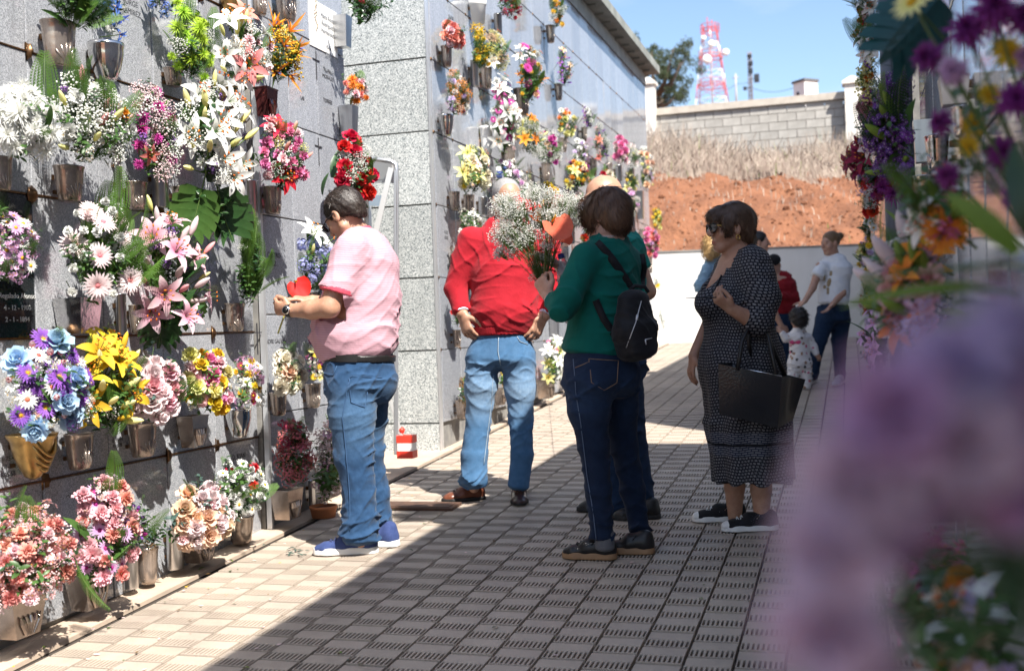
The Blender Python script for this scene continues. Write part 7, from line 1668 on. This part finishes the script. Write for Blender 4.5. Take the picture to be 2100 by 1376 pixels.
def tote():
    s = DW; P = s.P; dy = -.33; a = np.array(P(1545, 880, dy)); root = empty('tote_bag', s.b+a, 'glossy black crocodile tote bag hanging from the arm of the woman in the dress', 'bag')
    T = NT('glossy_croc_leather'); p = T.n('BsdfPrincipled'); T.l(p.outputs[0], T.out.inputs[0]); p.inputs['Base Color'].default_value = (.006, .008, .012, 1); p.inputs['Roughness'].default_value = .26; p.inputs['Specular IOR Level'].default_value = .45; p.inputs['Coat Weight'].default_value = .15; p.inputs['Coat Roughness'].default_value = .1
    v = coords(T, 'Object', (1, 1, 1.6)); vo = T.n('TexVoronoi', i_Scale=75.0); T.l(v, vo.inputs['Vector']); T.l(bump(T, vo.outputs['Distance'], .22, .003), p.inputs['Normal'])
    def Q(px, py, d): return np.array(P(px, py, d))-a
    fr = [Q(1473, 746, dy), Q(1604, 772, dy-.03), Q(1595, 878, dy-.02), Q(1475, 848, dy+.01)]; bk = [Q(1512, 742, dy+.17), Q(1652, 778, dy+.15), Q(1626, 862, dy+.12), Q(1512, 846, dy+.15)]
    def bil(c, u, w): return (c[0]*(1-u)+c[1]*u)*(1-w)+(c[3]*(1-u)+c[2]*u)*w
    m = MB(); n = 10
    def sheet(c, bul): 
        nn = nrm(np.cross(c[1]-c[0], c[3]-c[0])); m.grid([[bil(c, i/n, j/n)+nn*bul*math.sin(math.pi*i/n)*math.sin(math.pi*(.25+.75*j/n)) for j in range(n+1)] for i in range(n+1)])
    sheet(fr, -.012); sheet(bk, .008); sheet([fr[1], bk[1], bk[2], fr[2]], .012); sheet([fr[0], bk[0], bk[3], fr[3]], .012); sheet([fr[3], fr[2], bk[2], bk[3]], .004); m.obj('bag_body', T.mat, root)
    for (p0, p1, tp) in (((1520, 755), (1588, 768), dy-.02), ):
        m = MB(); m.tube([Q(1512, 760, dy-.015), Q(1522, 700, dy+.02), Q(1535, 672, dy+.10), Q(1556, 668, dy+.12), Q(1576, 690, dy+.08), Q(1592, 768, dy-.03)], .010, 8); m.obj('strap', M_leath, root)
    m = MB(); m.tube([Q(1540, 745, dy+.15), Q(1535, 690, dy+.13), Q(1548, 668, dy+.15), Q(1570, 680, dy+.14), Q(1610, 770, dy+.14)], .010, 8); m.obj('strap', M_leath, root)
    m = MB(); m.tube([bil(fr, .45, -.002), bil(fr, 1, -.002)], .003, 6); m.obj('metal_rim', M_silver, root)
tote()

# ------------------------------------------------------------------ people at the far end
def far_white():
    s = Person('woman in white T-shirt and jeans at the back, hair in a bun, hands open', 1695, 788, .010); P = s.P
    f = s.dir(-.75, -.66); L = np.cross(f, [0, 0, 1]); b = s.body; s.head(P(1703, 500), s.dir(-.9, -.4, -.12), sc=1.0, jaw=.9); s.neck(P(1708, 512), P(1711, 534), .05, .06); b.chain([P(1711, 550), P(1708, 600), P(1708, 640)], [(.10, .07), (.10, .08), (.11, .09)], L)
    for a, e, w, q in (((1682, 545, -.05), (1667, 590, -.1), (1651, 617, -.16), 1), ((1737, 548, -.06), (1727, 602, -.12), (1708, 624, -.2), -1)):
        b.ecap(P(*a), P(*e), .044, .038, k=.02); b.ecap(P(*e), P(*w), .038, .026, k=.015); s.hand(P(*w), s.dir(-.7, -.2, -.6), s.dir(-.2, 0, 1), q, curl=(.1, .2, .2), sc=1.0, thumb=(.8, .2), spread=.12)
    for (a, k, c) in (((1690, 650, 0), (1678, 700, -.05), (1668, 765, -.1)), ((1722, 650, 0), (1722, 700, .05), (1723, 770, .05))): b.chain([P(*a), P(*k), P(*c)], [.055, .036, .030])
    s.put('body', b, S_fair, .008, attrs=s.face_attrs(0))
    t = Sdf(); t.ecap(P(1711, 534), P(1711, 550), (.14, .08), (.180, .12), L, k=.05); t.ecap(P(1711, 550), P(1708, 620), (.175, .13), (.165, .145), L, k=.04, m=.04); t.ecap(P(1690, 545, -.04), P(1675, 566, -.08), .070, .068, k=.04, m=.02); t.ecap(P(1731, 545, -.05), P(1733, 566, -.09), .070, .066, k=.04, m=.02); t.cut(P(1708, 627), (0, 0, -1)); s.put('t_shirt', t, C_white, .009, ridges(71, .010, .09, .7, 1.0))
    m = MB(); R = random.Random(2); q = s.surf(t, [P(1682+R.random()*16, 560+i*4.2) for i in range(11)])
    for p in q: m.ball(p, .014+R.random()*.012, 0, n=7, k=4, sc=(1, .35, 1))
    m.obj('shirt_print', mat('faded_ochre_print', (.36, .27, .16), .8), s.root)
    j = Sdf(); j.ecap(P(1708, 630), P(1708, 655), (.165, .145), (.175, .155), L, k=.03, m=.04); j.chain([P(1692, 658, -.03), P(1679, 700, -.07), P(1672, 735, -.1), P(1668, 768, -.12)], [.10, .078, .062, .055], k=.05); j.chain([P(1724, 658, .04), P(1721, 700, .06), P(1722, 735, .06), P(1723, 772, .06)], [.10, .08, .065, .058], k=.05); s.put('jeans', j, J_navy, .009, jeans_disp(.85, 8, .008))
    s.shoe(s.fl(1672, 782), s.fl(1652, 792), .095, .10, .03, M_grays, M_rub); s.shoe(s.fl(1728, 782), s.fl(1712, 796), .095, .10, .03, M_grays, M_rub)
    H = s.H; A_ = np.array([s.hr, s.hf, s.hu]); h = Sdf(); h.ell(H(0, -.02, .042), (.080, .102, .088), A_); h.ell(H(0, .1, -.02), (.08, .07, .095), A_, .02, '-'); h.ell(H(0, .01, -.08), (.11, .08, .06), A_, .02, '-'); h.ell(H(0, -.135, .065), .038, None, .02); s.hair(h, H_dk2, .008, None, 500, crown=H(0, .12, .08), ln=.05, lift=.001)
def far_boy():
    s = Person('boy in dark red hoodie and black cap at the back looking down', 1603, 776, .010); P = s.P; f = s.dir(-.55, -.83); L = np.cross(f, [0, 0, 1]); b = s.body
    s.head(P(1587, 545), s.dir(-.55, -.75, -.4), sc=.92); s.neck(P(1592, 556), P(1597, 572), .04, .05); b.chain([P(1600, 575), P(1603, 640)], [(.12, .08), (.13, .1)], L); b.ecap(P(1622, 580), P(1630, 612, -.05), .035, .032, k=.02); b.ecap(P(1630, 612, -.05), P(1600, 606, -.16), .032, .024, k=.02); s.hand(P(1598, 606, -.16), s.dir(-1, -.2, .1), s.dir(0, .3, -.8), 1, sc=.8); b.chain([P(1592, 660), P(1593, 715), P(1593, 762)], [.06, .045, .04]); b.chain([P(1612, 660), P(1612, 715), P(1612, 765)], [.06, .045, .04])
    s.put('body', b, S_kid, .008, attrs=s.face_attrs(0)); t = Sdf(); t.ecap(P(1600, 570), P(1603, 585), (.11, .07), (.14, .10), L, k=.05); t.ecap(P(1603, 585), P(1605, 640), (.14, .11), (.145, .12), L, k=.04, m=.04); t.ecap(P(1620, 580), P(1629, 612, -.05), .060, .055, k=.04); t.ecap(P(1629, 612, -.05), P(1606, 607, -.14), .053, .042, k=.03); t.ecap(P(1583, 582), P(1576, 615, -.05), .058, .052, k=.04); t.ell(P(1603, 565, .05), (.10, .09, .05), k=.04); t.cut(P(1605, 645), (0, 0, -1)); s.put('hoodie', t, C_hood, .009, ridges(81, .010, .07, .8, .8))
    j = Sdf(); j.ecap(P(1604, 648), P(1604, 662), (.135, .11), (.14, .12), L, k=.03); j.chain([P(1593, 665), P(1593, 715), P(1593, 768)], [.078, .06, .052], k=.04); j.chain([P(1613, 665), P(1613, 715), P(1613, 770)], [.078, .06, .052], k=.04); s.put('trousers', j, J_navy, .009)
    s.shoe(s.fl(1600, 772), s.fl(1582, 780), .085, .085, .025, M_canvas, M_blk); s.shoe(s.fl(1620, 774), s.fl(1604, 783), .085, .085, .025, M_canvas, M_blk)
    H = s.H; A_ = np.array([s.hr, s.hf, s.hu]); h = Sdf(); h.ell(H(0, -.015, .05), (.080, .100, .080), A_); h.cut(H(0, .05, .022), -s.hu-s.hf*.15); s.put('cap', h, C_cap, .008)
def far_toddler():
    s = Person('toddler in white patterned tracksuit seen from behind at the back', 1637, 800, .008, cat='child'); P = s.P; f = s.dir(-.25, 1); L = np.cross(f, [0, 0, 1]); b = s.body
    s.head(P(1637, 656), s.dir(-.3, .95, -.1), sc=.80); s.neck(P(1637, 668), P(1637, 680), .03, .035); b.chain([P(1639, 684), P(1640, 725)], [(.08, .06), (.085, .07)], L)
    arms = (((1622, 690), (1612, 694, -.02), (1603, 682, -.03)), ((1657, 692), (1668, 712), (1675, 727, -.02)))
    for a, e, w in arms: b.ecap(P(*a), P(*e), .028, .026, k=.02); b.ecap(P(*e), P(*w), .026, .020, k=.015)
    s.hand(P(*arms[0][2]), s.dir(-.4, 0, .8), s.dir(0, 1, 0), 1, sc=.55); s.hand(P(*arms[1][2]), s.dir(.4, 0, -.8), s.dir(0, 1, 0), 1, sc=.55); b.chain([P(1629, 740), P(1627, 765), P(1627, 790)], [.05, .04, .032]); b.chain([P(1651, 740), P(1653, 765), P(1653, 792)], [.05, .04, .032]); s.put('body', b, S_kid, .007, attrs=s.face_attrs(0))
    t = Sdf(); t.ecap(P(1638, 682), P(1639, 692), (.075, .06), (.100, .08), L, k=.04); t.ecap(P(1639, 692), P(1640, 722), (.100, .085), (.105, .09), L, k=.03, m=.03)
    for a, e, w in arms: t.ecap(P(*a), P(*e), .045, .040, k=.03); W0, E0 = np.array(P(*w)), np.array(P(*e)); t.ecap(E0, E0+(W0-E0)*.8, .040, .033, k=.02)
    t.ell(P(1634, 690, -.06), (.06, .03, .045), k=.03); s.put('jacket', t, C_tod, .007, ridges(91, .007, .05, .8, .8)); j = Sdf(); j.ecap(P(1640, 728), P(1640, 742), (.105, .09), (.11, .095), L, k=.03); j.chain([P(1629, 745), P(1627, 765), P(1626, 788)], [.066, .058, .048], k=.04); j.chain([P(1651, 745), P(1653, 765), P(1654, 790)], [.066, .058, .048], k=.04); s.put('trousers', j, C_tod, .007, ridges(94, .007, .05, .9, .6))
    m = MB(); q = s.surf(t, [P(1627, 703)])[0]
    for dx in (-1, 1): m.ball((q[0]+dx*.028, q[1], q[2]+.006), .026, 0, n=8, k=5, sc=(1.1, .3, .8))
    m.ball(q, .010, 0, n=6, k=4, sc=(1, .5, 1)); m.obj('bow', mat('pink_bow', (.60, .06, .18), .7), s.root)
    s.shoe(s.fl(1630, 796), s.fl(1622, 788), .06, .06, .02, M_rub, M_rub); s.shoe(s.fl(1655, 798), s.fl(1650, 790), .06, .06, .02, M_rub, M_rub)
    H = s.H; A_ = np.array([s.hr, s.hf, s.hu]); h = Sdf(); h.ell(H(0, -.02, .045), (.086, .105, .090), A_); h.ell(H(0, -.06, -.03), (.07, .05, .06), A_, .03); h.ell(H(0, .11, -.02), (.08, .075, .095), A_, .02, '-'); s.hair(h, H_black, .007, ridges(99, .010, .03, .6, 1.0), 700, crown=H(0, 0, .14), ln=.03, lift=.004)
def far_dark():
    s = Person('dark haired woman in sky blue top behind the printed dress, facing right', 1566, 786, .010); P = s.P; f = s.dir(.9, -.2); L = np.cross(f, [0, 0, 1]); b = s.body; s.head(P(1558, 498), s.dir(.95, -.25, -.05), sc=.98); s.neck(P(1554, 512), P(1553, 532), .05, .058); b.chain([P(1552, 550), P(1552, 640)], [(.10, .07), (.11, .1)], L); b.ecap(P(1562, 550, -.15), P(1582, 628, -.2), .042, .038, k=.02); b.ecap(P(1582, 628, -.2), P(1602, 668, -.2), .038, .026, k=.02); s.hand(P(1602, 668, -.2), s.dir(.4, 0, -.9), s.dir(0, .8, .2), 1, sc=.9, curl=(.5, .5, .4)); b.chain([P(1545, 660), P(1545, 715), P(1548, 775)], [.055, .036, .030]); b.chain([P(1562, 660, .1), P(1562, 715, .1), P(1562, 770, .1)], [.055, .036, .030]); s.put('body', b, S_fair, .008, attrs=s.face_attrs(0))
    t = Sdf(); t.ecap(P(1552, 535), P(1552, 552), (.13, .08), (.175, .12), L, k=.05); t.ecap(P(1552, 552), P(1552, 640), (.175, .13), (.165, .145), L, k=.04, m=.04); t.ecap(P(1560, 548, -.14), P(1570, 580, -.18), .062, .058, k=.04, m=.02); s.put('top', t, C_sky, .009); j = Sdf(); j.ecap(P(1552, 640), P(1552, 660), (.16, .14), (.17, .15), L, k=.03); j.chain([P(1546, 662, -.03), P(1545, 715), P(1548, 775)], [.09, .07, .055], k=.05); j.chain([P(1560, 662, .08), P(1562, 715, .1), P(1562, 772, .1)], [.09, .07, .055], k=.05); s.put('trousers', j, J_navy, .009); s.shoe(s.fl(1545, 782), s.fl(1570, 784), .09, .09, .025, M_canvas, M_rub); s.shoe(s.fl(1556, 776), s.fl(1580, 777), .09, .09, .025, M_canvas, M_rub)
    H = s.H; A_ = np.array([s.hr, s.hf, s.hu]); h = Sdf(); h.ell(H(0, -.02, .042), (.080, .102, .088), A_); h.ell(H(0, .1, -.02), (.08, .07, .095), A_, .02, '-'); h.ell(H(0, .01, -.08), (.11, .08, .06), A_, .02, '-'); h.ell(H(0, -.12, .0), .035, None, .02); s.hair(h, H_black, .008, None, 400, crown=H(0, .12, .08), ln=.04, lift=.001)
def far_denim():
    s = Person('person with curly fair hair in light denim jacket behind the printed dress', 1478, 775, .010); P = s.P; f = s.dir(.4, .9); L = np.cross(f, [0, 0, 1]); b = s.body; s.head(P(1463, 508), s.dir(.55, .8, -.2), sc=.95); s.neck(P(1464, 522), P(1468, 540), .05, .058); b.chain([P(1470, 556), P(1472, 640)], [(.10, .07), (.1, .09)], L); b.ecap(P(1448, 552, -.1), P(1434, 588, -.12), .04, .036, k=.02); b.ecap(P(1434, 588, -.12), P(1458, 604, -.14), .036, .025, k=.02); s.hand(P(1458, 604, -.14), s.dir(.9, 0, .1), s.dir(0, .8, .2), 1, sc=.9); b.chain([P(1464, 660), P(1462, 715), P(1462, 768)], [.055, .036, .030]); b.chain([P(1482, 660), P(1484, 715), P(1484, 770)], [.055, .036, .030]); s.put('body', b, S_fair, .009, attrs=s.face_attrs(0))
    t = Sdf(); t.ecap(P(1468, 538), P(1470, 558), (.13, .085), (.18, .12), L, k=.05); t.ecap(P(1470, 558), P(1472, 636), (.18, .125), (.16, .13), L, k=.04, m=.04); t.ecap(P(1450, 552, -.08), P(1435, 588, -.12), .066, .060, k=.04); t.ecap(P(1435, 588, -.12), P(1452, 601, -.14), .056, .046, k=.03); s.put('denim_jacket', t, C_denimj, .009, ridges(111, .014, .07, .8, .9)); j = Sdf(); j.ecap(P(1472, 636), P(1472, 658), (.15, .13), (.16, .14), L, k=.03); j.chain([P(1464, 660), P(1462, 715), P(1462, 770)], [.09, .07, .055], k=.05); j.chain([P(1482, 660), P(1484, 715), P(1484, 772)], [.09, .07, .055], k=.05); s.put('trousers', j, J_light, .009); s.shoe(s.fl(1458, 778), s.fl(1466, 768), .09, .09, .025, M_canvas, M_rub); s.shoe(s.fl(1482, 780), s.fl(1490, 770), .09, .09, .025, M_canvas, M_rub)
    H = s.H; A_ = np.array([s.hr, s.hf, s.hu]); h = Sdf(); h.ell(H(0, -.03, .03), (.105, .12, .105), A_); h.ell(H(0, -.06, -.06), (.10, .08, .10), A_, .04); h.ell(H(0, .12, -.02), (.07, .07, .095), A_, .02, '-'); s.hair(h, H_blond, .008, ridges(120, .022, .035, .5, 1.0), 900, crown=H(0, 0, .16), ln=.04, lift=.012, wid=.003)
far_white(); far_boy(); far_toddler(); far_dark(); far_denim()
# ------------------------------------------------------------------ right side, in shade
Rr = RX
def rb(lab, box, items, off=.14): bq(lab, *box, Rr, items, sgn=-1, off=off)
g3 = [('sprig', 'mid', 5, .8), ('sprig', 'dark', 5, .8)]
rb('white and red flowers topmost on the far right block', (1766, -30, 1814, 52), [('carn', 'red', 4, 1.2), ('lily', 'white', 4, 1.2), ('mini', 'pale', 5, 1.2), ('fern', 'dark', 4, 1.0)]+g3)
rb('white lilies with fern below the topmost right bouquet', (1768, 48, 1816, 130), [('lily', 'white', 5, 1.2), ('mini', 'coral', 3, 1.2), ('fern', 'fern', 5, 1.2)]+g3)
rb('yellow green flowers with violet iris on the far right block', (1768, 128, 1814, 212), [('berry', 'lemon', 7, 1.3), ('iris', 'purple', 3, 1.1), ('mum', 'orange', 3, .9)]+g3)
rb('pink and magenta roses on the far right block', (1770, 192, 1812, 262), [('rose', 'hot', 5, 1.3), ('rose', 'orchid', 4, 1.2), ('mini', 'white', 3, 1.1)]+g3)
rb('white flowers and green leaves mid height on the far right block', (1772, 250, 1816, 318), [('lily', 'pale', 4, 1.1), ('sprig', 'mid', 8, 1.1), ('mini', 'white', 4, 1.1)])
rb('dark crimson lilies sticking out from the far right block', (1752, 298, 1816, 362), [('lily', 'wine', 6, 1.5), ('bud', 'wine', 3, 1.2)]+g3, .17)
rb('orange gerbera with violet statice on the far right block', (1762, 344, 1816, 404), [('gerb', 'vermil', 2, 1.2), ('stat', 'purple', 6, 1.4), ('mini', 'lilac', 4, 1.2)]+g3)
rb('small red roses with white filler on the far right block', (1776, 396, 1816, 446), [('rose', 'red', 3, 1.1), ('gyp', 'white', 4, 1.0)]+g3)
rb('white daisies above yellow flowers on the far right block', (1772, 440, 1816, 496), [('daisy', 'white', 6, 1.3), ('leaf', 'mid', 3, .7)]+g3)
rb('yellow chrysanthemums with lilac flowers on the far right block', (1762, 486, 1816, 566), [('mum', 'yellow', 6, 1.2), ('mum', 'lilac', 6, 1.1), ('lily', 'lemon', 3, 1.0), ('strap', 'mid', 3, .9)]+g3)
rb('yellow and red flowers lowest on the far right block', (1768, 572, 1824, 650), [('mum', 'yellow', 6, 1.2), ('rose', 'red', 4, 1.1), ('gyp', 'white', 4, 1.1), ('carn', 'orchid', 3, 1.2), ('berry', 'lemon', 3, 1.1)]+g3)
vase('tall square steel vase on the right block', 'square', 1873, 246, 1912, 336, Rr, M_steelb, -1); vase('fan shaped steel vase right of the square one', 'shell', 1892, 278, 1952, 348, Rr, M_steel, -1); vase('low fan steel vase on the right block', 'shell', 1866, 362, 1924, 436, Rr, M_steel, -1); vase('narrow steel vase below the purple statice', 'square', 1850, 378, 1886, 440, Rr, M_steelb, -1); vase('pale square vase high on the right block', 'square', 1926, 158, 1986, 218, Rr, M_steelb, -1); vase('fan steel vase under the pale square vase', 'shell', 1946, 218, 2000, 282, Rr, M_steel, -1); vase('steel sleeve vase low on the right block', 'sleeve', 1898, 420, 1932, 512, Rr, M_steelb, -1)
rb('purple statice with green lily buds and an orange rose', (1802, 192, 1908, 372), [('stat', 'violet', 10, 1.5), ('hydr', 'purple', 4, 1.0), ('bud', 'limeg', 7, .9), ('rose', 'vermil', 1, .9), ('sprig', 'dark', 10, .9), ('fern', 'dark', 4, .9), ('leaf', 'mid', 4, .7)], .17)
rb('dark wine chrysanthemums under the purple statice', (1796, 338, 1868, 406), [('spider', 'plum', 6, 1.0), ('spider', 'wine', 4, 1.0)]+g3, .17)
rb('white gypsophila, orange lilies and pink lily buds on the right', (1822, 498, 2000, 668), [('gyp', 'white', 8, 1.0), ('lily', 'orange', 4, .9), ('bud', 'pale', 6, 1.2), ('bud', 'limeg', 6, 1.1), ('mini', 'lilac', 6, 1.0), ('stat', 'violet', 4, 1.0), ('rose', 'red', 2, .8), ('rose', 'orange', 3, .8), ('strap', 'limeg', 6, .9), ('sprig', 'mid', 6, .8)], .16)
rb('lilac orchids with dark leaves low on the right', (1778, 628, 1850, 772), [('lily', 'orchid', 7, 1.0), ('mini', 'lilac', 5, 1.0), ('leaf', 'dark', 6, .7), ('strap', 'dark', 6, .9)], .16)
rb('dark magenta flowers at the lower right', (1885, 1160, 1998, 1330), [('kal', 'magenta', 12, 1.0), ('mini', 'hot', 6, 1.0), ('carn', 'wine', 5, .9), ('sprig', 'dark', 6, .8)], .2)
rb('peach gerberas with white and lilac flowers at the lower right corner', (1950, 1255, 2100, 1400), [('gerb', 'peach', 5, .9, 'wine'), ('mini', 'lilac', 6, 1.0), ('lily', 'white', 3, .9), ('rose', 'orange', 2, .8), ('leaf', 'dark', 6, .7), ('sprig', 'mid', 6, .8)], .2)
def fore(label, D, items, foot, name='bouquet', stems=True):
    """a bunch close to the camera on the right wall: every bloom at its own place, stalks run down to the foot"""
    f0 = at_depth(*foot); root = empty(name, f0, label, 'flowers'); m = MB()
    for px, py, dd, ft, col, sz, ax in items:
        p = at_depth(px, py, D+dd)-f0; a = np.array(-CF)*ax[0]+CR*ax[1]+np.array([0, 0, 1.0])*ax[2]; put(root, ft, col, p, a, sz)
        if stems: m.tube([Vector(p), Vector(p)*.5+Vector((.01, .01, 0)), Vector((0, 0, 0))], .0022, 5, cap=False)
    if stems: m.obj('stems', G_stem, root)
R_ = random.Random(9)
fore('dark purple chrysanthemums with yellow blooms near the camera, upper right', 1.75, [(2040, 20, 0, 'mum', 'plum', 1.25, (.7, -.3, .3)), (1985, 62, .03, 'mum', 'plum', 1.1, (.7, -.4, .3)), (1905, 120, .06, 'mum', 'plum', .95, (.5, -.7, .2)), (1955, 145, -.02, 'mum', 'mauve', .8, (.6, -.5, -.1)), (2095, 40, 0, 'mum', 'plum', 1.0, (.6, .1, .2)), (2082, 205, .0, 'mum', 'plum', 1.0, (.8, -.1, .1)), (2095, 120, .05, 'mum', 'orchid', .7, (.8, -.1, .1)), (1930, 252, .1, 'mum', 'plum', .75, (.5, -.6, 0)), (1995, 258, .12, 'daisy', 'yellow', .8, (.8, -.2, .1)), (2068, 108, .05, 'daisy', 'yellow', 1.0, (.8, 0, .2)), (2030, 195, .08, 'daisy', 'yellow', .8, (.8, 0, .2)), (2056, 312, .02, 'mum', 'plum', .85, (.8, -.1, 0)), (1945, 360, .1, 'mum', 'plum', .75, (.5, -.6, 0)), (1985, 300, .12, 'daisy', 'yellow', .7, (.8, -.1, 0)), (1870, 5, .1, 'daisy', 'lemon', 1.2, (.4, -.5, .3)), (2085, 400, 0, 'mum', 'plum', .8, (.7, -.2, 0)), (2060, 245, .1, 'sprig', 'mid', .8, (.2, -.6, .3)), (2095, 290, .05, 'sprig', 'dark', .8, (.1, -.6, -.3)), (2075, 340, .05, 'sprig', 'mid', .8, (.2, -.5, .6))], (2180, 600, 1.8))
fore('blurred green and yellow strap leaves near the camera on the right', 1.15, [(2050, 570, 0, 'strap', 'limeg', .6, (.2, -.8, .5)), (2090, 600, 0, 'strap', 'limeg', .7, (.2, -.9, .3)), (2100, 640, .02, 'leaf', 'limeg', .55, (.2, -.9, .2)), (2085, 520, .03, 'leaf', 'limeg', .5, (.2, -.6, .7)), (2030, 620, .1, 'strap', 'mid', .5, (.2, -.8, .1)), (2120, 560, .0, 'leaf', 'mid', .6, (.2, -.9, .5)), (2130, 500, .05, 'leaf', 'dark', .6, (.2, -.5, .9))], (2200, 700, 1.2), 'leaf_bunch', False)
big = [(1840, 850, 0, 'orchid', .56, (.8, -.4, .2)), (1760, 985, .01, 'blush', .54, (.8, -.5, 0)), (1705, 1120, .01, 'blush', .54, (.8, -.5, 0)), (1700, 1280, .02, 'blush', .56, (.8, -.3, -.2)), (1950, 775, .02, 'lilac', .56, (.8, 0, .5)), (2060, 725, .03, 'lilac', .56, (.8, .2, .2)), (1965, 905, .0, 'blush', .52, (.9, 0, .1)), (2085, 860, .02, 'orchid', .54, (.9, -.1, 0)), (2075, 990, .03, 'orchid', .52, (.9, .1, 0)), (1880, 985, .04, 'orchid', .52, (.9, .1, -.2)), (1770, 1375, .04, 'blush', .46, (.8, -.1, -.4)), (1800, 1100, .03, 'orchid', .42, (.9, 0, 0))]
fore('huge out of focus pink and purple chrysanthemums right before the camera', .325, [(x, y, d, 'mum', c, sz, ax) for x, y, d, c, sz, ax in big]+[(x, y, d-.004, 'carn', c, sz*.95, ax) for x, y, d, c, sz, ax in big]+[(2020, 1050, .06, 'leaf', 'dark', .25, (.4, .2, -.5))], (2250, 1250, .42))
p = at_depth(1915, 10, 2.3); r = empty('monstera_leaf', p, 'large dark blue green monstera leaf at the upper right', 'leaf'); o = add('leaf_blade', flower_mesh('monst', 'teald'), r); o.scale = (.8,)*3
yv = Vector(nrm(-CR*.68-np.array([0, 0, .73])-CF*.15)); zv = Vector(-CF); zv = (zv-yv*zv.dot(yv)).normalized(); o.rotation_euler = Matrix((yv.cross(zv), yv, zv)).transposed().to_euler()

# ------------------------------------------------------------------ litter on the paving and a few plants at the wall foot
LEAFLAB = ['little heap of bluish leaves before the blue sneaker, left part', 'little heap of bluish leaves before the blue sneaker, middle part', 'little heap of bluish leaves before the blue sneaker, right part', 'bluish leaves just behind the little heap by the sneaker', 'bluish leaves closest to the blue sneaker toe', 'bluish leaf at the foot of the stepped wall', 'yellow green leaf at the lower left by the wall foot', 'dark leaf in the shade at the bottom edge, left one', 'dark leaf at the very bottom edge of the paving', 'dark leaf at the bottom edge between two others', 'lime leaf where sun meets shade at the bottom edge', 'lime leaf on the brown cover, left one', 'lime leaf on the brown cover, right one', 'leaf behind the legs of the pink polo man', 'leaf in the sun between the red sweater man and the far block', 'leaf right of the blue sneakers', 'leaf in the shade before the green woman shoes', 'leaf far back in the shade by the sunny patch', 'leaf below the white flowers in the bottom row', 'leaf beside the clear vase in the bottom row', 'leaf in the shade at the lower middle', 'leaf in the shade below the canvas shoes', 'leaf at the foot of the speckled end wall', 'leaf left of the brown cover']
def litter():
    R = random.Random(6)
    spots = [(590, 1138), (602, 1133), (612, 1140), (596, 1128), (625, 1132), (545, 1118), (90, 1330), (700, 1342), (735, 1366), (712, 1358), (510, 1372), (880, 1045), (893, 1043), (676, 1010), (1150, 860), (838, 1128), (1060, 1250), (1335, 810), (420, 1165), (470, 1150), (1010, 1290), (1440, 1230), (960, 905), (800, 1040)]
    for i, (x, y) in enumerate(spots):
        p = on_floor(x, y); o = empty('fallen_leaf', p, None, None); m = MB(); big = i in (6,)
        n = 3 if i < 5 else 1
        for k in range(n): a = R.uniform(0, 6.28); blade(m, (R.uniform(-.02, .02)*(n > 1), R.uniform(-.02, .02)*(n > 1), .006+.004*k), (math.cos(a), math.sin(a), .15), R.uniform(.022, .04)*(1.4 if big else 1), .014, .5, 0, 3, .4)
        m.obj('leaf_blade', [G_blue, G_lime, G_dark][0 if i < 6 else (1 if i in (6, 11, 12, 10) else R.randrange(1, 3))], o)
        tag(o, LEAFLAB[i], 'leaf', 'fallen leaves on the paving')
litter()
def wall_plant(label, px, py, Y, h, col, fl=None):
    p = on_y(px, py, Y); r = empty('wall_plant', p, label, 'plant'); R = random.Random(int(px))
    for k in range(6): put(r, 'sprig', col, (R.uniform(-.06, .06), R.uniform(-.03, .03), h*R.uniform(0, .6)), (R.uniform(-.4, .4), R.uniform(-.3, .1), 1), R.uniform(.8, 1.3))
    if fl:
        for k in range(3): put(r, fl[0], fl[1], (R.uniform(-.06, .06), R.uniform(-.05, .0), h*R.uniform(.5, 1)), (0, -.8, .4), 1.2)
wall_plant('thin grey green plant against the white wall beside the backpack', 1356, 680, 18.6, .35, 'blueg'); wall_plant('small plant with yellow flower against the white wall', 1347, 600, 18.5, .2, 'mid', ('daisy', 'yellow'))

# petals and crumbs of leaves strewn along the foot of the walls
def petals():
    R = random.Random(14); m = MB(); mats_ = [petal_mat(*PAL['pale']), petal_mat(*PAL['white']), G_mid, petal_mat(*PAL['yellow']), petal_mat(*PAL['brown'])]
    for i in range(420):
        X = WX1+.18+abs(R.gauss(0, .45)) if R.random() < .7 else R.uniform(-2.6, .2); Y = R.uniform(2.6, 13); l = R.uniform(.006, .016); a = R.uniform(0, 6.28); z = SL*Y+.003; c, s_ = math.cos(a)*l, math.sin(a)*l
        b = len(m.v); [m.vert(q) for q in ((X-c, Y-s_, z+.002), (X+s_*.5, Y-c*.5, z+.004*R.random()), (X+c, Y+s_, z+.005*R.random()), (X-s_*.5, Y+c*.5, z+.003))]; m.face((b, b+1, b+2, b+3), R.choice((0, 0, 1, 2, 2, 3, 4, 4)))
    tag(m.obj('petal_litter', mats_, smooth=False), 'loose petals and leaf crumbs strewn over the paving', 'petals', kind='stuff')
petals()
rb('orange gerberas and white lilies at mid height on the near right block', (1905, 395, 2010, 500), [('gerb', 'orange', 4, .8), ('lily', 'white', 3, .8), ('mini', 'hot', 5, .9), ('bud', 'limeg', 4, .8), ('sprig', 'mid', 8, .8), ('mum', 'yellow', 4, .8)], .16)
rb('pink and orange flowers along the near right block above the blur', (1850, 560, 1960, 690), [('rose', 'pink', 5, .8), ('lily', 'orange', 3, .8), ('mini', 'lilac', 6, .9), ('bud', 'limeg', 5, .9), ('sprig', 'mid', 8, .8)], .2)
